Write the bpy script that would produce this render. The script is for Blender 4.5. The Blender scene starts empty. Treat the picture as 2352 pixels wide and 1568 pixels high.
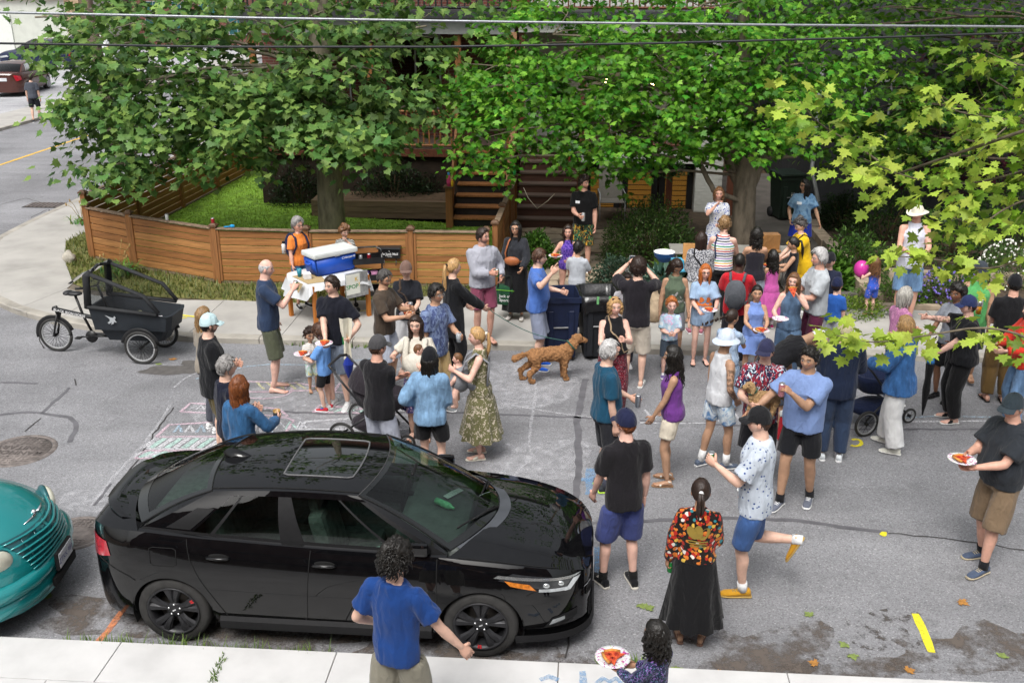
import bpy,bmesh,math,random
import numpy as np
from mathutils import Vector,Matrix,noise as mnoise
from mathutils.bvhtree import BVHTree
R =math.radians;pi =math.pi
random.seed(7);rng =np.random.default_rng(7)
sc =bpy.context.scene;COL =sc.collection
# ---------------------------------------------------------------- camera, sky, sun, exposure
CAM_H,PITCH,FPX =5.6,20.5,2300.0
cd =bpy.data.cameras.new('camera');cam =bpy.data.objects.new('camera',cd);COL.objects.link(cam)
cam.location =(0,0,CAM_H);cam.rotation_euler =(R(90-PITCH),0,0)
cd.sensor_width =36;cd.lens =FPX/2352*36;cd.clip_start =.05;cd.clip_end =2000
sc.camera =cam
wd =bpy.data.worlds.new('World');sc.world =wd;wd.use_nodes =True
nt =wd.node_tree;nt.nodes.clear()
sky =nt.nodes.new('ShaderNodeTexSky');sky.sky_type ='NISHITA';sky.sun_disc =False
SUN_EL,SUN_AZ =58,200
sky.sun_elevation =R(SUN_EL);sky.sun_rotation =R(SUN_AZ);sky.air_density =1.6;sky.dust_density =6;sky.ozone_density =1
hsv =nt.nodes.new('ShaderNodeHueSaturation');hsv.inputs['Saturation'].default_value =.24
bg =nt.nodes.new('ShaderNodeBackground');bg.inputs['Strength'].default_value =.12
wo =nt.nodes.new('ShaderNodeOutputWorld')
nt.links.new(sky.outputs[0],hsv.inputs['Color']);nt.links.new(hsv.outputs[0],bg.inputs[0]);nt.links.new(bg.outputs[0],wo.inputs[0])
sl =bpy.data.lights.new('sun','SUN');sl.energy =1.5;sl.angle =R(25);sl.color =(1,.985,.96)
so =bpy.data.objects.new('sun',sl);COL.objects.link(so)
so.rotation_euler =(R(90-SUN_EL),0,R(180-SUN_AZ));so.location =(0,0,30)
sc.view_settings.view_transform ='Standard';sc.view_settings.look ='None'
sc.view_settings.gamma =1;sc.view_settings.use_curve_mapping =False
sc.view_settings.exposure =0.55
sc.render.engine ='CYCLES'
sc.cycles.use_denoising =True;sc.cycles.max_bounces =6;sc.cycles.transparent_max_bounces =12
sc.cycles.sample_clamp_indirect =6
# ---------------------------------------------------------------- layout helpers
TH =R(PITCH)
def at(px,py,z=0.0):
 """a spot of the place read off the photograph: the point of the level plane z seen there"""
 d =Vector((px-1176,FPX*math.cos(TH)-(py-784)*math.sin(TH),-(FPX*math.sin(TH)+(py-784)*math.cos(TH))))
 t =(z-CAM_H)/d.z
 return Vector((d.x*t,d.y*t,z))
SA =R(4.1)
MS =Matrix.Translation((0,14.78,0)) @ Matrix.Rotation(-SA,4,'Z')
def S(u,v,z=0.0):return MS @ Vector((u,v,z))
# ---------------------------------------------------------------- object helpers
def tag(o,label=None,cat=None,group=None,kind=None):
 if label:o['label'] =label
 if cat:o['category'] =cat
 if group:o['group'] =group
 if kind:o['kind'] =kind
 return o
def empty(name,loc=(0,0,0),rz=0.0,label=None,cat=None,group=None,mat=None):
 o =bpy.data.objects.new(name,None);COL.objects.link(o);o.empty_display_size =.1
 if mat is not None:o.matrix_world =mat
 else:o.location =loc;o.rotation_euler =(0,0,rz)
 return tag(o,label,cat,group)
def mesh(name,verts,faces,mats,parent=None,smooth=False,midx=None,col=None,loc=None,rz=0):
 me =bpy.data.meshes.new(name)
 me.from_pydata([tuple(map(float,v)) for v in verts] if not isinstance(verts,np.ndarray) else verts.tolist(),[],faces if isinstance(faces,list) else faces.tolist())
 if not isinstance(mats,(list,tuple)):mats =[mats]
 for m in mats:me.materials.append(m)
 if midx is not None:me.polygons.foreach_set('material_index',midx)
 if smooth:me.polygons.foreach_set('use_smooth',[True]*len(me.polygons))
 if col is not None:
  a =me.color_attributes.new('Col','FLOAT_COLOR','POINT')
  c =np.ones((len(me.vertices),4),'f');c[:,:3] =col;a.data.foreach_set('color',c.ravel())
 me.update()
 o =bpy.data.objects.new(name,me);COL.objects.link(o)
 if parent is not None:o.parent =parent
 if loc is not None:o.location =loc;o.rotation_euler =(0,0,rz)
 return o
def link_copy(o,parent,loc=None,rot=None,scale=None,name=None):
 c =o.copy();COL.objects.link(c);c.parent =parent
 if loc is not None:c.location =loc
 if rot is not None:c.rotation_euler =rot
 if scale is not None:c.scale =scale
 return c
def frame(d):
 d =Vector(d).normalized();a =Vector((0,0,1)) if abs(d.z) < .9 else Vector((0,1,0))
 s =d.cross(a).normalized();return s,s.cross(d).normalized(),d
class MB:
 """collects faces, then links them as one mesh object"""
 def __init__(s):s.v =[];s.f =[];s.m =[];s.sm =[]
 def add(s,v,f,m=0,sm=False):
  n =len(s.v);s.v +=[tuple(p) for p in v];s.f +=[tuple(i+n for i in q) for q in f];s.m +=[m]*len(f);s.sm +=[sm]*len(f);return s
 def box(s,c,d,m=0,rot=None,taper=1.0):
  x,y,z =d[0]/2,d[1]/2,d[2]/2;t =taper
  P =[(-x,-y,-z),(x,-y,-z),(x,y,-z),(-x,y,-z),(-x*t,-y*t,z),(x*t,-y*t,z),(x*t,y*t,z),(-x*t,y*t,z)]
  c =Vector(c)
  P =[c+((rot @ Vector(p)) if rot is not None else Vector(p)) for p in P]
  return s.add(P,[(3,2,1,0),(4,5,6,7),(0,1,5,4),(1,2,6,5),(2,3,7,6),(3,0,4,7)],m)
 def bbox(s,c,d,b=.01,m=0,rot=None):
  """box with chamfered edges"""
  x,y,z =d[0]/2,d[1]/2,d[2]/2;bm =bmesh.new();bmesh.ops.create_cube(bm,size=1)
  for v in bm.verts:v.co =Vector((v.co.x*2*x,v.co.y*2*y,v.co.z*2*z))
  bmesh.ops.bevel(bm,geom=list(bm.edges),offset=min(b,x*.9,y*.9,z*.9),segments=2 if b > .02 else 1,affect='EDGES',profile=.6)
  c =Vector(c);P =[c+((rot @ v.co) if rot is not None else v.co) for v in bm.verts]
  F =[[v.index for v in f.verts] for f in bm.faces];bm.free()
  return s.add(P,F,m,False)
 def tube(s,pts,r,n=8,m=0,sm=True,cap=True,flat=1.0):
  pts =[Vector(p) for p in pts];k =len(pts);r =[r]*k if isinstance(r,(int,float)) else r
  V =[];up =None
  for i,p in enumerate(pts):
   d =(pts[min(i+1,k-1)]-pts[max(i-1,0)])
   if d.length < 1e-9:d =Vector((0,0,1))
   d.normalize()
   if up is None:a =frame(d)[0];b =d.cross(a)
   else:
    a =(up-d*up.dot(d));a =a.normalized() if a.length > 1e-6 else frame(d)[0];b =d.cross(a)
   up =a
   for j in range(n):
    t =2*pi*j/n;V.append(p+a*(math.cos(t)*r[i])+b*(math.sin(t)*r[i]*flat))
  F =[(i*n+j,i*n+(j+1) % n,(i+1)*n+(j+1) % n,(i+1)*n+j) for i in range(k-1) for j in range(n)]
  if cap:F +=[tuple(range(n-1,-1,-1)),tuple((k-1)*n+j for j in range(n))]
  return s.add(V,F,m,sm)
 def lathe(s,prof,n=16,m=0,c=(0,0,0),sm=True,cap=False,sx=1,sy=1):
  V =[(c[0]+r*sx*math.cos(2*pi*j/n),c[1]+r*sy*math.sin(2*pi*j/n),c[2]+z) for r,z in prof for j in range(n)]
  k =len(prof)
  F =[(i*n+j,i*n+(j+1) % n,(i+1)*n+(j+1) % n,(i+1)*n+j) for i in range(k-1) for j in range(n)]
  if cap:F +=[tuple(range(n-1,-1,-1)),tuple((k-1)*n+j for j in range(n))]
  return s.add(V,F,m,sm)
 def prism(s,poly,z0,z1,m=0,ms=None):
  n =len(poly);V =[(x,y,z0) for x,y in poly]+[(x,y,z1) for x,y in poly]
  s.add(V,[tuple(range(n-1,-1,-1)),tuple(range(n,2*n))],m)
  return s.add(V,[(i,(i+1) % n,n+(i+1) % n,n+i) for i in range(n)],m if ms is None else ms)
 def ball(s,c,r,n=8,k=6,m=0,noise=0,seed=0):
  V =[];r =(r,r,r) if isinstance(r,(int,float)) else r
  for i in range(k+1):
   t =pi*i/k
   for j in range(n):
    p =2*pi*j/n;d =Vector((math.sin(t)*math.cos(p),math.sin(t)*math.sin(p),math.cos(t)))
    q =1+noise*mnoise.noise(d*1.7+Vector((seed*3.1,seed,0))) if noise else 1
    V.append((c[0]+d.x*r[0]*q,c[1]+d.y*r[1]*q,c[2]+d.z*r[2]*q))
  F =[(i*n+j,(i+1)*n+j,(i+1)*n+(j+1) % n,i*n+(j+1) % n) for i in range(k) for j in range(n)]
  return s.add(V,F,m,True)
 def xf(s,M):s.v =[tuple(M @ Vector(p)) for p in s.v];return s
 def build(s,name,mats,parent=None,smooth=None,**k):
  o =mesh(name,s.v,s.f,mats,parent,False,s.m,**k)
  o.data.polygons.foreach_set('use_smooth',s.sm if smooth is None else [smooth]*len(s.f))
  return o
def wmatrix(o,M):
 return o
 # ---------------------------------------------------------------- materials
_mats ={}
def sock(n,k):
 return n.inputs[k]
def newmat(name):
 m =bpy.data.materials.new(name);m.use_nodes =True;nt =m.node_tree
 return m,nt,nt.nodes['Principled BSDF']
def ramp(nt,stops,interp='LINEAR'):
 r =nt.nodes.new('ShaderNodeValToRGB');e =r.color_ramp;e.interpolation =interp
 while len(e.elements) < len(stops):e.elements.new(.5)
 for q,(p,c) in zip(e.elements,stops):q.position =p;q.color =(*c[:3],1)
 return r
def coords(nt,scale=(1,1,1),kind='Object',rot=(0,0,0)):
 t =nt.nodes.new('ShaderNodeTexCoord');mp =nt.nodes.new('ShaderNodeMapping')
 mp.inputs['Scale'].default_value =scale;mp.inputs['Rotation'].default_value =rot
 nt.links.new(t.outputs[kind],mp.inputs[0]);return mp.outputs[0]
def noise_n(nt,vec,scale,detail=3,rough=.55,dist=0):
 n =nt.nodes.new('ShaderNodeTexNoise');n.inputs['Scale'].default_value =scale;n.inputs['Detail'].default_value =detail
 n.inputs['Roughness'].default_value =rough;n.inputs['Distortion'].default_value =dist
 nt.links.new(vec,n.inputs['Vector']);return n
def mixc(nt,fac,a,b,mode='MIX'):
 x =nt.nodes.new('ShaderNodeMix');x.data_type ='RGBA';x.blend_type =mode
 for i,v in ((0,fac),(6,a),(7,b)):
  if hasattr(v,'is_output'):nt.links.new(v,x.inputs[i])
  elif isinstance(v,(int,float)):x.inputs[i].default_value =v
  else:x.inputs[i].default_value =(*v[:3],1)
 return x.outputs[2]
def bump(nt,p,h,strength=.3,dist=.01):
 b =nt.nodes.new('ShaderNodeBump');b.inputs['Strength'].default_value =strength;b.inputs['Distance'].default_value =dist
 nt.links.new(h,b.inputs['Height']);nt.links.new(b.outputs[0],p.inputs['Normal'])
def shade(c,k):return tuple(min(1,max(0,x*k)) for x in c[:3])
def srgb(h):
 if isinstance(h,str):h =[int(h[i:i+2],16)/255 for i in (0,2,4)]
 return tuple(x/12.92 if x <=.04045 else ((x+.055)/1.055)**2.4 for x in h)
def M(name,col,rough=.7,var=.12,vs=6.0,bmp=0,bs=60.0,metal=0,coat=0,spec=.4,emit=0,stretch=(1,1,1),detail=3,alpha=1,trans=0,kind='Object'):
 if name in _mats:return _mats[name]
 m,nt,p =newmat(name);_mats[name] =m
 if isinstance(col,str):col =srgb(col)
 p.inputs['Roughness'].default_value =rough;p.inputs['Metallic'].default_value =metal
 p.inputs['Specular IOR Level'].default_value =spec
 if coat:p.inputs['Coat Weight'].default_value =coat;p.inputs['Coat Roughness'].default_value =.03
 vec =coords(nt,stretch,kind)
 if var:
  n =noise_n(nt,vec,vs,detail)
  r =ramp(nt,[(.3,shade(col,1-var*1.6)),(.5,col),(.72,shade(col,1+var*1.3))]);nt.links.new(n.outputs[0],r.inputs[0])
  nt.links.new(r.outputs[0],p.inputs['Base Color'])
 else:p.inputs['Base Color'].default_value =(*col,1)
 if bmp:
  n2 =noise_n(nt,vec,bs,3);bump(nt,p,n2.outputs[0],bmp)
 if emit:p.inputs['Emission Color'].default_value =(*col,1);p.inputs['Emission Strength'].default_value =emit
 if alpha < 1:p.inputs['Alpha'].default_value =alpha
 if trans:p.inputs['Transmission Weight'].default_value =trans
 return m
def wood(name,col,axis=0,rough=.65):
 st =[9,9,9];st[axis] =.7
 return M(name,col,rough,.2,3.2,.25,10,stretch=tuple(st),detail=5)
def vcol(name,rough=.6,trans=.0,spec=.35,var=.1,vs=30,bmp=0):
 """colour from the mesh's own Col attribute"""
 m,nt,p =newmat(name);a =nt.nodes.new('ShaderNodeAttribute');a.attribute_name ='Col'
 n =noise_n(nt,coords(nt),vs,3);r =ramp(nt,[(.3,(1-var,)*3),(.7,(1+var,)*3)]);nt.links.new(n.outputs[0],r.inputs[0])
 c =mixc(nt,1.0,a.outputs['Color'],r.outputs[0],'MULTIPLY')
 nt.links.new(c,p.inputs['Base Color']);p.inputs['Roughness'].default_value =rough;p.inputs['Specular IOR Level'].default_value =spec
 if trans:
  t =nt.nodes.new('ShaderNodeBsdfTranslucent');nt.links.new(c,t.inputs[0]);mx =nt.nodes.new('ShaderNodeMixShader');mx.inputs[0].default_value =trans
  out =nt.nodes['Material Output'];nt.links.new(p.outputs[0],mx.inputs[1]);nt.links.new(t.outputs[0],mx.inputs[2]);nt.links.new(mx.outputs[0],out.inputs[0])
 if bmp:bump(nt,p,noise_n(nt,coords(nt),90,2).outputs[0],bmp)
 return m
 # ---- scratch scene used only while shaping meshes (voxel union of overlapping tubes, lettering)
_ts =bpy.data.scenes.new('scratch');_td =_ts.view_layers[0]
_to =bpy.data.objects.new('scratch',bpy.data.meshes.new('scratch'));_ts.collection.objects.link(_to)
_rm =_to.modifiers.new('r','REMESH');_rm.mode ='VOXEL';_rm.use_smooth_shade =True
_sm =_to.modifiers.new('s','SMOOTH');_sm.factor =.5
def fuse(V,F,voxel,it=3):
 """one continuous closed skin over overlapping closed pieces"""
 me =bpy.data.meshes.new('t');me.from_pydata([tuple(v) for v in V],[],F);me.update()
 old =_to.data;_to.data =me;bpy.data.meshes.remove(old)
 _rm.voxel_size =voxel;_sm.iterations =it
 _td.update();dg =_td.depsgraph;ev =_to.evaluated_get(dg);em =ev.to_mesh()
 n =len(em.vertices);co =np.empty(n*3,'f');em.vertices.foreach_get('co',co)
 fs =[tuple(p.vertices) for p in em.polygons];ev.to_mesh_clear()
 return co.reshape(-1,3),fs
_txt ={}
def text2d(s,size=.1,bold=0.0,shear=0.0):
 k =(s,bold,shear)
 if k not in _txt:
  cu =bpy.data.curves.new('t','FONT');cu.body =s;cu.align_x ='CENTER';cu.align_y ='CENTER';cu.resolution_u =2;cu.offset =bold;cu.shear =shear
  o =bpy.data.objects.new('t',cu);_ts.collection.objects.link(o);_td.update();dg =_td.depsgraph;ev =o.evaluated_get(dg);em =ev.to_mesh()
  _txt[k] =([(v.co.x,v.co.y) for v in em.vertices],[tuple(p.vertices) for p in em.polygons]);ev.to_mesh_clear()
  _ts.collection.objects.unlink(o);bpy.data.objects.remove(o);bpy.data.curves.remove(cu)
 v,f =_txt[k];return [(x*size,y*size) for x,y in v],f
def lettering(name,s,size,M4,mat,parent,bold=0.0,depth=.0015,shear=0.0):
 """flat letters: x right, y up in the plane of M4"""
 v,f =text2d(s,size,bold,shear)
 return mesh(name,[M4 @ Vector((x,y,depth)) for x,y in v],[list(q) for q in f],mat,parent)
def lerp(a,b,t):return a+(b-a)*t
_vr =np.random.default_rng(3);_vd =_vr.normal(0,1,(9,3));_vp =_vr.uniform(0,6.3,9)
def vnoise(P,s=0.0):
 P =np.asarray(P);q =P @ _vd.T*1.6+_vp+s;w =np.sin(q[:,:3]+1.3*np.sin(q[:,3:6]));return (w.sum(1)+.6*np.sin(q[:,6:]+w).sum(1))*.28
def carglass(name,tint,k=.9):
 if name in _mats:return _mats[name]
 m =bpy.data.materials.new(name);m.use_nodes =True;nt =m.node_tree;nt.nodes.clear();_mats[name] =m
 t =nt.nodes.new('ShaderNodeBsdfTransparent');t.inputs[0].default_value =(*tint,1);g =nt.nodes.new('ShaderNodeBsdfGlossy');g.inputs['Roughness'].default_value =.015
 fr =nt.nodes.new('ShaderNodeFresnel');fr.inputs[0].default_value =1.55;mx =nt.nodes.new('ShaderNodeMixShader');o =nt.nodes.new('ShaderNodeOutputMaterial')
 nt.links.new(fr.outputs[0],mx.inputs[0]);nt.links.new(t.outputs[0],mx.inputs[1]);nt.links.new(g.outputs[0],mx.inputs[2]);nt.links.new(mx.outputs[0],o.inputs[0]);return m
RUB =M('rubber',(.022,.022,.023),.8,.15,20);PLAST =M('black_plastic',(.012,.012,.013),.6,.1,30,spec=.2);CHROME =M('chrome',(.75,.76,.78),.12,0,metal=1);BLK =M('dark_void',(.006,.006,.006),.9,0)
TYRE =M('tyre_rubber',(.03,.029,.028),.75,.2,14,.2,120)
# ================================================================ GROUND, ROADS, PAVEMENTS
MSI =MS.inverted()
def toS(px,py,z=0.0):p =MSI @ at(px,py,z);return (p.x,p.y)
def asphalt(name,c,warm=0.0):
 m,nt,p =newmat(name);L =nt.links;v =coords(nt)
 a =noise_n(nt,v,.35,4,.6);ra =ramp(nt,[(.35,shade(c,.80)),(.5,c),(.68,shade(c,1.16))]);L.new(a.outputs[0],ra.inputs[0])
 b =nt.nodes.new('ShaderNodeTexVoronoi');b.inputs['Scale'].default_value =85;L.new(v,b.inputs['Vector']);sx =nt.nodes.new('ShaderNodeSeparateColor');L.new(b.outputs['Color'],sx.inputs[0])
 rb =ramp(nt,[(0,(.66,)*3),(.35,(.95,)*3),(.8,(1.06,)*3),(.94,(1.15,)*3),(1,(1.6,1.58,1.55))]);L.new(sx.outputs[0],rb.inputs[0])
 o =mixc(nt,1.0,ra.outputs[0],rb.outputs[0],'MULTIPLY')
 d =noise_n(nt,v,2.2,6,.7);rd =ramp(nt,[(.30,(.78,)*3),(.42,(1,)*3),(.66,(1,)*3),(.8,(1.12,)*3)]);L.new(d.outputs[0],rd.inputs[0]);o =mixc(nt,1.0,o,rd.outputs[0],'MULTIPLY')
 st =noise_n(nt,coords(nt,(.25,1.6,1)),1.1,3,.5);rs_ =ramp(nt,[(.4,(.93,)*3),(.62,(1.07,)*3)]);L.new(st.outputs[0],rs_.inputs[0]);o =mixc(nt,1.0,o,rs_.outputs[0],'MULTIPLY')
 L.new(o,p.inputs['Base Color']);p.inputs['Roughness'].default_value =.88;p.inputs['Specular IOR Level'].default_value =.25
 bump(nt,p,b.outputs['Distance'],.35,.01);return m
ASPH =asphalt('asphalt',srgb('848487'));ASPH2 =asphalt('asphalt_side',srgb('a3a3a6'))
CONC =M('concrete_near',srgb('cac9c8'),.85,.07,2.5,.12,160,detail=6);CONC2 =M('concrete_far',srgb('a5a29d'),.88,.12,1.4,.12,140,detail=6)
SOIL =M('soil',srgb('584736'),.95,.3,9,.4,60)
def stain(name,col,cover=.5,scale=9.0,rough=.9,soft=.12):
 """worn flat mark: broken up by the grain of the road"""
 if name in _mats:return _mats[name]
 m,nt,p =newmat(name);_mats[name] =m;n =noise_n(nt,coords(nt),scale,6,.75);r =ramp(nt,[(1-cover-soft,(0,)*3),(1-cover+soft,(1,)*3)]);nt.links.new(n.outputs[0],r.inputs[0])
 p.inputs['Base Color'].default_value =(*(srgb(col) if isinstance(col,str) else col),1);p.inputs['Roughness'].default_value =rough;p.inputs['Specular IOR Level'].default_value =.1
 nt.links.new(r.outputs[0],p.inputs['Alpha']);return m
def struct(name,V,F,mat,parent=None,**k):
 o =mesh(name,V,F,mat,parent,**k)
 if parent is None:o['kind'] ='structure'
 return o
struct('ground',[(-300,-120,-.06),(300,-120,-.06),(300,400,-.06),(-300,400,-.06)],[[0,1,2,3]],SOIL)
def grid_patch(name,u0,u1,v0,v1,z,mat,n=1):
 return struct(name,[S(u,v,z) for u,v in ((u0,v0),(u1,v0),(u1,v1),(u0,v1))],[[0,1,2,3]],mat)
KERB =[(-5.2,-.2),(-6.4,.02),(-7.6,.42),(-8.6,.90),(-9.6,1.65),(-10.5,2.75),(-11.2,4.1),(-11.65,5.6),(-11.75,7.2)]
road_poly =[(-90,-7.75),(70,-7.75),(70,-.2)]+KERB+[(-11.75,150),(-20.3,150),(-20.3,6.0),(-20.6,3.5),(-22.0,1.4),(-24,.2),(-90,-.2)]
ROAD =struct('road',[S(u,v,0) for u,v in road_poly],[list(range(len(road_poly)))],ASPH)
# ---- pavements: base, kerb stones, slabs
PAVE_F =empty('pavement');PAVE_F['kind'] ='structure'
inner =[toS(*q,.1) for q in ((151,555),(151,602),(168,650),(200,664),(358,681),(563,691),(691,697),(820,690),(967,682),(1100,668))]+[(.2,2.2),(2.2,2.15),(4.6,2.1),(6.6,1.95),(70,1.95)]
inner =[(-9.9,150),(-9.9,12)]+inner
outer =[(-11.75,150),(-11.75,12)]+list(reversed(KERB))+[(0,-.2),(70,-.2)]
pv =[S(u,v,.085) for u,v in outer]+[S(u,v,.085) for u,v in reversed(inner)]
mesh('pavement_bed',pv,[list(range(len(pv)))],M('joint_dirt',srgb('6a6156'),.95,.3,8),PAVE_F)
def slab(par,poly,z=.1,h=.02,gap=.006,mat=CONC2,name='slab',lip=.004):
 c =(sum(p[0] for p in poly)/len(poly),sum(p[1] for p in poly)/len(poly));q =[Vector((p[0]-c[0],p[1]-c[1])) for p in poly]
 def ins(d):return [(c[0]+v.x*(1-d/max(v.length,.01)),c[1]+v.y*(1-d/max(v.length,.01))) for v in q]
 a,b =ins(gap),ins(gap+lip);n =len(poly)
 V =[S(u,v,z-h) for u,v in a]+[S(u,v,z-lip) for u,v in a]+[S(u,v,z) for u,v in b]
 F =[[k*n+i,k*n+(i+1) % n,(k+1)*n+(i+1) % n,(k+1)*n+i] for k in range(2) for i in range(n)]+[[2*n+i for i in range(n)]]
 return mesh(name,V,F,mat,par)
def vin(u):return float(np.interp(u,[p[0] for p in inner[3:]],[p[1] for p in inner[3:]]))
us =[-5.2+1.52*i for i in range(17)]
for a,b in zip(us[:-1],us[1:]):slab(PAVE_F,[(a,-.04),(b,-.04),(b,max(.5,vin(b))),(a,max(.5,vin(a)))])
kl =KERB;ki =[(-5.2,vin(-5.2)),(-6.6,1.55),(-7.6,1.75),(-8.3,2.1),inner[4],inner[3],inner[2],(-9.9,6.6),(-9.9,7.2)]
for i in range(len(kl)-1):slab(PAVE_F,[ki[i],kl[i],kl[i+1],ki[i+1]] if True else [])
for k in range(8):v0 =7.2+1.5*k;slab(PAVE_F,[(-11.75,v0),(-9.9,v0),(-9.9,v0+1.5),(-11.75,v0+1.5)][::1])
kmat =M('kerb_concrete',srgb('9f9a91'),.9,.15,3,.15,90)
def kerb_run(par,pts,z=.1,w=.16,step=1.5,out=-1):
 L =[0]
 for a,b in zip(pts[:-1],pts[1:]):L.append(L[-1]+math.dist(a,b))
 def P(d):i =max(0,min(len(L)-2,int(np.searchsorted(L,d))-1));t =(d-L[i])/(L[i+1]-L[i]);return lerp(pts[i][0],pts[i+1][0],t),lerp(pts[i][1],pts[i+1][1],t)
 n =int(L[-1]/step)
 for k in range(n):
  V =[];m =3
  for j in range(m+1):
   d =(k+j/m)*step+(.006 if j ==0 else -.006 if j ==m else 0);u,v =P(d);u2,v2 =P(min(L[-1],d+.02));t =math.hypot(u2-u,v2-v) or 1;nx,ny =-(v2-v)/t*out,(u2-u)/t*out
   V +=[S(u+nx*.012,v+ny*.012,-.02),S(u+nx*.012,v+ny*.012,z-.018),S(u-nx*.01,v-ny*.01,z+.003),S(u-nx*w,v-ny*w,z+.003),S(u-nx*w,v-ny*w,-.02)]
  F =[[5*j+i,5*j+i+1,5*j+6+i,5*j+5+i] for j in range(m) for i in range(4)]+[[0,1,2,3,4],[5*m+i for i in (4,3,2,1,0)]]
  mesh('kerb_stone',V,F,kmat,par)
kerb_run(PAVE_F,[(20,-.2),(-5.2,-.2)]+KERB[1:]+[(-11.75,16)],out=1)
PAVE_N =empty('pavement');PAVE_N['kind'] ='structure'
mesh('pavement_bed',[S(u,v,.085) for u,v in ((-40,-12.6),(40,-12.6),(40,-7.78),(-40,-7.78))],[[0,1,2,3]],_mats['joint_dirt'],PAVE_N)
for i,u0 in enumerate([-6.65+1.9*k for k in range(8)]):
 slab(PAVE_N,[(u0,-8.28),(u0+1.9,-8.28),(u0+1.9,-7.76),(u0,-7.76)],mat=CONC,gap=.004,z=.104);
 for v0,v1 in ((-10.2,-8.28),(-12.1,-10.2)):slab(PAVE_N,[(u0-.4,v0),(u0+1.5,v0),(u0+1.5,v1),(u0-.4,v1)],mat=CONC,gap=.004,z=.104)
mb =MB();
for k in range(8):pass
mesh('kerb_face',[S(u,v,z) for u,v,z in ((-40,-7.755,-.02),(40,-7.755,-.02),(40,-7.765,.092),(-40,-7.765,.092))],[[3,2,1,0]],kmat,PAVE_N)
PAVE_X =empty('pavement');PAVE_X['kind'] ='structure'
mesh('pavement_bed',[S(u,v,.09) for u,v in ((-22.3,4),(-20.3,6.0),(-20.3,150),(-22.3,150))],[[0,1,2,3]],CONC2,PAVE_X)
kerb_run(PAVE_X,[(-20.3,8),(-20.3,75)],out=1,step=3)
mesh('grass_verge',[S(u,v,.06) for u,v in ((-60,4),(-22.3,4),(-22.3,20),(-60,20))],[[0,1,2,3]],M('verge',srgb('5d6b3a'),.95,.35,5),PAVE_X)
mesh('forecourt',[S(u,v,.05) for u,v in ((-80,20),(-22.3,20),(-22.3,150),(-80,150))],[[0,1,2,3]],ASPH2,PAVE_X)
# ---- marks on the road: tar seals, cracks, paint, chalk (flat, each a thin sheet on the road)
def ribbon(name,pts,w,mat,z=.004,par=ROAD,jit=.0,px=True,seed=1,taper=False):
 rd =random.Random(seed);P =[at(*p,z) if px else S(p[0],p[1],z) for p in pts];Q =[]
 for a,b in zip(P[:-1],P[1:]):
  n =max(1,int((b-a).length/.12));Q +=[a.lerp(b,i/n) for i in range(n)]
 Q.append(P[-1]);V =[];n =len(Q)
 for i,p in enumerate(Q):
  d =(Q[min(i+1,n-1)]-Q[max(i-1,0)]).normalized();s =Vector((-d.y,d.x,0));ww =w*rd.uniform(.8,1.2)*(1 if not taper else math.sin(pi*(i+.5)/n)**.4);o =s*rd.uniform(-jit,jit);V +=[p+o+s*ww/2,p+o-s*ww/2]
 return mesh(name,V,[[2*i+1,2*i+3,2*i+2,2*i] for i in range(n-1)],mat,par)
TAR =M('tar',srgb('626165'),.8,.15,6,.1,60);CRK =M('crack',srgb('3d3b3b'),.95,.2,10)
for k,(pts,w) in enumerate([([(1345,870),(1325,960),(1330,1060),(1318,1180),(1322,1260)],.085),([(560,940),(760,950),(1000,945),(1330,958),(1600,972),(1900,985),(2352,985)],.05),
([(1340,1200),(1700,1188),(1830,1195),(1960,1213),(2040,1222)],.06),([(0,952),(60,945),(110,950),(160,958),(175,970),(172,990),(160,1015)],.06),([(95,948),(160,890)],.05),([(0,878),(85,880)],.05),([(215,1160),(240,1130),(255,1110)],.04)]):
 ribbon('tar_seal',pts,w,TAR,.004,jit=.012,seed=k)
for k,pts in enumerate([[(400,935),(360,985),(320,1050),(290,1085),(250,1140)],[(2040,1222),(2130,1232),(2210,1240),(2352,1262)],[(1308,1420),(1302,1450),(1304,1480),(1298,1510)],[(0,470),(60,455),(110,470),(200,462)],[(88,755),(95,790),(100,800)],[(170,870),(172,885)],[(60,990),(95,960)],[(70,500),(110,480),(125,500)]]):
 ribbon('crack',pts,.018,CRK,.005,jit=.018,seed=k+30)
CHALK_W =stain('chalk_white','dedee2',.50,30,soft=.2);CHALK_P =stain('chalk_pink','dcc2ce',.52,30,soft=.2);CHALK_G =stain('chalk_mint','c0e0d6',.52,26,soft=.22);CHALK_Y =stain('chalk_yellow','d6d2a6',.5,30,soft=.2);CHALK_B =stain('chalk_blue','b8cfe0',.45,26,soft=.2);DUST =stain('chalk_dust','c4c4c8',.40,7,soft=.2)
def chalk(pts,mat=CHALK_W,w=.035,seed=1):return ribbon('chalk_line',pts,w*1.2,mat,.006,jit=.006,seed=seed)
boxes =[[(415,945),(437,925),(640,938),(660,955)],[(358,1003),(388,975),(655,958),(675,965),(655,995),(620,1000)],[(340,1030),(360,1004),(600,1004),(590,1030)],[(310,1052),(335,1034),(540,1034),(520,1052)],
[(718,945),(735,930),(850,940),(905,950)],[(688,985),(702,968),(830,958),(960,970),(975,985)],[(560,875),(690,880),(760,895),(560,900)],[(765,900),(780,880),(890,885),(900,905)]]
for k,b in enumerate(boxes):chalk(b+[b[0]],CHALK_P if k % 3 !=2 else CHALK_W,.035,k)
for b in (boxes[2],boxes[3]):
 for i in range(13):t =i/13;x0 =lerp(b[1][0],b[2][0],t);chalk([(x0,b[1][1]+2),(x0-32,b[0][1]-2)],CHALK_G if i % 2 else CHALK_W,.06,i)
for i in range(9):chalk([(400+i*26,992),(412+i*26,975),(418+i*26,992)],CHALK_W if i % 2 else CHALK_B,.03,i)
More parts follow.
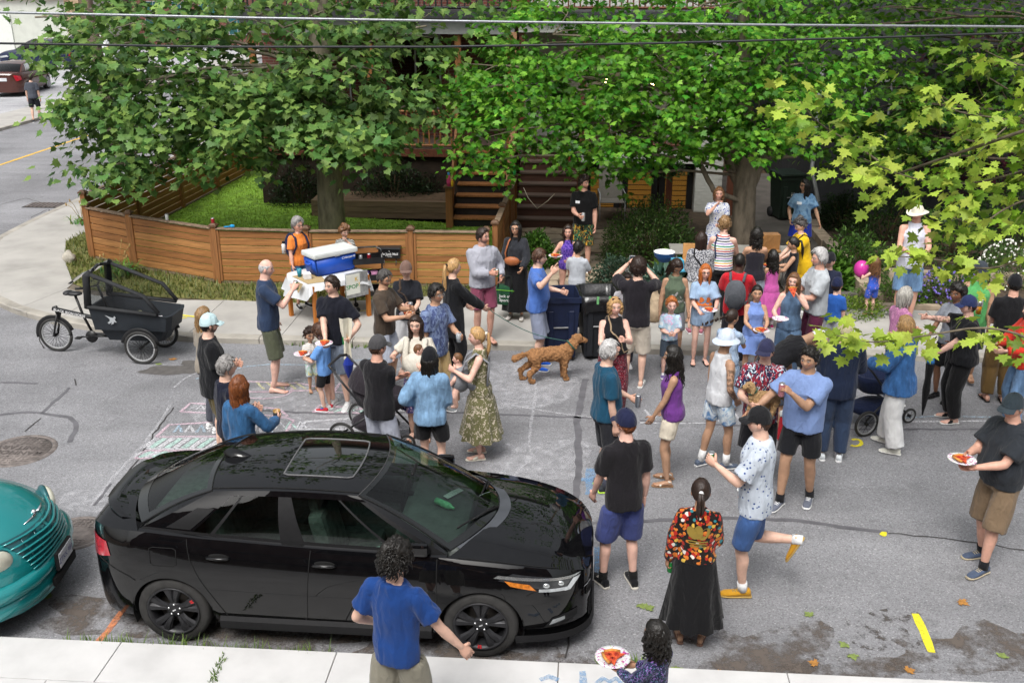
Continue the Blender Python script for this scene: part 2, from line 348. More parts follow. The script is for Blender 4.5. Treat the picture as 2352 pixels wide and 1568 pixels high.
for i in range(6):chalk([(450+i*26,940),(462+i*26,930),(470+i*28,940)],CHALK_W,.028,i+4)
for i in range(6):chalk([(560+i*24,985),(570+i*24,968),(584+i*24,982)],CHALK_W if i % 2 else CHALK_G,.03,i+9)
for i in range(5):chalk([(590+i*22,877),(606+i*24,893)],CHALK_Y,.03,i+2)
for i in range(4):chalk([(740+i*28,947),(765+i*28,935)],CHALK_G,.05,i)
CHALK_F =stain('chalk_faint','d4d4d8',.40,22,soft=.22);chalk([(210,1160),(260,1095),(330,1020),(370,965),(390,930)],CHALK_F,.03,3);chalk([(400,890),(430,865),(470,850)],CHALK_F,.03,5);chalk([(450,870),(560,842),(620,836),(720,838),(800,830),(930,815)],CHALK_B,.03,6)
chalk([(602+70*math.cos(a),893+22*math.sin(a)) for a in np.linspace(-.2,3.4,14)],CHALK_P,.03,7);chalk([(602+55*math.cos(a),888+12*math.sin(a)) for a in np.linspace(0,3.1,12)],CHALK_P,.025,8);chalk([(815+22*math.cos(a),862+22*math.sin(a)) for a in np.linspace(0,6.3,16)],CHALK_W,.03,9)
chalk([(1222,955),(1232,895),(1226,865)],CHALK_F,.035,10);chalk([(1222,955),(1215,1010),(1222,1050),(1190,1080),(1176,1098)],CHALK_F,.03,11);chalk([(1176,930),(1260,945),(1345,957),(1470,965)],CHALK_F,.035,12)
chalk([(1470,970),(1640,972)],CHALK_W,.03,13);chalk([(1480,940),(1500,965),(1520,938),(1545,962)],CHALK_W,.03,14);chalk([(1640,940),(1660,962),(1680,940),(1700,965)],CHALK_W,.03,15);chalk([(1640,965),(1690,968)],CHALK_W,.03,16)
chalk([(2050,960),(2150,955),(2300,958)],CHALK_B,.03,17);chalk([(2050,968),(2300,966),(2352,968)],CHALK_W,.03,18)
def blob(name,cx,cy,rx,ry,mat,z=.003,par=ROAD,seed=0,n=26,rough=.35):
 V =[];
 for i in range(n):
  a =2*pi*i/n;k =1+rough*mnoise.noise(Vector((math.cos(a)*1.4+seed,math.sin(a)*1.4,seed*.7)));V.append(at(cx+rx*k*math.cos(a),cy+ry*k*math.sin(a),z))
 return mesh(name,V,[list(range(n))[::-1]],mat,par)
for k,(x,y,rx,ry) in enumerate([(1150,880,220,50),(700,940,260,70),(1260,1060,140,45),(1420,1030,60,60),(200,1150,60,25),(820,860,120,30)]):blob('chalk_dust',x,y,rx,ry,DUST,.0030,seed=k)
WET =stain('damp_patch',srgb('645c56'),.47,2.6,.7,.10);WET2 =stain('dark_stain',srgb('5a5552'),.42,6,.85,.05);OILM =M('oil_mark',srgb('5b5856'),.75,.15,9)
blob('damp_patch',400,850,75,11,OILM,.0045,seed=3);blob('damp_patch',452,835,40,8,OILM,.0047,seed=5)
for k,(x,y,rx,ry) in enumerate([(1270,1520,110,42),(1720,1490,200,55),(2230,1500,190,60),(1930,1540,160,40),(2000,1440,150,45),(250,1420,160,40),(600,1470,240,30),(1000,1500,180,35)]):blob('damp_patch',x,y,rx,ry,WET if k !=4 else WET2,.0032+.0002*k,seed=k+11,rough=.9)
YEL =stain('yellow_spray','e4d63c',.66,40,soft=.15);BLU =stain('blue_spray','7fa6cc',.46,26,soft=.25);ORG =stain('orange_spray','d98c62',.55,22,soft=.2);YELP =stain('lane_yellow','d8b050',.72,12,soft=.2)
ribbon('yellow_mark',[(2102,1408),(2122,1450),(2140,1497)],.075,YEL,.007);blob('yellow_mark',2030,1225,9,5,YEL,.007)
ribbon('orange_mark',[(280,1402),(250,1445),(218,1480)],.06,ORG,.007);ribbon('blue_mark',[(1368,1255),(1366,1290),(1368,1335)],.10,BLU,.007);ribbon('blue_mark',[(1356,1075),(1356,1135)],.11,BLU,.007);ribbon('blue_mark',[(1335,1100),(1362,1102)],.09,BLU,.0075)
ribbon('yellow_mark',[(1965+14*math.cos(a),1016+8*math.sin(a)) for a in np.linspace(-2.2,2.4,10)],.045,YEL,.007)
ribbon('lane_line',[(-16.5,10.2),(-16.5,20)],.11,YELP,.006,px=False);ribbon('lane_line',[(-16.5,25),(-16.5,60)],.11,YELP,.006,px=False)
ribbon('yellow_mark',[(408,722),(470,730)],.05,YEL,.107,PAVE_F);ribbon('yellow_mark',[(395,735),(430,728)],.03,YEL,.108,PAVE_F);ribbon('yellow_mark',[(805,713),(850,713)],.02,YEL,.107,PAVE_F)
for k,(p,w) in enumerate([([(1338,1540),(1340,1568)],.06),([(1240,1560),(1262,1552),(1282,1560)],.05),([(1370,1568),(1385,1556),(1400,1564),(1415,1556),(1428,1568)],.05)]):ribbon('blue_mark',p,w,BLU,.112,PAVE_N)
# ---- manhole covers and street drain
def manhole(px,py,r,label,word=None):
 p =at(px,py);e =empty('manhole_cover',p,-SA,label,'manhole');im =M('cast_iron',srgb('7d7571'),.75,.25,12,.4,50,metal=.25);mb =MB()
 mb.lathe([(0,.012),(r*.86,.012),(r*.86,.006)],36);mb.build('cover_plate',im,e);mb =MB();mb.lathe([(r*.88,.002),(r*.88,.013),(r,.012),(r*1.02,.001)],36);mb.build('cover_ring',im,e)
 mb =MB()
 for i in range(-6,7):
  for j in range(-6,7):
   x,y =i*r*.13,j*r*.13
   if math.hypot(x,y) < r*.8 and abs(y) > r*.28:mb.box((x,y,.014),(.035,.016,.008),rot=Matrix.Rotation(.8*(-1)**(i+j),3,'Z'))
 mb.build('cover_studs',im,e)['kind'] ='stuff'
 if word:
  for k,w in enumerate(word):lettering('lettering',w,r*.33,Matrix.Translation((0,(.12 if k ==0 else -.14)*r*1.2,.016)) @ Matrix.Rotation(pi,4,'Z'),M('iron_letters',srgb('615a57'),.7,.1,metal=.3),e,.02)
manhole(45,1035,.43,'round cast iron manhole cover in the road left of the chalk drawings',('SANITARY','MANHOLE'));manhole(172,1225,.34,'small worn manhole cover between the teal car and the black sedan')
gp =at(105,472,0);e =empty('street_drain',gp,-SA,'slotted iron street drain by the corner kerb','drain');mb =MB();mb.box((0,0,.004),(.95,.55,.02));mb.build('drain_frame',M('iron_dark',srgb('3a3836'),.8,.2),e)
for i in range(8):mb =MB();mb.box((-.38+i*.11,0,.02),(.055,.5,.02));mb.build('drain_bar',_mats['cast_iron'],e)
# ---- lawns and soil beds
GRASS =M('lawn_green',srgb('6f9430'),.95,.3,3.5,.5,120,detail=6)
lawn =[(-8.7,4.2),(-7.6,3.6),(-5.65,2.75),(-2.0,2.8),(-.6,2.8),(-.6,7.3),(-5.4,8.1),(-5.4,16),(-8.7,16)]
LAWN =struct('lawn',[S(u,v,.10) for u,v in lawn],[list(range(len(lawn)))],GRASS)
strip_poly =[toS(*q,.1) for q in ((151,555),(151,602),(168,650),(200,664),(358,681),(563,691),(691,697),(820,690),(967,682),(1100,668))]
sp2 =strip_poly+[(-.7,2.72),(-5.65,2.66),(-7.63,3.5),(-8.75,4.1),(-8.75,16),(-9.9,16)]
STRIP =struct('grass_strip',[S(u,v,.095) for u,v in sp2],[list(range(len(sp2)))],M('strip_soil',srgb('6c6a3c'),.95,.35,6,.4,60))
struct('garden_soil',[S(u,v,.07) for u,v in ((-.6,2.1),(70,1.9),(70,12),(-.6,12))],[[0,1,2,3]],M('garden_soil',srgb('4b3f33'),.95,.3,6,.5,50))
def blades(name,poly,n,h,seed,c0,c1,label=None,z=.1,lean=.5,w=.008,mat=None):
 rd =random.Random(seed);us =[p[0] for p in poly];vs =[p[1] for p in poly];V =[];F =[];Cc =[]
 def inside(x,y):
  r =False;k =len(poly)-1
  for i in range(len(poly)):
   a,b =poly[i],poly[k]
   if (a[1] > y) !=(b[1] > y) and x < (b[0]-a[0])*(y-a[1])/(b[1]-a[1])+a[0]:r =not r
   k =i
  return r
 m =0
 while m < n:
  u,v =rd.uniform(min(us),max(us)),rd.uniform(min(vs),max(vs))
  if not inside(u,v):continue
  m +=1;p =S(u,v,z);a =rd.uniform(0,2*pi);d =Vector((math.cos(a),math.sin(a),0));hh =h*rd.uniform(.5,1.3);s =Vector((-d.y,d.x,0))*w;k =len(V);t =p+d*(hh*lean*rd.uniform(.2,1.2))+Vector((0,0,hh))
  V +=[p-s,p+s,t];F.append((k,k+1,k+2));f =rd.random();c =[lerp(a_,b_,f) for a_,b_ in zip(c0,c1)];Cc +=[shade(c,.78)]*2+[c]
 o =mesh(name,V,[list(f) for f in F],mat or LEAFM,None,False,col=np.array(Cc));return tag(o,label,'grass',kind='stuff')
LEAFM =vcol('leaf',.5,.35,.35,.12,6)
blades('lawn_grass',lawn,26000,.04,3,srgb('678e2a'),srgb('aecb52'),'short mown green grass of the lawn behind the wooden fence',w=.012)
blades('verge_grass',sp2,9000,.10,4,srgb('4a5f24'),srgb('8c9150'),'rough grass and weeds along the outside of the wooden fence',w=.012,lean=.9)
kn =[toS(*q,0) for q in ((150,1488),(760,1516),(760,1508),(150,1480))]
blades('kerb_weeds',kn,500,.11,6,srgb('4d6b2c'),srgb('86a04c'),'thin green weeds in the gutter of the near kerb',z=0,lean=.9,w=.008)
kn2 =[toS(*q,0) for q in ((1380,1552),(1480,1552),(1470,1530),(1390,1530))];blades('gutter_weeds',kn2,260,.10,8,srgb('4d6b2c'),srgb('86a04c'),'small weed clump in the gutter near the girl with pizza',z=0,lean=1.0,w=.016)
kn4 =[toS(*q,.1) for q in ((478,1568),(498,1568),(520,1500),(512,1500))];blades('joint_weeds',kn4,110,.03,9,srgb('4d6b2c'),srgb('86a04c'),'grass growing in the slab joint left of the man in the blue polo',z=.1,lean=1.0,w=.008)
kn3 =[toS(*q,0) for q in ((640,790),(700,800),(1000,800),(1000,792),(640,784))];blades('far_weeds',kn3,300,.10,7,srgb('4d6b2c'),srgb('86a04c'),'scattered weeds along the far kerb behind the crowd',z=0,lean=1.0,w=.012)
# ================================================================ FENCES
WD =[wood('cedar_%d' % i,c,0) for i,c in enumerate((srgb('99683a'),srgb('8c5d34'),srgb('a37343')))]
WDP =wood('cedar_post',srgb('8c5e36'),2);WDC =M('cap_grey_wood',srgb('7d6a58'),.8,.35,7,.4,14,stretch=(1,4,4));CAPW =wood('cap_brown',srgb('5f4632'),0)
def fence(name,label,pts,h=1.03,rows=7,posts=None,z0=.1,caps=CAPW,skip=()):
 root =empty(name,S(*pts[0],z0),0,label,'fence');inv =Matrix.Translation(-S(*pts[0],z0));rd =random.Random(len(pts)*5+int(abs(pts[0][0]*10)))
 for i,p in enumerate(pts):
  o =inv @ S(*p,z0);mb =MB();mb.box(o+Vector((0,0,h/2+.02)),(.095,.095,h+.05),rot=Matrix.Rotation(-SA,3,'Z'));mb.build('post',WDP,root)
  mb =MB();mb.box(o+Vector((0,0,h+.058)),(.15,.15,.028),rot=Matrix.Rotation(-SA,3,'Z'));mb.box(o+Vector((0,0,h+.09)),(.13,.13,.035),rot=Matrix.Rotation(-SA,3,'Z'),taper=.55);mb.build('post_cap',caps,root)
 for i in range(len(pts)-1):
  a,b =inv @ S(*pts[i],z0),inv @ S(*pts[i+1],z0);d =(b-a);L =d.length;d.normalize();rz =math.atan2(d.y,d.x);Rz =Matrix.Rotation(rz,3,'Z');mid =(a+b)/2;bh =(h-.08)/rows;n =Vector((d.y,-d.x,0))
  for k in range(rows):
   mb =MB();mb.bbox((0,0,0),(L-.10,.024,bh-.014),.004);o =mb.build('board',WD[rd.randrange(3)],root);o.location =mid+Vector((0,0,.05+bh*(k+.5)))+n*rd.uniform(-.003,.003);o.rotation_euler =(rd.uniform(-.012,.012),0,rz)
  for e in (a+d*.075,b-d*.075):mb =MB();mb.box(e+Vector((0,0,h/2+.01))+n*.024,(.04,.022,h-.07),rot=Rz);mb.build('batten',WDP,root)
  mb =MB();mb.bbox(mid+Vector((0,0,h+.005)),(L-.09,.11,.03),.006,rot=Rz);mb.build('cap_rail',WDC,root)
  mb =MB();mb.box(mid+Vector((0,0,.02)),(L-.1,.03,.05),rot=Rz);mb.build('base_rail',wood('grey_base',srgb('7b6c58'),0),root)
 return root
fp =[(-8.77,4.13),(-7.63,3.53),(-5.65,2.66),toS(712,656,.1),(-2.03,2.70),(-.66,2.74)]
FENCE =fence('wooden_fence','low cedar board fence curving along the front of the lawn',fp)
fence('wooden_fence','cedar fence running back along the side street edge of the lawn',[(-8.85,4.25),(-8.75,6.4),(-8.65,8.6),(-8.55,10.8),(-8.45,13),(-8.35,15.4),(-8.3,18),(-8.3,20.5)],h=1.25,rows=8)
fence('wooden_fence','stained divider fence running back beside the wooden stairs',[(-.52,2.95),(-.50,4.4),(-.48,5.85),(-.46,7.3)],h=1.1,rows=7)
u,v =toS(897,566,.83);mbx =empty('mailbox',S(u,v-.10,.62),-SA,'black wall mailbox with white lettering on the wooden fence','mailbox')
BKM =M('mailbox_black',(.012,.012,.013),.35,.1,20,coat=.3);mb =MB();mb.bbox((0,0,.13),(.40,.12,.22),.012);mb.build('box',BKM,mbx)
mb =MB();mb.add([(-.215,.06,.262),(.215,.06,.262),(.215,-.075,.235),(-.215,-.075,.235),(-.215,-.085,.205),(.215,-.085,.205)],[(0,3,2,1),(3,4,5,2)]);mb.build('lid',BKM,mbx)
for x in (-.1,.12):mb =MB();mb.tube([(x,-.03,.02),(x,-.05,-.06),(x,-.085,-.10),(x,-.085,-.075)],.008,6);mb.build('paper_hook',BKM,mbx)
WHITE =M('white_print',(.75,.75,.75),.6,0);Mf =Matrix.Translation((0,-.0615,.13)) @ Matrix.Rotation(pi/2,4,'X')
lettering('lettering','No Junk Mail',.062,Mf @ Matrix.Translation((.0,-.02,0)),WHITE,mbx,.012);lettering('lettering','Thanks',.034,Mf @ Matrix.Translation((.0,-.062,0)),WHITE,mbx,.0,shear=.3);mb =MB();mb.ball((0,-.062,.165),.011,8,5);mb.build('lock',CHROME,mbx)
u,v =toS(845,553,.93);ws =empty('warning_plate',S(u,v-.06,.90),-SA,'small oval black warning plate on the fence left of the mailbox','sign')
n =24;mesh('plate',[(.115*math.copysign(abs(math.cos(a))**.6,math.cos(a)),-.004,.04*math.copysign(abs(math.sin(a))**.7,math.sin(a))) for a in np.linspace(0,2*pi,n,endpoint=False)],[list(range(n))[::-1]],BKM,ws)
lettering('lettering','WARNING',.048,Matrix.Translation((0,-.005,.004)) @ Matrix.Rotation(pi/2,4,'X'),WHITE,ws,.015);mb =MB();mb.tube([(.108*math.copysign(abs(math.cos(a))**.6,math.cos(a)),-.006,.034*math.copysign(abs(math.sin(a))**.7,math.sin(a))) for a in np.linspace(0,2*pi,25)],.0022,4);mb.build('rim',WHITE,ws)
# ================================================================ HOUSES
BRICK =None
def brickmat(name,c1,c2,mortar,scale=1.0):
 m,nt,p =newmat(name);b =nt.nodes.new('ShaderNodeTexBrick');L =nt.links;v =coords(nt,(1,1,1));sx =nt.nodes.new('ShaderNodeSeparateXYZ');L.new(v,sx.inputs[0]);cx =nt.nodes.new('ShaderNodeCombineXYZ');ad =nt.nodes.new('ShaderNodeMath');L.new(sx.outputs[0],ad.inputs[0]);L.new(sx.outputs[1],ad.inputs[1]);L.new(ad.outputs[0],cx.inputs[0]);L.new(sx.outputs[2],cx.inputs[1]);L.new(cx.outputs[0],b.inputs[0])
 for k,val in (('Scale',scale),('Brick Width',.22),('Row Height',.075),('Mortar Size',.008)):b.inputs[k].default_value =val
 for k,c in (('Color1',c1),('Color2',c2),('Mortar',mortar)):b.inputs[k].default_value =(*c,1)
 L.new(b.outputs[0],p.inputs['Base Color']);p.inputs['Roughness'].default_value =.9;bump(nt,p,b.outputs['Fac'],-.4,.01);return m
RBRICK =brickmat('red_brick',srgb('6e3a30'),srgb('5d3028'),srgb('6f6258'));WBRICK =brickmat('white_brick',srgb('bdbdb8'),srgb('c6c6c2'),srgb('a4a49f'))
DARKSIDE =M('dark_siding',srgb('3a3b3e'),.8,.15,4);GREYP =M('grey_paint',srgb('9a9b9c'),.6,.1,5);REDW =wood('red_stain',srgb('4c3126'),0);REDWP =wood('red_stain_post',srgb('623826'),2);PANE =carglass('house_pane',(.12,.13,.13));DECKW =wood('deck_boards',srgb('5c4d44'),0)
def box_s(mb,u0,u1,v0,v1,z0,z1,m=0):
 P =[(u0,v0,z0),(u1,v0,z0),(u1,v1,z0),(u0,v1,z0),(u0,v0,z1),(u1,v0,z1),(u1,v1,z1),(u0,v1,z1)]
 return mb.add(P,[(3,2,1,0),(4,5,6,7),(0,1,5,4),(1,2,6,5),(2,3,7,6),(3,0,4,7)],m)
def house_root(name,label,cat='house'):return empty(name,label=label,cat=cat,mat=MS.copy())
def part(name,par,mat,*boxes):
 mb =MB()
 for b in boxes:box_s(mb,*b)
 return mb.build(name,mat,par)
def stairs(par,u0,u1,v0,z0,n,run,rise,tread,riser,stringers=True):
 st =empty('stairs');st.parent =par
 for k in range(n):
  z =z0+rise*(k+1);v =v0+run*k
  part('tread',st,tread,(u0,u1,v-.03,v+run+.005,z-.035,z));part('riser',st,riser,(u0+.01,u1-.01,v,v+.02,z-rise,z-.037))
 return st
def railing(par,a,b,z0,z1,mat,step=.13,posts=True):
 r =empty('railing');r.parent =par;(ua,va),(ub,vb) =a,b;L =math.dist(a,b);n =int(L/step)
 for z,h in ((z1,.04),(z0+.08,.04)):
  mb =MB();mb.tube([(ua,va,z),(ub,vb,z)],.035,4,sm=False);mb.build('rail',mat,r)
 for k in range(1,n):
  t =k/n;mb =MB();mb.box((lerp(ua,ub,t),lerp(va,vb,t),(z0+z1)/2+.03),(.035,.035,z1-z0-.1));mb.build('baluster',mat,r)
 if posts:
  for p in (a,b):mb =MB();mb.box((p[0],p[1],(z0+z1)/2+.04),(.10,.10,z1-z0+.16));mb.build('post',mat,r)
def window(par,u0,u1,v,z0,z1,frame=GREYP,lit=None,mull=1):
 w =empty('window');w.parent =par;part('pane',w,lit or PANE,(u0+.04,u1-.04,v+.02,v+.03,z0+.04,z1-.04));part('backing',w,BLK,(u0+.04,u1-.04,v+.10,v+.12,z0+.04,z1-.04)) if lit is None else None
 part('frame',w,frame,(u0,u0+.05,v-.02,v+.06,z0,z1),(u1-.05,u1,v-.02,v+.06,z0,z1),(u0+.05,u1-.05,v-.02,v+.06,z1-.05,z1),(u0+.05,u1-.05,v-.02,v+.06,z0,z0+.05))
 if mull:part('mullion',w,frame,((u0+u1)/2-.02,(u0+u1)/2+.02,v-.015,v+.05,z0+.05,z1-.05))
HA =house_root('brick_house','red brick house with cedar porch half hidden behind the plane tree')
part('wall',HA,RBRICK,(-7.2,-.55,11.2,19,-.05,8.5));part('roof',HA,DARKSIDE,(-7.5,-.5,10.6,19.3,8.5,8.8))
window(HA,-5.6,-4.3,11.18,2.2,4.0);window(HA,-3.9,-2.6,11.18,2.2,4.0);window(HA,-5.6,-4.3,11.18,5.6,7.4);window(HA,-3.2,-1.9,11.18,5.6,7.4)
d =empty('door');d.parent =HA;part('door_leaf',d,M('door_brown',srgb('4a3226'),.5,.1),(-1.7,-.75,11.15,11.19,1.55,3.65));mb =MB();mb.ball((-.85,11.12,2.55),.035,8,6);mb.build('handle',CHROME,d)
for k in range(12):part('deck_board',HA,DECKW,(-6.9,-.66,9.2+k*.165,9.2+k*.165+.158,1.46,1.50))
part('porch_skirt',HA,M('porch_dark',srgb('2b2118'),.9,.2),(-6.85,-1.95,9.28,9.32,-.05,1.46));part('deck_fascia',HA,REDWP,(-6.9,-.66,9.17,9.195,1.32,1.50))
railing(HA,(-6.8,9.26),(-4.0,9.26),1.5,2.38,WDP);railing(HA,(-4.0,9.26),(-1.98,9.26),1.5,2.38,WDP)
for u in (-6.8,-4.0,-1.92,-.72):part('porch_post',HA,WDP,(u-.07,u+.07,9.19,9.33,1.5,4.15))
part('porch_beam',HA,GREYP,(-7.0,-.6,9.1,9.4,4.15,4.5));part('porch_roof',HA,DARKSIDE,(-7.1,-.6,8.9,11.2,4.5,4.65));railing(HA,(-6.9,9.1),(-.8,9.1),4.65,5.55,M('rail_black',(.02,.02,.02),.5,.1))
stairs(HA,-1.85,-.62,7.25,.1,7,.28,.2,WDP,M('riser_dark',srgb('1f1c1b'),.8,.2));
for u in (-1.92,):part('newel_post',HA,WDP,(u-.075,u+.075,7.1,7.25,.05,1.0));part('newel_cap',HA,CAPW,(u-.11,u+.11,7.06,7.29,1.0,1.04))
mb =MB();mb.add([(-1.93,7.2,.1),(-1.88,7.2,.1),(-1.88,9.3,2.55),(-1.93,9.3,2.55),(-1.93,7.2,.75),(-1.88,7.2,.75),(-1.88,9.3,3.0),(-1.93,9.3,3.0)],[(0,1,2,3),(7,6,5,4),(0,4,5,1),(3,2,6,7),(0,3,7,4),(1,5,6,2)]);mb.build('stair_side',WDP,HA)
mb =MB();mb.tube([(-.60,7.25,1.15),(-.60,9.3,2.6)],.06,4,sm=False);mb.build('stair_rail',wood('pale_post',srgb('a97f5e'),1),HA);part('stair_post',HA,wood('pale_post2',srgb('a97f5e'),2),(-.66,-.54,9.0,9.12,1.5,4.2))
bed =empty('timber_planter',mat=MS.copy(),label='long low timber planter at the back of the lawn',cat='planter')
for k in range(3):part('timber',bed,wood('timber_grey',srgb('6b5a46'),0),(-5.3,-2.05,8.0,8.14,.08+k*.135,.08+k*.135+.128));part('timber',bed,_mats['timber_grey'],(-5.3,-5.16,8.141,9.2,.08+k*.135,.08+k*.135+.128))
part('soil_fill',bed,SOIL,(-5.15,-2.05,8.15,9.25,.05,.44))
HB =house_root('white_brick_house','white painted brick house with dark red wooden stairs and lit lower doors')
part('wall',HB,WBRICK,(-.5,-.15,11.0,19,-.05,8.5),(-.15,4.35,11.0,19,1.25,8.5),(-.149,1.45,11.0,11.3,-.05,1.25));part('roof',HB,DARKSIDE,(-.5,4.6,10.6,19.3,8.5,8.8))
part('side_pier',HB,M('pier_white',srgb('bcbcb6'),.85,.08,5),(3.72,4.35,9.20,11.0,-.3,4.3));part('front_wall',HB,WBRICK,(.98,3.72,9.22,9.5,1.22,1.52))
WB =M('white_brick_unit',srgb('c2c2bc'),.85,.08,6);bm_ =None;cnt =0
for r_ in range(52):
 z =.1+r_*.078
 for c_ in range(3):
  u0 =3.725+c_*.215-(.107 if r_ % 2 else 0);a,b =max(3.72,u0),min(4.35,u0+.205)
  if b-a < .04:continue
  if bm_ is None or abs((b-a)-.205) > 1e-6:o =part('brick',HB,WB,(a,b,9.188,9.199,z,z+.068))
  else:o =link_copy(bm_,HB)
  if abs((b-a)-.205) < 1e-6 and bm_ is None:bm_ =o;base =(a,z)
  elif abs((b-a)-.205) < 1e-6:o.location =(a-base[0],0,z-base[1])
for r_ in range(4):
 for c_ in range(13):
  u0 =.98+c_*.21+(.1 if r_ % 2 else 0)
  if u0+.205 < 3.72:o =link_copy(bm_,HB);o.location =(u0-base[0],.022,1.225+r_*.075-base[1])
for k in range(11):part('deck_board',HB,DECKW,(-.48,3.72,9.2+k*.165 if k else 9.2,9.2+k*.165+.158,1.53+(0 if k else 0),1.57))
stairs(HB,-.42,.92,7.25,.1,7,.28,.207,DECKW,REDW)
for u in (.98,):part('newel_post',HB,REDWP,(u-.07,u+.07,7.9,8.04,.1,1.25));part('newel_cap',HB,REDWP,(u-.1,u+.1,7.87,8.07,1.25,1.29));part('newel_post',HB,REDWP,(u-.06,u+.06,9.15,9.27,1.57,2.5))
railing(HB,(1.05,9.27),(3.7,9.27),1.57,2.45,REDWP,.14)
for u in (-.42,1.0,3.66):part('porch_post',HB,REDWP,(u-.07,u+.07,9.12,9.26,1.57,4.2))
part('porch_beam',HB,M('soffit',srgb('b6b6b2'),.7,.05),(-.5,4.35,9.05,9.35,4.2,4.5));part('porch_roof',HB,DARKSIDE,(-.55,4.5,8.9,11,4.5,4.65));railing(HB,(-.3,9.1),(4.2,9.1),4.65,5.6,REDWP)
LIT =M('lit_blinds',srgb('c08a3e'),.6,.3,9,emit=.35,stretch=(.6,1,9))
for k,(a,b) in enumerate(((1.1,1.95),(2.0,2.85),(2.9,3.7))):
 d =empty('glass_door');d.parent =HB;part('door_frame',d,M('frame_black',(.012,.012,.012),.4,.05),(a,a+.14,9.5,9.58,-.3,1.22),(b-.14,b,9.5,9.58,-.3,1.22),(a+.14,b-.14,9.5,9.58,1.02,1.22),(a+.14,b-.14,9.5,9.58,-.3,-.15));part('pane',d,carglass('door_pane',(.7,.7,.68)),(a+.14,b-.14,9.53,9.54,-.15,1.02))
 for j in range(9):part('blind_slat',d,LIT,(a+.14,b-.14,9.62,9.63,-.12+j*.125,-.12+j*.125+.105))
part('gate_post',HB,REDWP,(3.0,3.14,8.7,8.84,.0,1.5));part('gate_post',HB,REDWP,(4.44,4.6,8.9,9.06,.0,2.6));part('lattice_frame',HB,REDWP,(4.60,4.9,9.0,9.05,2.5,2.6));part('lattice',HB,M('mesh_dark',(.02,.018,.015),.9,.2),(4.6,4.9,9.02,9.03,.1,2.5))
lm =M('bulb_lit',(1,.66,.28),.5,0,emit=14)
for (u,v,z) in ((2.66,10.2,2.95),(1.55,10.4,3.0)):
 e =empty('porch_lamp',S(u,v,z),0,'lit globe lamp on the white porch, %s' % ('the brighter one' if u > 2 else 'the fainter one to its left'),'lamp');mb =MB();mb.ball((0,0,0),.05,10,8);mb.build('bulb',lm,e);mb =MB();mb.tube([(0,0,.05),(0,0,.4)],.012,6);mb.build('stem',PLAST,e)
HC_ =house_root('dark_house','dark sided house at the right behind the passage and vines')
part('wall',HC_,DARKSIDE,(6.4,30,9.2,19,-.05,8.0));window(HC_,7.4,8.6,9.18,1.6,3.2);window(HC_,11,12.4,9.18,1.6,3.2);window(HC_,15,16.4,9.18,1.6,3.2)
mb =MB();mb.tube([(6.35,8.9,3.6),(6.35,8.9,1.2),(6.45,8.0,.35)],.05,6);mb.build('downspout',GREYP,HC_);part('window_awning',HC_,M('awning_blue',srgb('2f50b0'),.8,.3,3),(9.3,10.2,8.6,9.2,2.2,2.5))
part('porch_roof',HC_,DARKSIDE,(8.6,13,8.2,9.2,3.3,3.5))
PASS =struct('passage',[S(u,v,.105) for u,v in ((4.75,2.1),(6.0,2.1),(6.3,14),(4.75,14))],[[0,1,2,3]],M('passage_concrete',srgb('5f5a55'),.9,.2,2))
struct('back_wall',[S(u,v,z) for u,v,z in ((4.4,19,0),(6.4,19,0),(6.4,19,6),(4.4,19,6))],[[0,1,2,3]],DARKSIDE)
# ================================================================ PATH OF FLAGSTONES, ROCKS
PATH =empty('flagstone_path');PATH['kind'] ='structure';rd =random.Random(11);cells ={}
FL =[M('flag_%d' % i,c,.9,.18,5,.3,40) for i,c in enumerate((srgb('9c8c78'),srgb('a89883'),srgb('8d8071')))]
def jit(i,j):
 if (i,j) not in cells:cells[(i,j)] =(i*.52+(.26 if j % 2 else 0)+rd.uniform(-.14,.14),2.25+j*.45+rd.uniform(-.12,.12))
 return cells[(i,j)]
for j in range(11):
 for i in range(-1,5):
  poly =[jit(i,j),jit(i+1,j),jit(i+1,j+1),jit(i,j+1)];cu =sum(p[0] for p in poly)/4;cv =sum(p[1] for p in poly)/4
  if not (-.1+(.15 if cv < 4 else 0) < cu < 2.3-(cv-2.2)*.06 or (cv > 6.2 and -.2 < cu < 2.6)):continue
  if rd.random() < .12:poly =poly[:3]
  q =[]
  for a,b in zip(poly,poly[1:]+poly[:1]):q +=[a,((a[0]+b[0])/2+rd.uniform(-.04,.04),(a[1]+b[1])/2+rd.uniform(-.04,.04))]
  slab(PATH,q,z=.115+rd.uniform(0,.02),h=.06,gap=.045,lip=.012,mat=FL[rd.randrange(3)],name='flagstone')
def rock(u,v,r,label,seed,z=.1,c='8f887c',par=None):
 mb =MB();mb.ball((0,0,r[2]*.5),r,14,10,noise=.45,seed=seed);o =mb.build('boulder',M('rock_'+c,srgb(c),.9,.3,6,.5,18),None);o.location =S(u,v,z);o.rotation_euler =(0,0,seed);return tag(o,label,'rock','garden boulders')
rock(*toS(1490,725,.1),(.36,.26,.30),'tan boulder at the pavement end of the flagstone path, right of the black bin',2,c='9a8871');rock(*toS(1440,655,.1),(.24,.18,.24),'grey boulder beside the path behind the black bin',5,c='7c7b78');rock(*toS(1575,735,.1),(.2,.16,.18),'small grey boulder by the feet of the people queueing',7,c='8b8680')
rock(*toS(1602,465,.1),(.30,.22,.32),'large grey boulder below the white pier',9,c='7a766f');rock(*toS(1640,480,.1),(.22,.18,.2),'smaller boulder right of the large one below the white pier',12,c='7f776c');rock(*toS(1185,660,.1),(.2,.18,.18),'low boulder left of the path behind the navy bin',14,c='89837a')
rock(*toS(160,600,.1),(.2,.1,.13),'small pale stone in the grass strip left of the fence',15,c='aaa498')
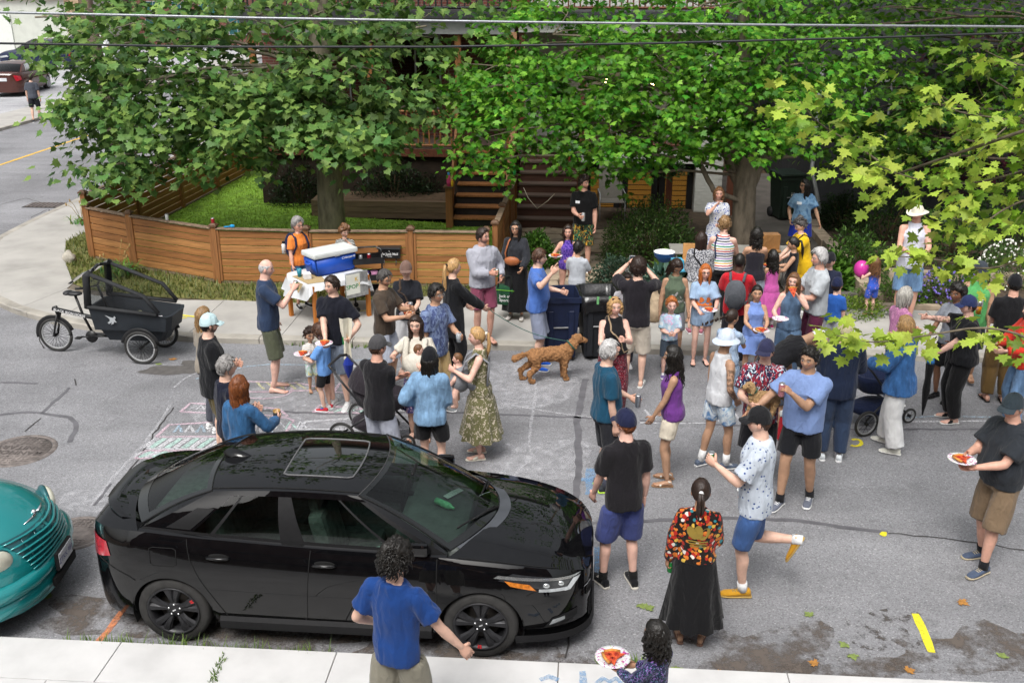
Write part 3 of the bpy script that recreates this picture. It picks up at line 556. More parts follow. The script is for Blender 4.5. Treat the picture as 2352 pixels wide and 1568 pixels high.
BW =empty('stone_edging',mat=MS.copy(),label='low stone edging of the planted bed beside the passage',cat='edging')
for k in range(9):part('edging_stone',BW,FL[k % 3],(6.02+rd.uniform(0,.03),6.30,2.2+k*.62,2.2+k*.62+.58,.08,.26+rd.uniform(0,.05)))
for k in range(7):part('edging_stone',BW,FL[(k+1) % 3],(6.32+k*.75,6.32+k*.75+.7,3.5+rd.uniform(0,.04),3.7,.08,.30+rd.uniform(0,.05)))
for k in range(4):part('edging_stone',BW,FL[(k+2) % 3],(6.05+k*.6,6.05+k*.6+.56,1.98+rd.uniform(0,.03),2.12,.08,.17))
# ================================================================ FAR SIDE OF THE CROSS STREET
def far_house(u0,u1,v0,v1,h,mat,label,roof=None):
 e =house_root('corner_building',label,'building');part('wall',e,mat,(u0,u1,v0,v1,-.05,h));part('roof',e,roof or DARKSIDE,(u0-.3,u1+.3,v0-.3,v1+.3,h,h+.35))
 return e
b1 =far_house(-46,-34,54,66,3.6,M('garage_white',srgb('c3c6bd'),.8,.06,2),'low pale garage with a red roof at the top left',M('roof_red',srgb('a8402f'),.8,.15,6));part('brick_pier',b1,brickmat('tan_brick',srgb('b39a7d'),srgb('a58a6c'),srgb('8f8272')),(-34,-33,53.8,55,0,3.6));part('garage_door',b1,M('door_pale',srgb('d5d8d2'),.7,.03),(-43,-38,53.9,53.98,0,2.6))
b2 =far_house(-33,-23.5,62,78,7,RBRICK,'red brick shop building with teal windows seen through the leaves');
for k in range(4):window(b2,-32+k*2.1,-30.6+k*2.1,61.9,.8,3.2,lit=M('teal_glass',srgb('2d5a5e'),.15,.1),frame=GREYP)
b3 =far_house(-8.5,4,40,55,6.5,M('siding_grey',srgb('8b8d90'),.8,.08,3),'grey house far behind the cedar side fence');
for k in range(3):window(b3,-7.5+k*2.6,-6+k*2.6,39.9,1,2.6);window(b3,-7.5+k*2.6,-6+k*2.6,39.9,4,5.6)
# ================================================================ NEAR SIDE, BEHIND THE VIEWER (unseen, added for the black car to mirror)
NH =house_root('near_house','dark brick house on the near side, added unseen for the sedan windows to mirror','house');part('wall',NH,RBRICK,(-9,9,-24,-16.2,0,9));part('porch_roof',NH,DARKSIDE,(-6,6,-16.1,-15.6,2.9,3.1))
for k in range(4):window(NH,-7.5+k*4,-5.9+k*4,-16.18,1.0,2.6);window(NH,-7.5+k*4,-5.9+k*4,-16.18,5.6,7.4)
# ================================================================ TREES AND PLANTS
def leaf_shape(kind):
 """flat lobed outline, unit length along +y from the stalk, slightly folded"""
 if kind =='plane':half =[(.10,.06),(.46,.02),(.40,.22),(.62,.40),(.36,.46),(.30,.66),(.13,.66),(0,1.02)]
 elif kind =='maple':half =[(.06,.08),(.34,.0),(.26,.18),(.58,.30),(.50,.42),(.62,.56),(.36,.50),(.22,.56),(.30,.74),(.12,.76),(0,1.04)]
 elif kind =='oval':half =[(.12,.2),(.2,.45),(.15,.75),(0,1)]
 else:half =[(.25,.3),(.22,.7),(0,1)]
 pts =[(0,0)]+half+[(-x,y) for x,y in reversed(half[:-1])]
 V =[(0,.42,.03)]+[(x,y,.10*abs(x)-.10*max(0,y-.5)**2) for x,y in pts];n =len(pts)
 return np.array(V),[(0,1+i,1+(i+1) % n) for i in range(n)]
def rotmats(d,roll,rng_):
 """frames with leaf tip along d and leaf face rolled"""
 d =d/np.linalg.norm(d,axis=1,keepdims=True);up =np.array([0,0,1.0]);s =np.cross(d,up);s /=np.maximum(1e-6,np.linalg.norm(s,axis=1,keepdims=True));n =np.cross(s,d)
 c,q =np.cos(roll)[:,None],np.sin(roll)[:,None];return s*c+n*q,d,n*c-s*q
def leaves_mesh(name,P,D,size,kind,cols,seed,par,roll=.5,mat=None,kind_tag=None):
 r =np.random.default_rng(seed);LV,LF =leaf_shape(kind);n =len(P);X,Y,Z =rotmats(D,r.normal(0,roll,n),r)
 sc_ =size*r.uniform(.65,1.2,n);V =(P[:,None,:]+(X[:,None,:]*LV[None,:,0:1]+Y[:,None,:]*LV[None,:,1:2]+Z[:,None,:]*LV[None,:,2:3])*sc_[:,None,None]).reshape(-1,3)
 m =len(LV);F =(np.array(LF)[None]+np.arange(n)[:,None,None]*m).reshape(-1,3);C =np.repeat(cols,m,axis=0)
 o =mesh(name,V,F,mat or LEAFM,par,False,col=C)
 if kind_tag:o['kind'] =kind_tag
 return o
def leaf_cols(n,base,tip,r,bright=.25):
 base,tip =np.array(base),np.array(tip);t =np.clip(r.beta(1.1,3.2,n),0,1)[:,None];c =base*(1-t)+tip*t;return c*(1+r.normal(0,.11,n))[:,None].clip(.4,1.8)
def branch(mb,a,b,r0,r1,rd,bend=.12,n=7):
 a,b =Vector(a),Vector(b);L =(b-a).length;off =Vector((rd.uniform(-1,1),rd.uniform(-1,1),rd.uniform(-.3,.9)))*L*bend;pts =[a.lerp(b,i/n)+off*math.sin(pi*i/n)+Vector((rd.uniform(-1,1),rd.uniform(-1,1),rd.uniform(-1,1)))*L*.012*(0 < i < n) for i in range(n+1)]
 mb.tube(pts,[lerp(r0,r1,(i/n)**.8) for i in range(n+1)],7);return pts
def tree(name,label,base,trunk_pts,trunk_r,blobs,sprays,per,leaf,size,colA,colB,barkc,seed,single=0,group=None,twig=True,droop=.35,spray=.42,cat='tree',upper=None,front=None):
 """trunk and limbs reaching into leafy masses; blobs = (centre, radii, weight)"""
 root =empty(name,base,0,label,cat,group);B =Vector(base);rd =random.Random(seed);r =np.random.default_rng(seed)
 bark =M('bark_'+barkc,srgb(barkc),.92,.28,5,.7,12,stretch=(2,2,.6));mb =MB();pts =[Vector(p)-B for p in trunk_pts]
 mb.tube(pts,trunk_r,12);mb.build('trunk',bark,root);mb =MB()
 tot =sum(b[2] for b in blobs);SP =[];SD =[]
 for c,rad,w in blobs:
  c =Vector(c);nb =max(1,int(sprays*w/tot));st =min(pts,key=lambda p:(p+B-c).length+abs(p.z+B.z-c.z+rad[2]*.5));limb =branch(mb,st,c-B,max(.03,trunk_r[-1]*.55),.02,rd,.12)
  for k in range(nb):
   v =r.normal(size=3);v /=np.linalg.norm(v);q =(r.uniform(.25,1)**.45);p =np.array(c)+v*np.array(rad)*q;SP.append(p);SD.append(v*np.array([1,1,.35]))
   if k % 9 ==0:branch(mb,limb[rd.randrange(3,8)],Vector(p)-B,.018,.005,rd,.15,4)
 if front is not None:
  for p,d in front:SP.append(np.array(p));SD.append(np.array(d))
 mb.build('limbs',bark,root)
 SP =np.array(SP);SD =np.array(SD);SD /=np.maximum(.2,np.linalg.norm(SD,axis=1,keepdims=True))
 n =len(SP);t =r.uniform(0,1,(n,per));side =r.normal(0,1,(n,per,3));side[:,:,2] *=.3
 P =SP[:,None,:]+SD[:,None,:]*(t[...,None]*spray)+side*(spray*.33);P[:,:,2] -=droop*spray*t**2
 D =SD[:,None,:]*.45+side*.5;D[:,:,2] -=.62;P =P.reshape(-1,3)-np.array(B);D =D.reshape(-1,3)
 sh =np.repeat(r.normal(0,.24,n),per)[:,None];cols =leaf_cols(len(P),colA,colB,r)*(1+sh).clip(.5,1.6)
 P3 =P+np.array(B)
 if single:
  fy =P3[:,1]*math.cos(TH)-(P3[:,2]-CAM_H)*math.sin(TH);sx =P3[:,0]/fy*FPX+1176;syy =784+FPX*(-(P3[:,2]-CAM_H)*math.cos(TH)-P3[:,1]*math.sin(TH))/fy
  dist =np.where((sx > 20) & (sx < 2330) & (syy > 15) & (syy < 1540),fy,1e9);idx =np.argsort(dist)[:single];keep =np.ones(len(P),bool);keep[idx] =False
  LV,LF =leaf_shape(leaf);me =[]
  for k in range(5):
   o =bpy.data.meshes.new('leaf');c =leaf_cols(1,colA,colB,r)[0]*[1.0,.85,1.15,1.0,1.3][k];o.from_pydata(LV.tolist(),[],[list(f) for f in LF]);o.materials.append(LEAFM);a =o.color_attributes.new('Col','FLOAT_COLOR','POINT');cc =np.ones((len(LV),4),'f');cc[:,:3] =c;a.data.foreach_set('color',cc.ravel());me.append(o)
  X,Y,Z =rotmats(D[idx],r.normal(0,.5,len(idx)),r)
  for j in range(len(idx)):
   o =bpy.data.objects.new('leaf',me[j % 5]);COL.objects.link(o);o.parent =root;s =size*r.uniform(.7,1.2);Mx =Matrix((X[j],Y[j],Z[j])).transposed().to_4x4();o.matrix_local =Matrix.Translation(P[idx[j]]) @ Mx @ Matrix.Diagonal((s,s,s,1))
  P,D,cols =P[keep],D[keep],cols[keep]
 leaves_mesh('crown',P,D,size,leaf,cols,seed+1,root,kind_tag='stuff')
 return root
def vray(px,py,y):
 """point at depth y (metres from the camera wall) that the photograph shows at px, py"""
 d =Vector((px-1176,FPX*math.cos(TH)-(py-784)*math.sin(TH),-(FPX*math.sin(TH)+(py-784)*math.cos(TH))));t =y/d.y;return Vector((d.x*t,d.y*t,CAM_H+d.z*t))
tb =at(752,548,.1);tb =Vector((tb.x*.93,20.2,.1));T1 =[tb,tb+Vector((0,0,1.0)),tb+Vector((.02,.05,2.2)),tb+Vector((-.05,.1,3.6)),tb+Vector((0,.2,5.4)),tb+Vector((.05,.3,8))]
Bp =lambda px,py,y,rx,ry,rz,w:(vray(px,py,y),(rx,ry,rz),w)
plane =[Bp(225,105,20.5,.8,1.1,.5,6),Bp(330,90,20,1.5,1.4,.8,10),Bp(215,208,19.5,.75,.9,.4,6),Bp(330,204,19.3,1.3,1.2,.6,11),Bp(270,280,19.0,.6,.8,.35,5),Bp(270,358,18.8,.75,.7,.28,5),Bp(420,270,19.2,1.0,1.0,.6,9),Bp(520,180,19.6,1.4,1.4,.9,12),Bp(560,280,19.0,1.0,1.0,.5,10),Bp(540,358,18.8,.35,.4,.38,4),
Bp(640,252,19.0,.9,1.0,.6,9),Bp(700,120,19.8,1.3,1.3,.8,9),Bp(760,224,19.2,1.1,1.0,.6,9),Bp(780,297,18.9,1.0,.9,.35,8),Bp(870,160,19.8,1.2,1.3,.7,8),Bp(930,244,19.3,.9,.9,.4,5),Bp(610,30,20,2.2,1.6,.6,9),Bp(980,60,20.3,1.3,1.3,.6,6),Bp(420,20,20.5,2.2,1.6,.5,7),Bp(80,40,21,.7,1.0,.3,2),Bp(840,332,18.9,.45,.5,.2,3),Bp(250,382,18.7,.4,.4,.15,2)]
plane +=[((tb.x+dx,tb.y+dy,z),(rx,rx,rz),w) for dx,dy,z,rx,rz,w in ((-3.5,0,7.6,2.2,.9,8),(0,-1.2,8.2,2.4,1.0,9),(3,.5,7.8,2.0,.9,7),(-1,.5,10,2.2,1.0,6),(2,.5,10,1.8,.9,5))]
tree('plane_tree','broad plane tree with patchy grey trunk standing on the lawn',tb,T1,[.30,.27,.25,.22,.17,.08],plane,600,22,'plane',.168,srgb('3d6630'),srgb('9db85c'),'857c6c',5,single=300,spray=.62)
mbs =at(1705,600,.1);mbs =Vector((mbs.x,mbs.y,.1));T2 =[mbs,mbs+Vector((-.03,.05,.8)),mbs+Vector((-.06,.1,1.7)),mbs+Vector((-.12,.15,2.5)),mbs+Vector((-.25,.2,3.4)),mbs+Vector((-.3,.3,5)),mbs+Vector((-.2,.3,8))]
mp =[Bp(1150,150,19.6,.9,1.2,.7,8),Bp(1270,80,19.8,1.2,1.3,.8,12),Bp(1190,215,19.2,.8,.9,.40,6),Bp(1110,300,19,.42,.6,.42,4),Bp(1115,376,18.9,.28,.3,.22,2),Bp(1290,228,19.2,.9,1.0,.6,9),Bp(1390,276,19.0,.9,.9,.4,8),Bp(1330,316,18.9,.7,.8,.22,5),Bp(1440,160,19.2,1.3,1.2,.7,13),Bp(1530,218,18.8,1.1,1.0,.5,11),Bp(1480,306,18.9,.8,.8,.3,6),Bp(1560,60,19.4,1.6,1.4,.8,12),
Bp(1540,316,19.4,.8,.7,.35,5),Bp(1640,130,18.9,1.2,1.2,.7,10),Bp(1750,220,18.6,.9,.9,.7,11),Bp(1740,306,18.5,.55,.6,.4,7),Bp(1780,80,19.2,1.4,1.3,.8,11),Bp(1900,150,19,1.1,1.2,.7,8),Bp(1400,386,19.2,.25,.3,.12,1),Bp(1060,228,19.5,.4,.5,.35,3),Bp(1480,10,20,3,1.6,.5,10),Bp(1620,248,19.2,.6,.7,.45,4)]
mp +=[((mbs.x+dx,mbs.y+dy,z),(rx,rx,rz),w) for dx,dy,z,rx,rz,w in ((-3.4,.3,6.9,2.0,.9,8),(0,-1,7.4,2.2,1.0,9),(2.5,.5,7.0,2.0,.9,7),(-1,.5,9.2,2.0,.9,5))]
MT =tree('maple_tree','forked maple tree rising from the garden in front of the white house',mbs,T2,[.26,.23,.22,.19,.15,.1,.05],mp,760,26,'maple',.118,srgb('37781a'),srgb('98c644'),'7d7263',9,single=300,spray=.50)
mb =MB();rd =random.Random(3);O =Vector(mbs)
for a,b,r0,r1 in ((O+Vector((-.08,.1,1.5)),vray(1640,280,19.5),.15,.07),(O+Vector((-.05,.1,1.35)),vray(1775,330,19.4),.17,.09),(vray(1775,330,19.4),vray(1790,150,19),.1,.05),(O+Vector((-.1,.1,2.2)),vray(1595,355,19.4),.08,.03),(vray(1600,360,19.4),vray(1640,440,19),.05,.05),(vray(1640,440,19),O+Vector((-.1,0,1.2)),.05,.05),(O+Vector((.1,.1,2.0)),vray(1830,360,19.4),.08,.03),(vray(1165,360,18.95),vray(1075,300,19.1),.02,.008),(O+Vector((-.1,.1,2.3)),vray(1560,360,19),.05,.02)):
 mb =MB();branch(mb,a-O,b-O,r0,r1,rd,.06);mb.build('limb',_mats['bark_7d7263'],MT)
tb3 =S(11.5,5.4,.1);T3 =[tb3,tb3+Vector((0,0,2)),tb3+Vector((-.2,0,4)),tb3+Vector((-.3,0,7))]
bt =[Bp(1950,60,21,1.6,1.3,.9,10),Bp(2120,80,21.5,1.8,1.3,1,12),Bp(2280,60,21,1.6,1.3,.9,10),Bp(2000,220,21,1.2,1.1,.8,9),Bp(2100,300,20.5,1.2,1.0,.6,9),Bp(2240,230,21,1.4,1.2,.8,10),Bp(2020,330,20.8,.8,.8,.4,5),Bp(2330,190,20.5,1,1,.8,6),Bp(1940,300,21.5,.7,.7,.5,4)]
bt +=[((tb3.x+dx,tb3.y,z),(rx,rx,rz),w) for dx,z,rx,rz,w in ((-2,7.2,2.4,1.2,14),(1.5,7.4,2.4,1.2,12),(-4,7,1.8,1,8))]
tree('maple_tree','dark green maple behind the right-hand garden',tb3,T3,[.2,.18,.14,.06],bt,460,22,'maple',.12,srgb('2a5a14'),srgb('7fa634'),'5b5144',15,single=0,spray=.5)
tb4 =S(13.5,8.0,.1);T4 =[tb4,tb4+Vector((0,0,2)),tb4+Vector((-.1,0,3.5))]
tree('japanese_maple','dark purple maple in the right-hand garden against the house',tb4,T4,[.09,.07,.03],[Bp(2160,350,23,1.1,.8,.7,8),Bp(2290,380,22,.9,.8,.5,6),Bp(2200,180,23,1,.8,.9,6),Bp(2250,110,23.5,.8,.7,.6,4)],150,14,'maple',.11,srgb('33141c'),srgb('5a2230'),'4a3b36',21,spray=.4)
tn =Vector((9.5,4.6,.1));T5 =[tn,tn+Vector((-.1,.1,2.5)),tn+Vector((-.3,.3,4.6)),tn+Vector((-.3,.5,6.5)),tn+Vector((-.3,.5,9))]
boughs =[[(2420,800),(2280,745),(2130,770),(2000,790),(1920,770)],[(2420,560),(2280,625),(2180,600),(2100,590),(2060,590)],[(2420,370),(2260,420),(2150,425),(2050,395),(1985,365)],[(2420,300),(2290,270),(2190,260),(2140,200)],[(2430,160),(2330,150),(2250,110)],[(2060,400),(1960,330),(1870,280),(1825,210)],[(2420,440),(2320,470),(2250,520),(2190,500)],[(2420,240),(2350,260),(2290,310),(2240,360)]]
deps =[8.4,9.0,9.6,9.8,10,9.9,9.2,9.6];front =[];rr =np.random.default_rng(4);RT =None;brm =MB()
dens =[26,20,40,26,16,26,26,26];wid =[.09,.08,.14,.14,.12,.11,.15,.16]
for bpts,dp,dn,wd_ in zip(boughs,deps,dens,wid):
 pts =[vray(x,y,dp+.25*math.sin(i*1.3)) for i,(x,y) in enumerate(bpts)]
 for _ in range(2):pts =[pts[0]]+[q for a,b in zip(pts[:-1],pts[1:]) for q in (a.lerp(b,.25),a.lerp(b,.75))]+[pts[-1]]
 brm.tube([p-tn for p in [T5[2]+Vector((0,0,.2))]+pts] if dp > 99 else [p-tn for p in pts],[lerp(.014,.003,i/(len(pts)-1)) for i in range(len(pts))],6)
 brm.tube([T5[3]-tn,(T5[3]-tn).lerp(pts[0]-tn,.5)+Vector((0,0,.3)),pts[0]-tn],[.05,.03,.014],6)
 for k in range(dn):
  s =k/dn*(len(pts)-1.001);i =int(s);p =pts[i].lerp(pts[i+1],s-i);dr =(pts[i+1]-pts[i]).normalized();front.append((np.array(p)+rr.normal(0,wd_,3)*np.array([1,1.2,.75]),np.array(dr)*.8+rr.normal(0,.5,3)))
near =tree('maple_tree','yellow-green maple whose boughs reach in at the right edge in front of the people',tn,T5,[.16,.15,.13,.1,.05],[((tn.x-.5,tn.y+.5,8.6),(2.6,2.6,1.2),1)],90,5,'maple',.125,srgb('6f9828'),srgb('c2c857'),'6b6152',31,single=300,spray=.20,front=front,droop=.3)
brm.build('boughs',_mats['bark_6b6152'],near)
def shrub(name,label,px,py,r,n,leaf,size,cA,cB,seed,z=.1,cat='shrub',stem=True,pos=None):
 b =pos or at(px,py,z);root =empty(name,b,0,label,cat);g =np.random.default_rng(seed);v =g.normal(size=(n,3));v /=np.linalg.norm(v,axis=1,keepdims=True);v[:,2] =np.abs(v[:,2])*1.0
 q =g.uniform(.15,1,n)**.4;lump =np.array([1+.22*mnoise.noise(Vector(x)*2.2+Vector((seed,0,0))) for x in v]);P =v*np.array(r)*(q*lump)[:,None];D =v+g.normal(0,.6,(n,3))
 leaves_mesh('foliage',P,D,size,leaf,leaf_cols(n,cA,cB,g),seed,root,.6,kind_tag='stuff')
 if stem:
  mb =MB()
  for k in range(6):mb.tube([(0,0,-.02),(r[0]*g.uniform(-.4,.4),r[1]*g.uniform(-.4,.4),r[2]*.7)],[.018,.006],5)
  mb.build('stems',M('stem_brown',srgb('54432f'),.9,.2),root)
 return root
DG,LG =srgb('2f4a1c'),srgb('6f8a3a')
shrub('round_shrub','large rounded green shrub right of the flagstone path',1490,600,(1.05,.85,1.25),9500,'oval',.062,srgb('2c4a1c'),srgb('6c8a40'),3)
shrub('trailing_vine','big-leaved vine arching over the round shrub',1440,500,(.75,.35,.45),700,'oval',.13,srgb('26401d'),srgb('527038'),5,pos=at(1500,500,.1)+Vector((0,.2,.95)))
shrub('low_juniper','low dark juniper spilling over the rocks beside the path',1420,655,(.55,.5,.55),2400,'blade',.06,srgb('2b4030'),srgb('55705a'),7);shrub('feathery_shrub','fine-leaved bright green shrub behind the woman with the orange belt bag',1232,610,(.42,.4,.7),2400,'blade',.07,srgb('31561b'),srgb('6f9a3a'),8)
shrub('hosta','blue-green hosta clump beside the black bin',1525,660,(.42,.32,.3),120,'oval',.24,srgb('3f6657'),srgb('7d9b8c'),9);shrub('garden_grass','tuft of long garden grass behind the party table',1560,640,(.45,.3,.5),700,'blade',.20,srgb('3e5f22'),srgb('86a04a'),10)
shrub('dark_bush','dark evergreen bush left of the plane tree trunk under the porch',690,470,(.75,.5,1.0),2600,'oval',.07,srgb('14240f'),srgb('2f4a20'),11);shrub('dark_bush','dark evergreen bush right of the plane tree trunk below the railing',905,478,(1.05,.5,1.15),3600,'oval',.07,srgb('14240f'),srgb('335022'),12);shrub('dark_bush','dark bush under the porch next to the wooden newel post',985,470,(.5,.4,.95),1500,'oval',.07,srgb('16280f'),srgb('33521f'),13)
for k,(px,py,r,lab,ca,cb,lf,sz) in enumerate([(1960,640,(.7,.6,.9),'leafy climbing shrub right of the passage','2c4a1a','6f9440','oval',.09),(1890,650,(.45,.5,.45),'fern clump in the bed beside the passage','35591c','6f9a33','blade',.22),(2030,560,(1.0,.6,1.3),'dense dark ivy mound behind the curly-haired toddler','1f3514','4f7030','oval',.08),(2180,600,(1.0,.7,1.2),'leafy green shrub behind the man in the white hat','24401a','5f8238','oval',.09),(2300,560,(1.0,.7,1.4),'tall hedge shrub at the right edge behind the man in green','24401a','557a33','oval',.09),(1930,520,(.6,.5,.8),'shaded ivy against the dark house wall','1a2d12','385424','oval',.08),(2080,470,(1.2,.5,1.0),'dark shrubbery at the foot of the dark house','1a2c12','3d5a26','oval',.08),(2260,440,(1.2,.6,1.3),'dark mass of shrubs below the purple maple','1a2c12','3d5a26','oval',.08)]):
 shrub('garden_shrub',lab,px,py,r,2400,lf,sz,srgb(ca),srgb(cb),40+k)
for k,(px,py,r,lab,ca,cb,fc,nf) in enumerate([(1945,720,(.75,.45,.28),'yellow-green ground cover at the pavement edge by the toddler','4f7022','9aa944',None,0),(2050,690,(.7,.5,.4),'green ground cover between the toddler and the man in the white hat','3a5c20','7c9a44',None,0),(2175,690,(.6,.45,.6),'purple flowering plant right of the man in the white hat','3d5a2a','6f8850','6f63b0',260),(2310,650,(.6,.5,.8),'white flowering bush behind the man in the black cap','3a5826','6c8a40','e6e6dc',200)]):
 e =shrub('flower_bed',lab,px,py,r,1800,'oval',.06,srgb(ca),srgb(cb),60+k,cat='plant',stem=False)
 if fc:
  g =np.random.default_rng(k);v =g.normal(size=(nf,3));v /=np.linalg.norm(v,axis=1,keepdims=True);v[:,2] =np.abs(v[:,2]);mb =MB()
  for q in v*np.array(r)*1.03:mb.ball(q,.022,5,3)
  o =mb.build('flowers',M('petal_'+fc,srgb(fc),.7,.15),e);o['kind'] ='stuff'
def lilies(label,px,py,n,L,seed):
 b =at(px,py,.1);root =empty('day_lily',b,0,label,'plant');rd =random.Random(seed);V =[];F =[];Cc =[]
 for i in range(n):
  a =rd.uniform(0,2*pi);l =L*rd.uniform(.6,1.15);d =Vector((math.cos(a),math.sin(a),0));s =Vector((-d.y,d.x,0))*.016;o =Vector((rd.gauss(0,.12),rd.gauss(0,.12),0));k =len(V);c =[lerp(x,y,rd.random()) for x,y in zip(srgb('4a6c2e'),srgb('86a25a'))]
  for j in range(6):t =j/5;p =o+d*(l*.62*t)+Vector((0,0,l*(.95*t-.75*t*t)));w =(1-t)**.7;V +=[p-s*w,p+s*w];Cc +=[c,c]
  F +=[(k+2*j,k+2*j+1,k+2*j+3,k+2*j+2) for j in range(5)]
 mesh('blades',V,[list(f) for f in F],LEAFM,root,False,col=np.array(Cc));mb =MB()
 for i in range(7):a =rd.uniform(0,6.28);q =Vector((math.cos(a)*.3,math.sin(a)*.3,.5+rd.uniform(-.1,.15)));mb.tube([(0,0,0),q*.6+Vector((0,0,.1)),q],.005,4);mb.ball(q,(.018,.018,.04),6,4)
 mb.build('seed_stalks',M('dry_stalk',srgb('a58a58'),.9,.2),root)
lilies('large day lily clump at the bend of the fence above the cargo bike',275,632,110,.75,2);lilies('small day lily clump at the fence corner near the side street',190,512,50,.5,4);lilies('iris leaves inside the fence corner on the lawn',272,478,30,.75,6)
pb =S(-13.2,17.2,0);pb =at(268,345,.1);e =empty('utility_pole',pb,0,'weathered wooden utility pole behind the plane tree leaves','pole');mb =MB();mb.tube([(0,0,-.2),(-.25,0,4),(-.9,.2,12)],[.19,.17,.13],12);mb.build('pole',M('pole_wood',srgb('6f6157'),.9,.25,4,.4,10,stretch=(4,4,.5)),e)
for nm,pts,r,mat,lab in (('cable',[vray(x,y,10) for x,y in ((-1500,-30),(-400,13),(0,29),(600,42),(1176,51),(1800,58),(2352,62),(2800,63),(3900,58))],.013,M('cable_steel',srgb('94979c'),.4,.15,60,metal=.5),'bright twisted steel overhead cable, the upper of the two'),('cable',[vray(x,y,10.2) for x,y in ((-1500,70),(-400,94),(0,100),(500,108),(1000,108),(1500,100),(2000,87),(2352,76),(3900,15))],.012,M('cable_black',srgb('2b2d30'),.45,.1,metal=.1),'thin black overhead cable, the lower of the two')):
 mb =MB();mb.tube(pts,r,6);tag(mb.build(nm,mat),lab,'cable','overhead cables')
 # ================================================================ CARS
def pchip(xs,ys):
 xs =np.array(xs,float);ys =np.array(ys,float)
 if xs[0] > xs[-1]:xs,ys =xs[::-1],ys[::-1]
 h =np.diff(xs);d =np.diff(ys)/h;m =np.zeros(len(xs));m[0],m[-1] =d[0],d[-1]
 for i in range(1,len(xs)-1):
  if d[i-1]*d[i] > 0:w1,w2 =2*h[i]+h[i-1],h[i]+2*h[i-1];m[i] =(w1+w2)/(w1/d[i-1]+w2/d[i])
 def f(x):
  x =min(max(x,xs[0]),xs[-1]);i =min(int(np.searchsorted(xs,x,'right'))-1,len(xs)-2);i =max(i,0);t =(x-xs[i])/h[i]
  return float((2*t**3-3*t*t+1)*ys[i]+(t**3-2*t*t+t)*h[i]*m[i]+(-2*t**3+3*t*t)*ys[i+1]+(t**3-t*t)*h[i]*m[i+1])
 return f
def paint(name,c,rough=.25,metal=0.0,dust=0.0):
 if name in _mats:return _mats[name]
 m,nt,p =newmat(name);_mats[name] =m;c =srgb(c) if isinstance(c,str) else c
 p.inputs['Base Color'].default_value =(*c,1);p.inputs['Roughness'].default_value =rough;p.inputs['Metallic'].default_value =metal;p.inputs['Specular IOR Level'].default_value =0 if metal ==0 else .5
 p.inputs['Coat Weight'].default_value =1;p.inputs['Coat Roughness'].default_value =.02;p.inputs['Coat IOR'].default_value =1.5
 n =noise_n(nt,coords(nt),14,4,.7);r =ramp(nt,[(.45,shade(c,1)),(.8,tuple(x+dust for x in c))]);nt.links.new(n.outputs[0],r.inputs[0]);nt.links.new(r.outputs[0],p.inputs['Base Color'])
 return m
def grid_faces(nu,nv,wrap=False):return [(j*nu+i,j*nu+i+1,(j+1)*nu+i+1,(j+1)*nu+i) for j in range(nv-1) for i in range(nu-1)]
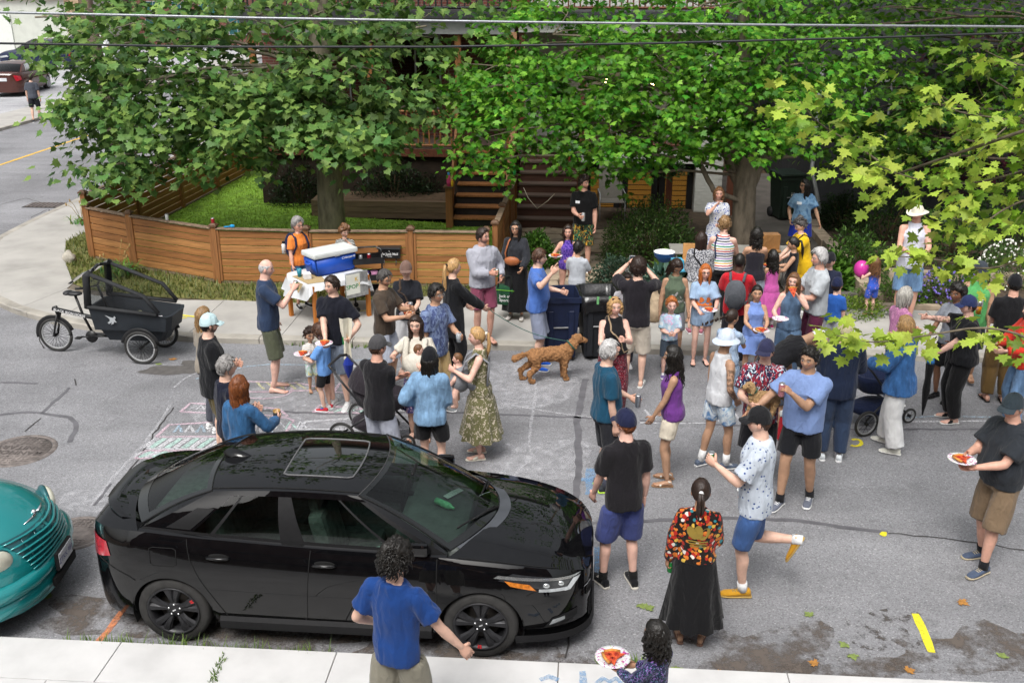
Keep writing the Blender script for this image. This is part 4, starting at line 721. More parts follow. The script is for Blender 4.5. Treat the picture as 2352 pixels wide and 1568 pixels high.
def wheel(par,pos,r,rimr,w,rimmat,spokes=5,outer=-1,double=True,name='wheel',red=False):
 t =empty(name);t.parent =par;t.location =pos
 if outer > 0:t.rotation_euler =(0,0,pi)
 mb =MB();rot =Matrix.Rotation(pi/2,4,'X');h =w/2
 mb.lathe([(rimr,-h*.92),(rimr+.02,-h),(r-.03,-h*.98),(r-.008,-h*.8),(r,-h*.5),(r,h*.5),(r-.008,h*.8),(r-.03,h*.98),(rimr,h*.9)],40);mb.xf(rot);mb.build('tyre',TYRE,t)
 mb =MB();mb.lathe([(rimr,h*.9),(rimr+.004,h),(rimr-.012,h*1.0),(rimr-.03,h*.6),(rimr-.035,-h*.8),(.12,-h*.9)],40);mb.xf(rot);mb.build('rim',rimmat,t)
 mb =MB();mb.lathe([(.0,h*.15),(.16,h*.15),(.165,h*.05),(.165,-.02),(0,-.02)],24);mb.xf(rot);mb.build('brake_disc',M('brake_steel',(.12,.11,.1),.45,.2,metal=.8),t)
 mb =MB()
 for k in range(spokes):
  a0 =2*pi*k/spokes+pi/2
  for d in ((-.19,.19) if double else (0,)):
   for q in range(1):
    a =a0+d*.9;b =a0+d*1.35;ww =.026 if double else .04
    p0 =Vector((math.cos(a0+d)*.045,math.sin(a0+d)*.045,h*.62));p1 =Vector((math.cos(a)*rimr*.55,math.sin(a)*rimr*.55,h*.80));p2 =Vector((math.cos(b*.5+a*.5)*(rimr-.006),math.sin(b*.5+a*.5)*(rimr-.006),h*.86))
    V =[]
    for p,wd in ((p0,ww*.8),(p1,ww*1.1),(p2,ww*1.7)):
     n =Vector((-p.y,p.x,0)).normalized();V +=[p+n*wd+Vector((0,0,-.012)),p+n*wd*.5+Vector((0,0,.006)),p-n*wd*.5+Vector((0,0,.006)),p-n*wd+Vector((0,0,-.012)),p-Vector((0,0,.04))]
    mb.add(V,[(j*5+i,j*5+(i+1) % 5,(j+1)*5+(i+1) % 5,(j+1)*5+i) for j in range(2) for i in range(5)])
 mb.lathe([(.075,h*.5),(.07,h*.72),(.03,h*.78),(0,h*.78)],20);mb.xf(rot);mb.build('spokes',rimmat,t)
 mb =MB()
 for k in range(5):
  a =2*pi*k/5+pi/2;mb.lathe([(.010,h*.66),(.010,h*.80),(0,h*.80)],8,c=(math.cos(a)*.052,math.sin(a)*.052,0))
 mb.xf(rot);mb.build('lug_nuts',CHROME,t)
 mb =MB();mb.box((0,0,h*.785),(.034,.012,.004),rot=Matrix.Rotation(.5,3,'Z'));mb.xf(rot);mb.build('badge',CHROME,t)
 if red:
  mb =MB()
  for d in (-.045,.045):
   V =[]
   for a in (d-.035,d+.035):
    for rr,zz in ((rimr*.80,h*.872),(rimr-.004,h*.93)):V.append((math.cos(a+red)*rr,math.sin(a+red)*rr,zz+.006))
   mb.add(V,[(0,1,3,2)])
  mb.xf(rot);mb.build('red_stripe',M('red_paint',(.5,.02,.025),.4,0),t)
 return t
class CarShell:
 """surfaces of a car from its curves; x forward, y left, z up"""
 def __init__(s,sp):
  s.__dict__.update(sp);s.w =pchip(*zip(*s.W));s.sh =pchip(*zip(*s.SHO));s.cr =pchip(*zip(*s.CROWN));s.x0 =s.W[0][0];s.x1 =s.W[-1][0]
  s.sec =pchip(*zip(*s.SEC))
 def zb(s,x):
  z =s.sill(x) if callable(s.sill) else s.sill
  for ax in s.axles:
   d =abs(x-ax)
   if d < s.arch:z =max(z,s.wr+math.sqrt(s.arch**2-d*d)*s.archk-.02)
  return z
 def yz(s,x,t):
  zb =s.zb(x);zs =s.sh(x);z =zb+(zs-zb)*t;zn =(z-.2)/(zs-.2);return s.w(x)*s.sec(zn),z
 def y(s,x,z):zs =s.sh(x);return s.w(x)*s.sec(min(1,(z-.2)/(zs-.2)))
 def side(s,sg,off=0.0):
  xs =sorted(set(list(np.linspace(s.x0,s.x1,66))+[a+s.arch*math.cos(q) for a in s.axles for q in np.linspace(0,pi,19)]+[s.x1-.01,s.x1-.03,s.x1-.06,s.x0+.01,s.x0+.03,s.x0+.06]))
  nt_ =12;V =[]
  for j in range(nt_+1):
   for x in xs:y,z =s.yz(x,j/nt_);V.append((x,sg*y,z))
  F =grid_faces(len(xs),nt_+1)
  return V,F if sg < 0 else [tuple(reversed(f)) for f in F]
 def top(s,sg_front):
  xs =np.linspace(s.x1,s.cowl[1]-.02,26) if sg_front else np.linspace(s.x0,s.deck[1]+.02,18);n =25;V =[]
  for x in xs:
   for i in range(n):
    q =-1+2*i/(n-1)
    if sg_front:xx =max(x,s.cowl[1]+(s.cowl[0]-s.cowl[1])*(1-q*q))
    else:xx =min(x,s.deck[1]+(s.deck[0]-s.deck[1])*(1-q*q))
    aq =abs(q);V.append((xx,s.w(xx)*s.sec(1)*q,s.sh(xx)+s.cr(xx)*(1-aq**2.4)+(s.ridge*math.exp(-((aq-.72)/.10)**2)*min(1,(s.x1-xx)*2.5) if sg_front else 0)))
  F =grid_faces(n,len(xs));return V,F if sg_front else [tuple(reversed(f)) for f in F]
 def rail(s,t):
  (xa,ya,za),(xb,yb,zb_) =s.r0,s.r1;b =math.sin(pi*t)
  return Vector((lerp(xa,xb,t),lerp(ya,yb,t)+.02*b,lerp(za,zb_,t)+s.railarc*b))
 def belt(s,t):
  x =lerp(s.b0,s.b1,t);return Vector((x,s.w(x)*s.sec(1)-.035,s.sh(x)+.012))
 def cabin(s,u,v):
  a,b =s.belt(u),s.rail(u);p =a.lerp(b,v);p.y +=.035*math.sin(pi*v);return p
 def wind(s,q,t):
  x =s.cowl[1]+(s.cowl[0]-s.cowl[1])*(1-q*q);bot =Vector((x,(s.w(s.cowl[1])*s.sec(1)-.09)*q,s.sh(x)+s.cr(x)*(1-abs(q)**2.4)*.9+.012))
  r =s.rail(0);tp =Vector((r.x+.13*(1-q*q),r.y*q,r.z+s.rcrown*(1-q*q)));p =bot.lerp(tp,t);p.z +=.035*math.sin(pi*t);return p
 def roof(s,q,t):
  r =s.rail(t);fx =.13*(1-q*q)*(1-t)-.09*(1-q*q)*t;return Vector((r.x+fx,r.y*q,r.z+s.rcrown*(1-q*q)))
 def rear(s,q,t):
  r =s.rail(1);tp =Vector((r.x-.09*(1-q*q),r.y*q,r.z+s.rcrown*(1-q*q)));x =s.deck[1]+(s.deck[0]-s.deck[1])*(1-q*q)
  bt =Vector((x,(s.w(s.deck[1])*s.sec(1)-.10)*q,s.sh(x)+s.cr(x)*(1-abs(q)**2.4)+.01));p =tp.lerp(bt,t);p.z +=.03*math.sin(pi*t);return p
 def surf(s,fn,nu,nv,u0=0,u1=1,v0=0,v1=1,off=0.0,mir=1):
  V =[fn(lerp(u0,u1,i/nu),lerp(v0,v1,j/nv)) for j in range(nv+1) for i in range(nu+1)]
  if off:
   N =[]
   for j in range(nv+1):
    for i in range(nu+1):
     a =V[j*(nu+1)+min(i+1,nu)]-V[j*(nu+1)+max(i-1,0)];b =V[min(j+1,nv)*(nu+1)+i]-V[max(j-1,0)*(nu+1)+i];N.append(a.cross(b).normalized())
   V =[v+n*off for v,n in zip(V,N)]
  return [(v.x,v.y*mir,v.z) for v in V],grid_faces(nu+1,nv+1)
 def quad(s,c,nx=10,nz=5,off=.004,sg=-1):
  """patch lying on the side: corners (x, z): bottom rear, bottom front, top front, top rear"""
  V =[]
  for j in range(nz+1):
   for i in range(nx+1):
    a,b =i/nx,j/nz;x =lerp(lerp(c[0][0],c[1][0],a),lerp(c[3][0],c[2][0],a),b);z =lerp(lerp(c[0][1],c[1][1],a),lerp(c[3][1],c[2][1],a),b)
    e =.012;yx =(s.y(x+e,z)-s.y(x-e,z))/(2*e);yz_ =(s.y(x,z+e)-s.y(x,z-e))/(2*e);n =Vector((-yx,1,-yz_)).normalized()
    p =Vector((x,s.y(x,z),z))+n*off;V.append((p.x,sg*p.y,p.z))
  return V,grid_faces(nx+1,nz+1)
 def seam(s,pts,r=.005,sg=-1):
  out =[]
  for (x0,z0),(x1,z1) in zip(pts[:-1],pts[1:]):
   n =max(2,int(math.hypot(x1-x0,z1-z0)/.04))
   for i in range(n):x,z =lerp(x0,x1,i/n),lerp(z0,z1,i/n);out.append((x,sg*(s.y(x,z)+.001),z))
  x,z =pts[-1];out.append((x,sg*(s.y(x,z)+.001),z));return out
def surfpart(name,VF,mat,par,flip=False,smooth=True):
 V,F =VF;return mesh(name,V,[list(reversed(f)) if flip else list(f) for f in F],mat,par,smooth)
SEDAN =dict(W=[(-2.16,.42),(-2.14,.54),(-2.09,.66),(-1.97,.78),(-1.75,.855),(-1.2,.892),(0,.897),(1.2,.888),(1.6,.868),(1.9,.815),(2.08,.735),(2.2,.63),(2.26,.52),(2.28,.40)],
SHO=[(-2.16,.96),(-2.12,1.02),(-2.0,1.055),(-1.7,1.055),(-1.0,1.02),(0,.975),(.65,.955),(1.0,.94),(1.5,.90),(1.9,.835),(2.15,.765),(2.28,.69)],
CROWN=[(-2.16,.02),(-2.0,.05),(-1.7,.055),(.9,.09),(1.3,.10),(1.6,.085),(2.0,.07),(2.28,.03)],SEC=[(-.1,.92),(0,.93),(.12,.975),(.3,.995),(.5,1.0),(.66,.992),(.74,.978),(.82,.962),(.93,.935),(1,.89)],
sill=.21,axles=(1.35,-1.35),arch=.365,archk=1.0,wr=.325,cowl=(1.42,1.06),deck=(-1.86,-1.62),r0=(.28,.60,1.39),r1=(-1.00,.57,1.36),railarc=.032,b0=1.06,b1=-1.62,rcrown=.038,ridge=.012)
def sedan(root,body,glass,rimmat,detail=True,sp=SEDAN,wr=.325,rimr=.235,lights=True):
 c =CarShell(sp);mb =MB()
 for sg in (-1,1):mb.add(*c.side(sg),0,True)
 mb.add(*c.top(True),0,True);mb.add(*c.top(False),0,True)
 for x,d in ((c.x1,1),(c.x0,-1)):
  n =8;V =[(x,c.y(x,z)*q,z) for z in np.linspace(.21,c.sh(x),7) for q in np.linspace(-1,1,n+1)];F =grid_faces(n+1,7);mb.add(V,F if d > 0 else [tuple(reversed(f)) for f in F],0,True)
 for sg in (-1,1):
  V =[];n =40
  for i in range(n+1):
   u =i/n;b =c.belt(u);V +=[(b.x,sg*(c.w(b.x)*c.sec(1)),c.sh(b.x)),(b.x,sg*b.y,b.z)]
  F =[(2*i,2*i+1,2*i+3,2*i+2) for i in range(n)];mb.add(V,F if sg > 0 else [tuple(reversed(f)) for f in F],0,True)
  V =[];n =14
  for j in range(n+1):
   a =c.wind(1,j/n);b =c.cabin(0,j/n);V +=[(a.x,sg*a.y,a.z),(b.x,sg*b.y,b.z)]
  F =[(2*i,2*i+1,2*i+3,2*i+2) for i in range(n)];mb.add(V,F if sg < 0 else [tuple(reversed(f)) for f in F],0,True)
  V =[]
  for j in range(n+1):
   a =c.cabin(1,1-j/n);b =c.rear(1,j/n);V +=[(a.x,sg*a.y,a.z),(b.x,sg*b.y,b.z)]
  F =[(2*i,2*i+1,2*i+3,2*i+2) for i in range(n)];mb.add(V,F if sg < 0 else [tuple(reversed(f)) for f in F],0,True)
 mb.build('body',body,root)
 for sg in (-1,1):
  for nm,(u0,u1,v0,v1),mt in (('window_frame',(0,1,.90,1),body),('belt_trim',(.0,1,0,.06),PLAST),('centre_pillar',(.455,.535,.06,.90),PLAST),('pillar_trim',(.83,1,.06,.90),body),('front_pillar',(0,.035,.06,.90),PLAST),('window_divider',(.755,.77,.06,.90),PLAST),('window_divider',(.155,.17,.06,.90),PLAST)):
   surfpart(nm,c.surf(c.cabin,max(2,int((u1-u0)*44)),4 if v1-v0 < .2 else 8,u0,u1,v0,v1,mir=sg),mt,root,sg > 0)
  for u0,u1 in ((.035,.155),(.17,.455),(.535,.755),(.77,.83)):
   surfpart('side_window',c.surf(c.cabin,12,8,u0,u1,.06,.90,mir=sg),glass,root,sg > 0)
 surfpart('roof',c.surf(c.roof,24,24,-1,1),body,root)
 surfpart('windscreen',c.surf(c.wind,24,12,-.985,.985),glass,root);surfpart('rear_window',c.surf(c.rear,24,12,-.985,.985),glass,root)
 mb =MB()
 for ax in c.axles:
  for sg in (-1,1):
   n =16;V =[(ax+math.cos(a)*(c.arch+.01),sg*yy,c.wr+math.sin(a)*(c.arch+.01)-.02) for yy in (.86*c.w(ax)/.89,.45) for a in np.linspace(-.35,pi+.35,n)]
   mb.add(V,grid_faces(n,2),0,True)
 mb.box(((c.x0+c.x1)/2,0,.30),(c.x1-c.x0-.5,1.40,.16));mb.build('underbody',BLK,root)
 for ax in c.axles:
  for sg in (-1,1):wheel(root,(ax,sg*(c.w(ax)-.115),wr),wr,rimr,.215,rimmat,outer=sg,red=(-1.62 if ax > 0 else .55) if detail else False)
 return c
PAINT_BLACK =paint('black_paint',(.003,.003,.0036),.4,dust=.003)
GL_TINT =carglass('tinted_glass',(.50,.64,.58));GL_DARK =carglass('dark_glass',(.10,.12,.115))
car_a =at(415,1462);car_b =at(1108,1499);car_d =(car_b-car_a).normalized()
car_n =Vector((-car_d.y,car_d.x,0));car_c =(car_a+car_b)/2+car_n*.80
BS =empty('parked_car',car_c,math.atan2(car_d.y,car_d.x),'glossy black four-door sedan parked along the near pavement','car')
RIM_D =M('rim_charcoal',(.028,.028,.031),.38,.1,20,metal=.4)
bc =sedan(BS,PAINT_BLACK,GL_TINT,RIM_D)
def strip(name,pts,r,mat,n=5,flat=1.0,par=BS):mb =MB();mb.tube(pts,r,n,flat=flat);return mb.build(name,mat,par)
for sg in (-1,1):
 for nm,pts in (('door_seam',[(.98,.93),(.98,.6),(.97,.30),(.92,.25)]),('door_seam',[(-.10,.965),(-.13,.6),(-.15,.34),(-.20,.265)]),('door_seam',[(-1.18,1.015),(-1.15,.85),(-1.06,.66),(-.92,.42),(-.84,.28)]),
('bumper_seam',[(-2.08,.80),(-1.9,.73),(-1.72,.66),(-1.66,.62)]),('bumper_seam',[(1.74,.64),(1.84,.68),(1.95,.70)])):
  strip(nm,bc.seam(pts,sg=sg),.0042,BLK)
 for x in (.02,-.90):
  z =.86 if x > -.5 else .885;y =bc.y(x,z);h =empty('door_handle');h.parent =BS
  mb =MB();mb.ball((x,sg*(y-.004),z),(.095,.008,.032),14,8);mb.build('handle_recess',BLK,h)
  mb =MB();mb.tube([(x-.105,sg*(y+.006),z-.004),(x-.08,sg*(y+.024),z),(x,sg*(y+.032),z+.002),(x+.08,sg*(y+.024),z),(x+.105,sg*(y+.006),z-.004)],[.010,.015,.017,.015,.010],8,flat=.8);mb.build('handle_bar',PAINT_BLACK,h)
 n =22;V =[];F =[]
 for i in range(n+1):
  x =lerp(-.93,.93,i/n);y =bc.y(x,.30)
  V +=[(x,sg*(y+.004),.31),(x,sg*(y+.03),.275),(x,sg*(y+.028),.20),(x,sg*(y-.05),.17)]
 F =[(4*i+j,4*i+j+1,4*i+5+j,4*i+4+j) for i in range(n) for j in range(3)]+[(0,1,2,3),tuple(4*n+k for k in (3,2,1,0))]
 mesh('side_skirt',V,[list(f) for f in F],PLAST,BS)
 HL =empty('headlight');HL.parent =BS
 q =bc.quad([(1.50,0.775),(2.10,0.630),(2.19,0.730),(1.62,0.830)],16,7,.004,sg);surfpart('lamp_housing',q,M('lamp_dark',(.03,.032,.035),.15,.2,30,coat=1),HL,sg < 0)
 surfpart('chrome_strip',bc.quad([(1.46,0.797),(2.10,0.730),(2.185,0.740),(1.50,0.820)],14,2,.009,sg),M('lamp_chrome',(.62,.65,.66),.15,.1,30,metal=.8),HL,sg < 0)
 surfpart('indicator',bc.quad([(1.60,0.730),(1.82,0.677),(1.76,0.735),(1.55,0.775)],6,3,.011,sg),M('amber',(.55,.17,.02),.25,.25,40,coat=1),HL,sg < 0)
 surfpart('light_guide',bc.quad([(1.84,0.665),(2.10,0.640),(2.12,0.667),(1.84,0.690)],6,2,.011,sg),M('lamp_clear',(.55,.58,.6),.15,.15,30,metal=.5),HL,sg < 0)
 surfpart('light_guide',bc.quad([(2.05,0.640),(2.10,0.640),(2.18,0.725),(2.12,0.727)],3,5,.011,sg),_mats['lamp_clear'],HL,sg < 0)
 for x in (1.9,2.02):
  mb =MB();mb.ball((x,sg*(bc.y(x,.70)-.004),.707),(.036,.016,.026),12,8);mb.build('projector',_mats['lamp_chrome'],HL)
 TL =empty('tail_light');TL.parent =BS
 surfpart('lens',bc.quad([(-2.11,.76),(-1.88,.82),(-1.92,.94),(-2.135,.98)],12,7,.006,sg),M('tail_red',(.42,.015,.03),.12,.25,18,coat=1),TL,sg < 0)
 surfpart('clear_lens',bc.quad([(-2.135,.80),(-2.09,.81),(-2.10,.89),(-2.14,.90)],4,4,.012,sg),_mats['lamp_clear'],TL,sg < 0)
 strip('fuel_door_seam' if sg < 0 else 'panel_seam',bc.seam([(-1.50,.80),(-1.51,.93),(-1.48,.945),(-1.30,.945),(-1.27,.93),(-1.27,.80),(-1.30,.785),(-1.47,.785),(-1.50,.80)],sg=sg),.0038,BLK)
 surfpart('fog_pocket',bc.quad([(1.88,.30),(2.16,.36),(2.17,.44),(1.96,.40)],8,4,.004,sg),PLAST,BS,sg < 0)
 surfpart('fog_lamp',bc.quad([(1.93,.335),(2.06,.365),(2.06,.40),(1.96,.385)],4,2,.010,sg),_mats['lamp_clear'],BS,sg < 0)
 surfpart('pillar_trim',bc.surf(bc.cabin,8,6,.845,.93,.10,.62,.004,mir=sg),PLAST,BS,sg > 0)
 mr =empty('wing_mirror');mr.parent =BS;b =bc.belt(.05)
 mb =MB();mb.bbox((b.x-.10,sg*(b.y+.055),b.z+.07),(.17,.07,.12),.035);mb.build('mirror_shell',PAINT_BLACK,mr);mb =MB();mb.tube([(b.x-.03,sg*b.y,b.z+.02),(b.x-.05,sg*(b.y+.05),b.z+.05)],[.03,.022],8);mb.build('mirror_arm',PLAST,mr)
 for pth,nm in (((.035,.0),0),):pass
V =[];xs =[x for x in np.linspace(1.62,2.28,30)];lip =[(x,-(bc.y(x,.25)+.02),.19) for x in xs]+[(x,bc.y(x,.25)+.02,.19) for x in reversed(xs)]
mb =MB();n =len(lip)
P =[]
for x,y,z in lip:P +=[(x+.02,y*1.015,z+.055),(x+.035,y*1.02,z-.01),(x-.06,y*.9,z-.02)]
mb.add(P,[(3*i+j,3*i+j+1,3*i+4+j,3*i+3+j) for i in range(n-1) for j in range(2)],0);mb.build('front_lip',PLAST,BS)
def nose(name,z0,z1,hw,mat,off=.004,slats=0,par=BS):
 n =20;V =[]
 for z in (z0,z1):
  for i in range(n+1):
   q =-1+2*i/n;y =hw*q;a =abs(y)
   x =2.28
   for xx in np.linspace(2.28,1.8,120):
    if bc.y(xx,(z0+z1)/2) >=a:x =xx;break
   V.append((x+off,y,z))
 o =mesh(name,V,[list(f) for f in grid_faces(n+1,2)],mat,par)
 for k in range(slats):
  zz =lerp(z0,z1,(k+.5)/slats);mb =MB();mb.tube([(v[0]+.006,v[1],zz) for v in V[:n+1]],.006,4);mb.build('slat',PLAST,o)
nose('grille',.50,.585,.58,BLK,.006,3);nose('lower_grille',.24,.42,.52,BLK,.006,4);nose('chrome_strip',.590,.602,.60,CHROME,.010)
mb =MB();mb.box((2.292,0,.555),(.012,.15,.045));mb.build('badge',CHROME,BS)
mb =MB();mb.box((2.30,0,.44),(.012,.32,.15));mb.build('number_plate',M('plate_white',(.6,.6,.6),.5,.1),BS)
surfpart('sunroof',bc.surf(bc.roof,14,12,-.60,.60,.13,.56,.003),M('sunroof_glass',(.002,.003,.0025),.03,0,coat=1),BS)
E_ =[(q,t) for q,t in [(-.60,.16),(-.60,.53),(-.57,.56),(.57,.56),(.60,.53),(.60,.16),(.57,.13),(-.57,.13),(-.60,.16)]]
pts =[]
for (q0,t0),(q1,t1) in zip(E_[:-1],E_[1:]):
 for i in range(8):pts.append(bc.roof(lerp(q0,q1,i/8),lerp(t0,t1,i/8))+Vector((0,0,.004)))
strip('sunroof_trim',pts+[pts[0]],.008,M('trim_grey',(.13,.13,.135),.4,0))
f0 =bc.roof(0,.93);V =[]
for i in range(9):
 t =i/8;x =f0.x+.17-.27*t;hgt =.085*math.sin(pi*min(1,t*.62+.02))**1.2*(1 if t < .8 else 1-(t-.8)*2.2);w =.028*math.sin(pi*(t*.86+.07));V +=[(x,-w,f0.z-.012),(x-.02*t,0,f0.z+hgt),(x,w,f0.z-.012)]
mesh('antenna_fin',V,[[3*i+j,3*i+j+1,3*i+4+j,3*i+3+j] for i in range(8) for j in range(2)],PAINT_BLACK,BS,True)
for q in (-.93,.93):strip('roof_seam',[bc.roof(q,t/20)+Vector((0,0,.001)) for t in range(21)],.006,BLK)
strip('windscreen_seam',[bc.wind(-1+2*i/24,.995)+Vector((0,0,.003)) for i in range(25)],.006,M('seal',(.05,.05,.052),.5,0));strip('rear_seam',[bc.rear(-1+2*i/24,.01)+Vector((0,0,.003)) for i in range(25)],.006,BLK)
for q in (-.985,.985):strip('glass_seal',[bc.wind(q,t/12)+Vector((0,0,.003)) for t in range(13)],.009,PLAST);strip('glass_seal',[bc.rear(q,t/12)+Vector((0,0,.003)) for t in range(13)],.009,PLAST)
for nm,fn,r in (('screen_border',bc.wind,[(-.985,.985,0,.07),(-.985,-.93,.07,1),(.93,.985,.07,1),(-.93,.93,.95,1)]),('screen_border',bc.rear,[(-.985,.985,.87,1),(-.985,-.88,0,.87),(.88,.985,0,.87),(-.88,.88,0,.08)])):
 for a,b,c_,d in r:surfpart(nm,bc.surf(fn,16,6,a,b,c_,d,.003),M('screen_print',(.006,.007,.007),.1,0,coat=.6),BS)
V =[]
for i in range(21):
 q =-.92+1.84*i/20;a =bc.wind(q,-.005);V +=[(a.x+.11*(1-q*q*.6),a.y*1.03,a.z-.012),(a.x+.01,a.y,a.z+.004)]
mesh('cowl_panel',V,[[2*i,2*i+2,2*i+3,2*i+1] for i in range(20)],M('cowl_grey',(.06,.065,.075),.55,.15),BS,True)
for q0,q1,t1 in ((.62,.05,.16),(-.05,-.74,.13)):
 w =empty('wiper');w.parent =BS;a =bc.wind(q0,.0);b =bc.wind(lerp(q0,q1,.75),t1*.8);c_ =bc.wind(q0-.03,.03);d =bc.wind(q1,t1)
 up =Vector((.02,0,.03));mb =MB();mb.tube([a+up*.3,a.lerp(b,.5)+up*1.2,b+up],[.012,.009,.006],6);mb.build('wiper_arm',PLAST,w);mb =MB();mb.tube([lerp(c_,d,k/6)+up*.45 for k in range(7)],.0085,6);mb.build('wiper_blade',PLAST,w)
V =[];n =24
for i in range(n+1):
 q =-1+2*i/n;y =.60*q;xb =-2.07+.22*q*q*q*q+.07*q*q
 z =bc.sh(xb)+bc.cr(xb)*(1-abs(q)**2.4);V +=[(xb+.17,y,z+.004),(xb+.05,y,z+.022),(xb-.05,y*1.01,z+.036),(xb-.055,y*1.01,z+.022),(xb-.0,y,z-.02)]
mesh('boot_spoiler',V,[[5*i+j,5*i+j+1,5*i+6+j,5*i+5+j] for i in range(n) for j in range(4)],PAINT_BLACK,BS,True)
strip('boot_seam',[(x,-(bc.w(x)*bc.sec(1)-.10),bc.sh(x)+.012) for x in np.linspace(-1.80,-2.10,9)],.004,BLK)
strip('bonnet_seam',[(x,-(bc.w(x)*bc.sec(1)-.015),bc.sh(x)+.006) for x in np.linspace(1.15,2.0,16)],.004,BLK)
IN =M('cabin_cloth',(.10,.105,.10),.9,.25,18);IN2 =M('dash_plastic',(.085,.095,.09),.7,.2,9)
mb =MB();mb.bbox((.88,0,.84),(.60,1.38,.22),.06);mb.bbox((.62,0,.74),(.2,1.3,.3),.05);mb.build('dashboard',IN2,BS)
mb =MB();mb.bbox((-.35,0,.46),(2.6,1.42,.12),.02);mb.bbox((-1.45,0,.97),(.5,1.2,.05),.02);mb.bbox((0,-.66,.70),(2.0,.06,.42),.02);mb.bbox((0,.66,.70),(2.0,.06,.42),.02);mb.bbox((-.1,0,.58),(.9,.2,.2),.04);mb.build('cabin_trim',IN,BS)
for x,y,wd in ((.16,.36,.5),(.16,-.36,.5),(-.80,0,1.25)):
 st =empty('car_seat');st.parent =BS;mb =MB();mb.bbox((x+.1,y,.58),(.52,wd,.16),.06);mb.build('seat_cushion',IN,st)
 mb =MB();mb.bbox((x-.22,y,.88),(.15,wd*.94,.58),.06,rot=Matrix.Rotation(-.22,3,'Y'));mb.build('seat_back',IN,st)
 for yy in ((y,) if wd < 1 else (-.38,.38)):
  mb =MB();mb.bbox((x-.31,yy,1.20),(.09,.26,.17),.04,rot=Matrix.Rotation(-.15,3,'Y'));mb.build('headrest',IN,st)
mb =MB();mb.tube([(.50+.06*math.sin(a)*.35,.36+.18*math.cos(a),.90+.17*math.sin(a)) for a in np.linspace(0,2*pi,25)],.016,6);mb.tube([(.52,.36,.9),(.73,.36,.84)],.03,8);mb.tube([(.51,.19,.9),(.51,.53,.9)],.02,6);mb.build('steering_wheel',PLAST,BS)
mb =MB();mb.bbox((.66,0,1.33),(.03,.22,.06),.01);mb.build('inner_mirror',PLAST,BS)
def on_car(p):return (Matrix.Translation(BS.location) @ Matrix.Rotation(BS.rotation_euler.z,4,'Z')) @ Vector(p)
# ================================================================ PEOPLE
SKIN =vcol('skin',.5,0,.35,.11,16)
SK =dict(fair=srgb('d8b09c'),pink=srgb('dfb3a2'),tan=srgb('b08a70'),olive=srgb('bd9378'),brown=srgb('85604a'),dark=srgb('4a3228'),ruddy=srgb('d0a08c'))
def hairmat(col):
 k ='hair_%02x%02x%02x' % tuple(int(255*min(1,x)) for x in col)
 if k in _mats:return _mats[k]
 m,nt,p =newmat(k);_mats[k] =m;v =coords(nt,(26,26,5))
 n =noise_n(nt,v,2.4,4,.6,.8);r =ramp(nt,[(.3,shade(col,.55)),(.52,col),(.75,shade(col,1.6))]);nt.links.new(n.outputs[0],r.inputs[0])
 nt.links.new(r.outputs[0],p.inputs['Base Color']);p.inputs['Roughness'].default_value =.42;p.inputs['Specular IOR Level'].default_value =.45
 bump(nt,p,n.outputs[0],.5,.012);return m
HC =dict(black=srgb('17130f'),dbrown=srgb('2b1c14'),brown=srgb('4a3020'),lbrown=srgb('6d4b2f'),auburn=srgb('73401f'),blond=srgb('b48e5e'),dblond=srgb('8a6c48'),red=srgb('b0622c'),ginger=srgb('a9622f'),grey=srgb('8b8886'),lgrey=srgb('b3b1b0'),dgrey=srgb('4a4644'),silver=srgb('a7a39c'))
EYEW =M('eye_white',(.30,.27,.26),.3,0);EYEI =M('eye_iris',(.03,.02,.015),.15,0)
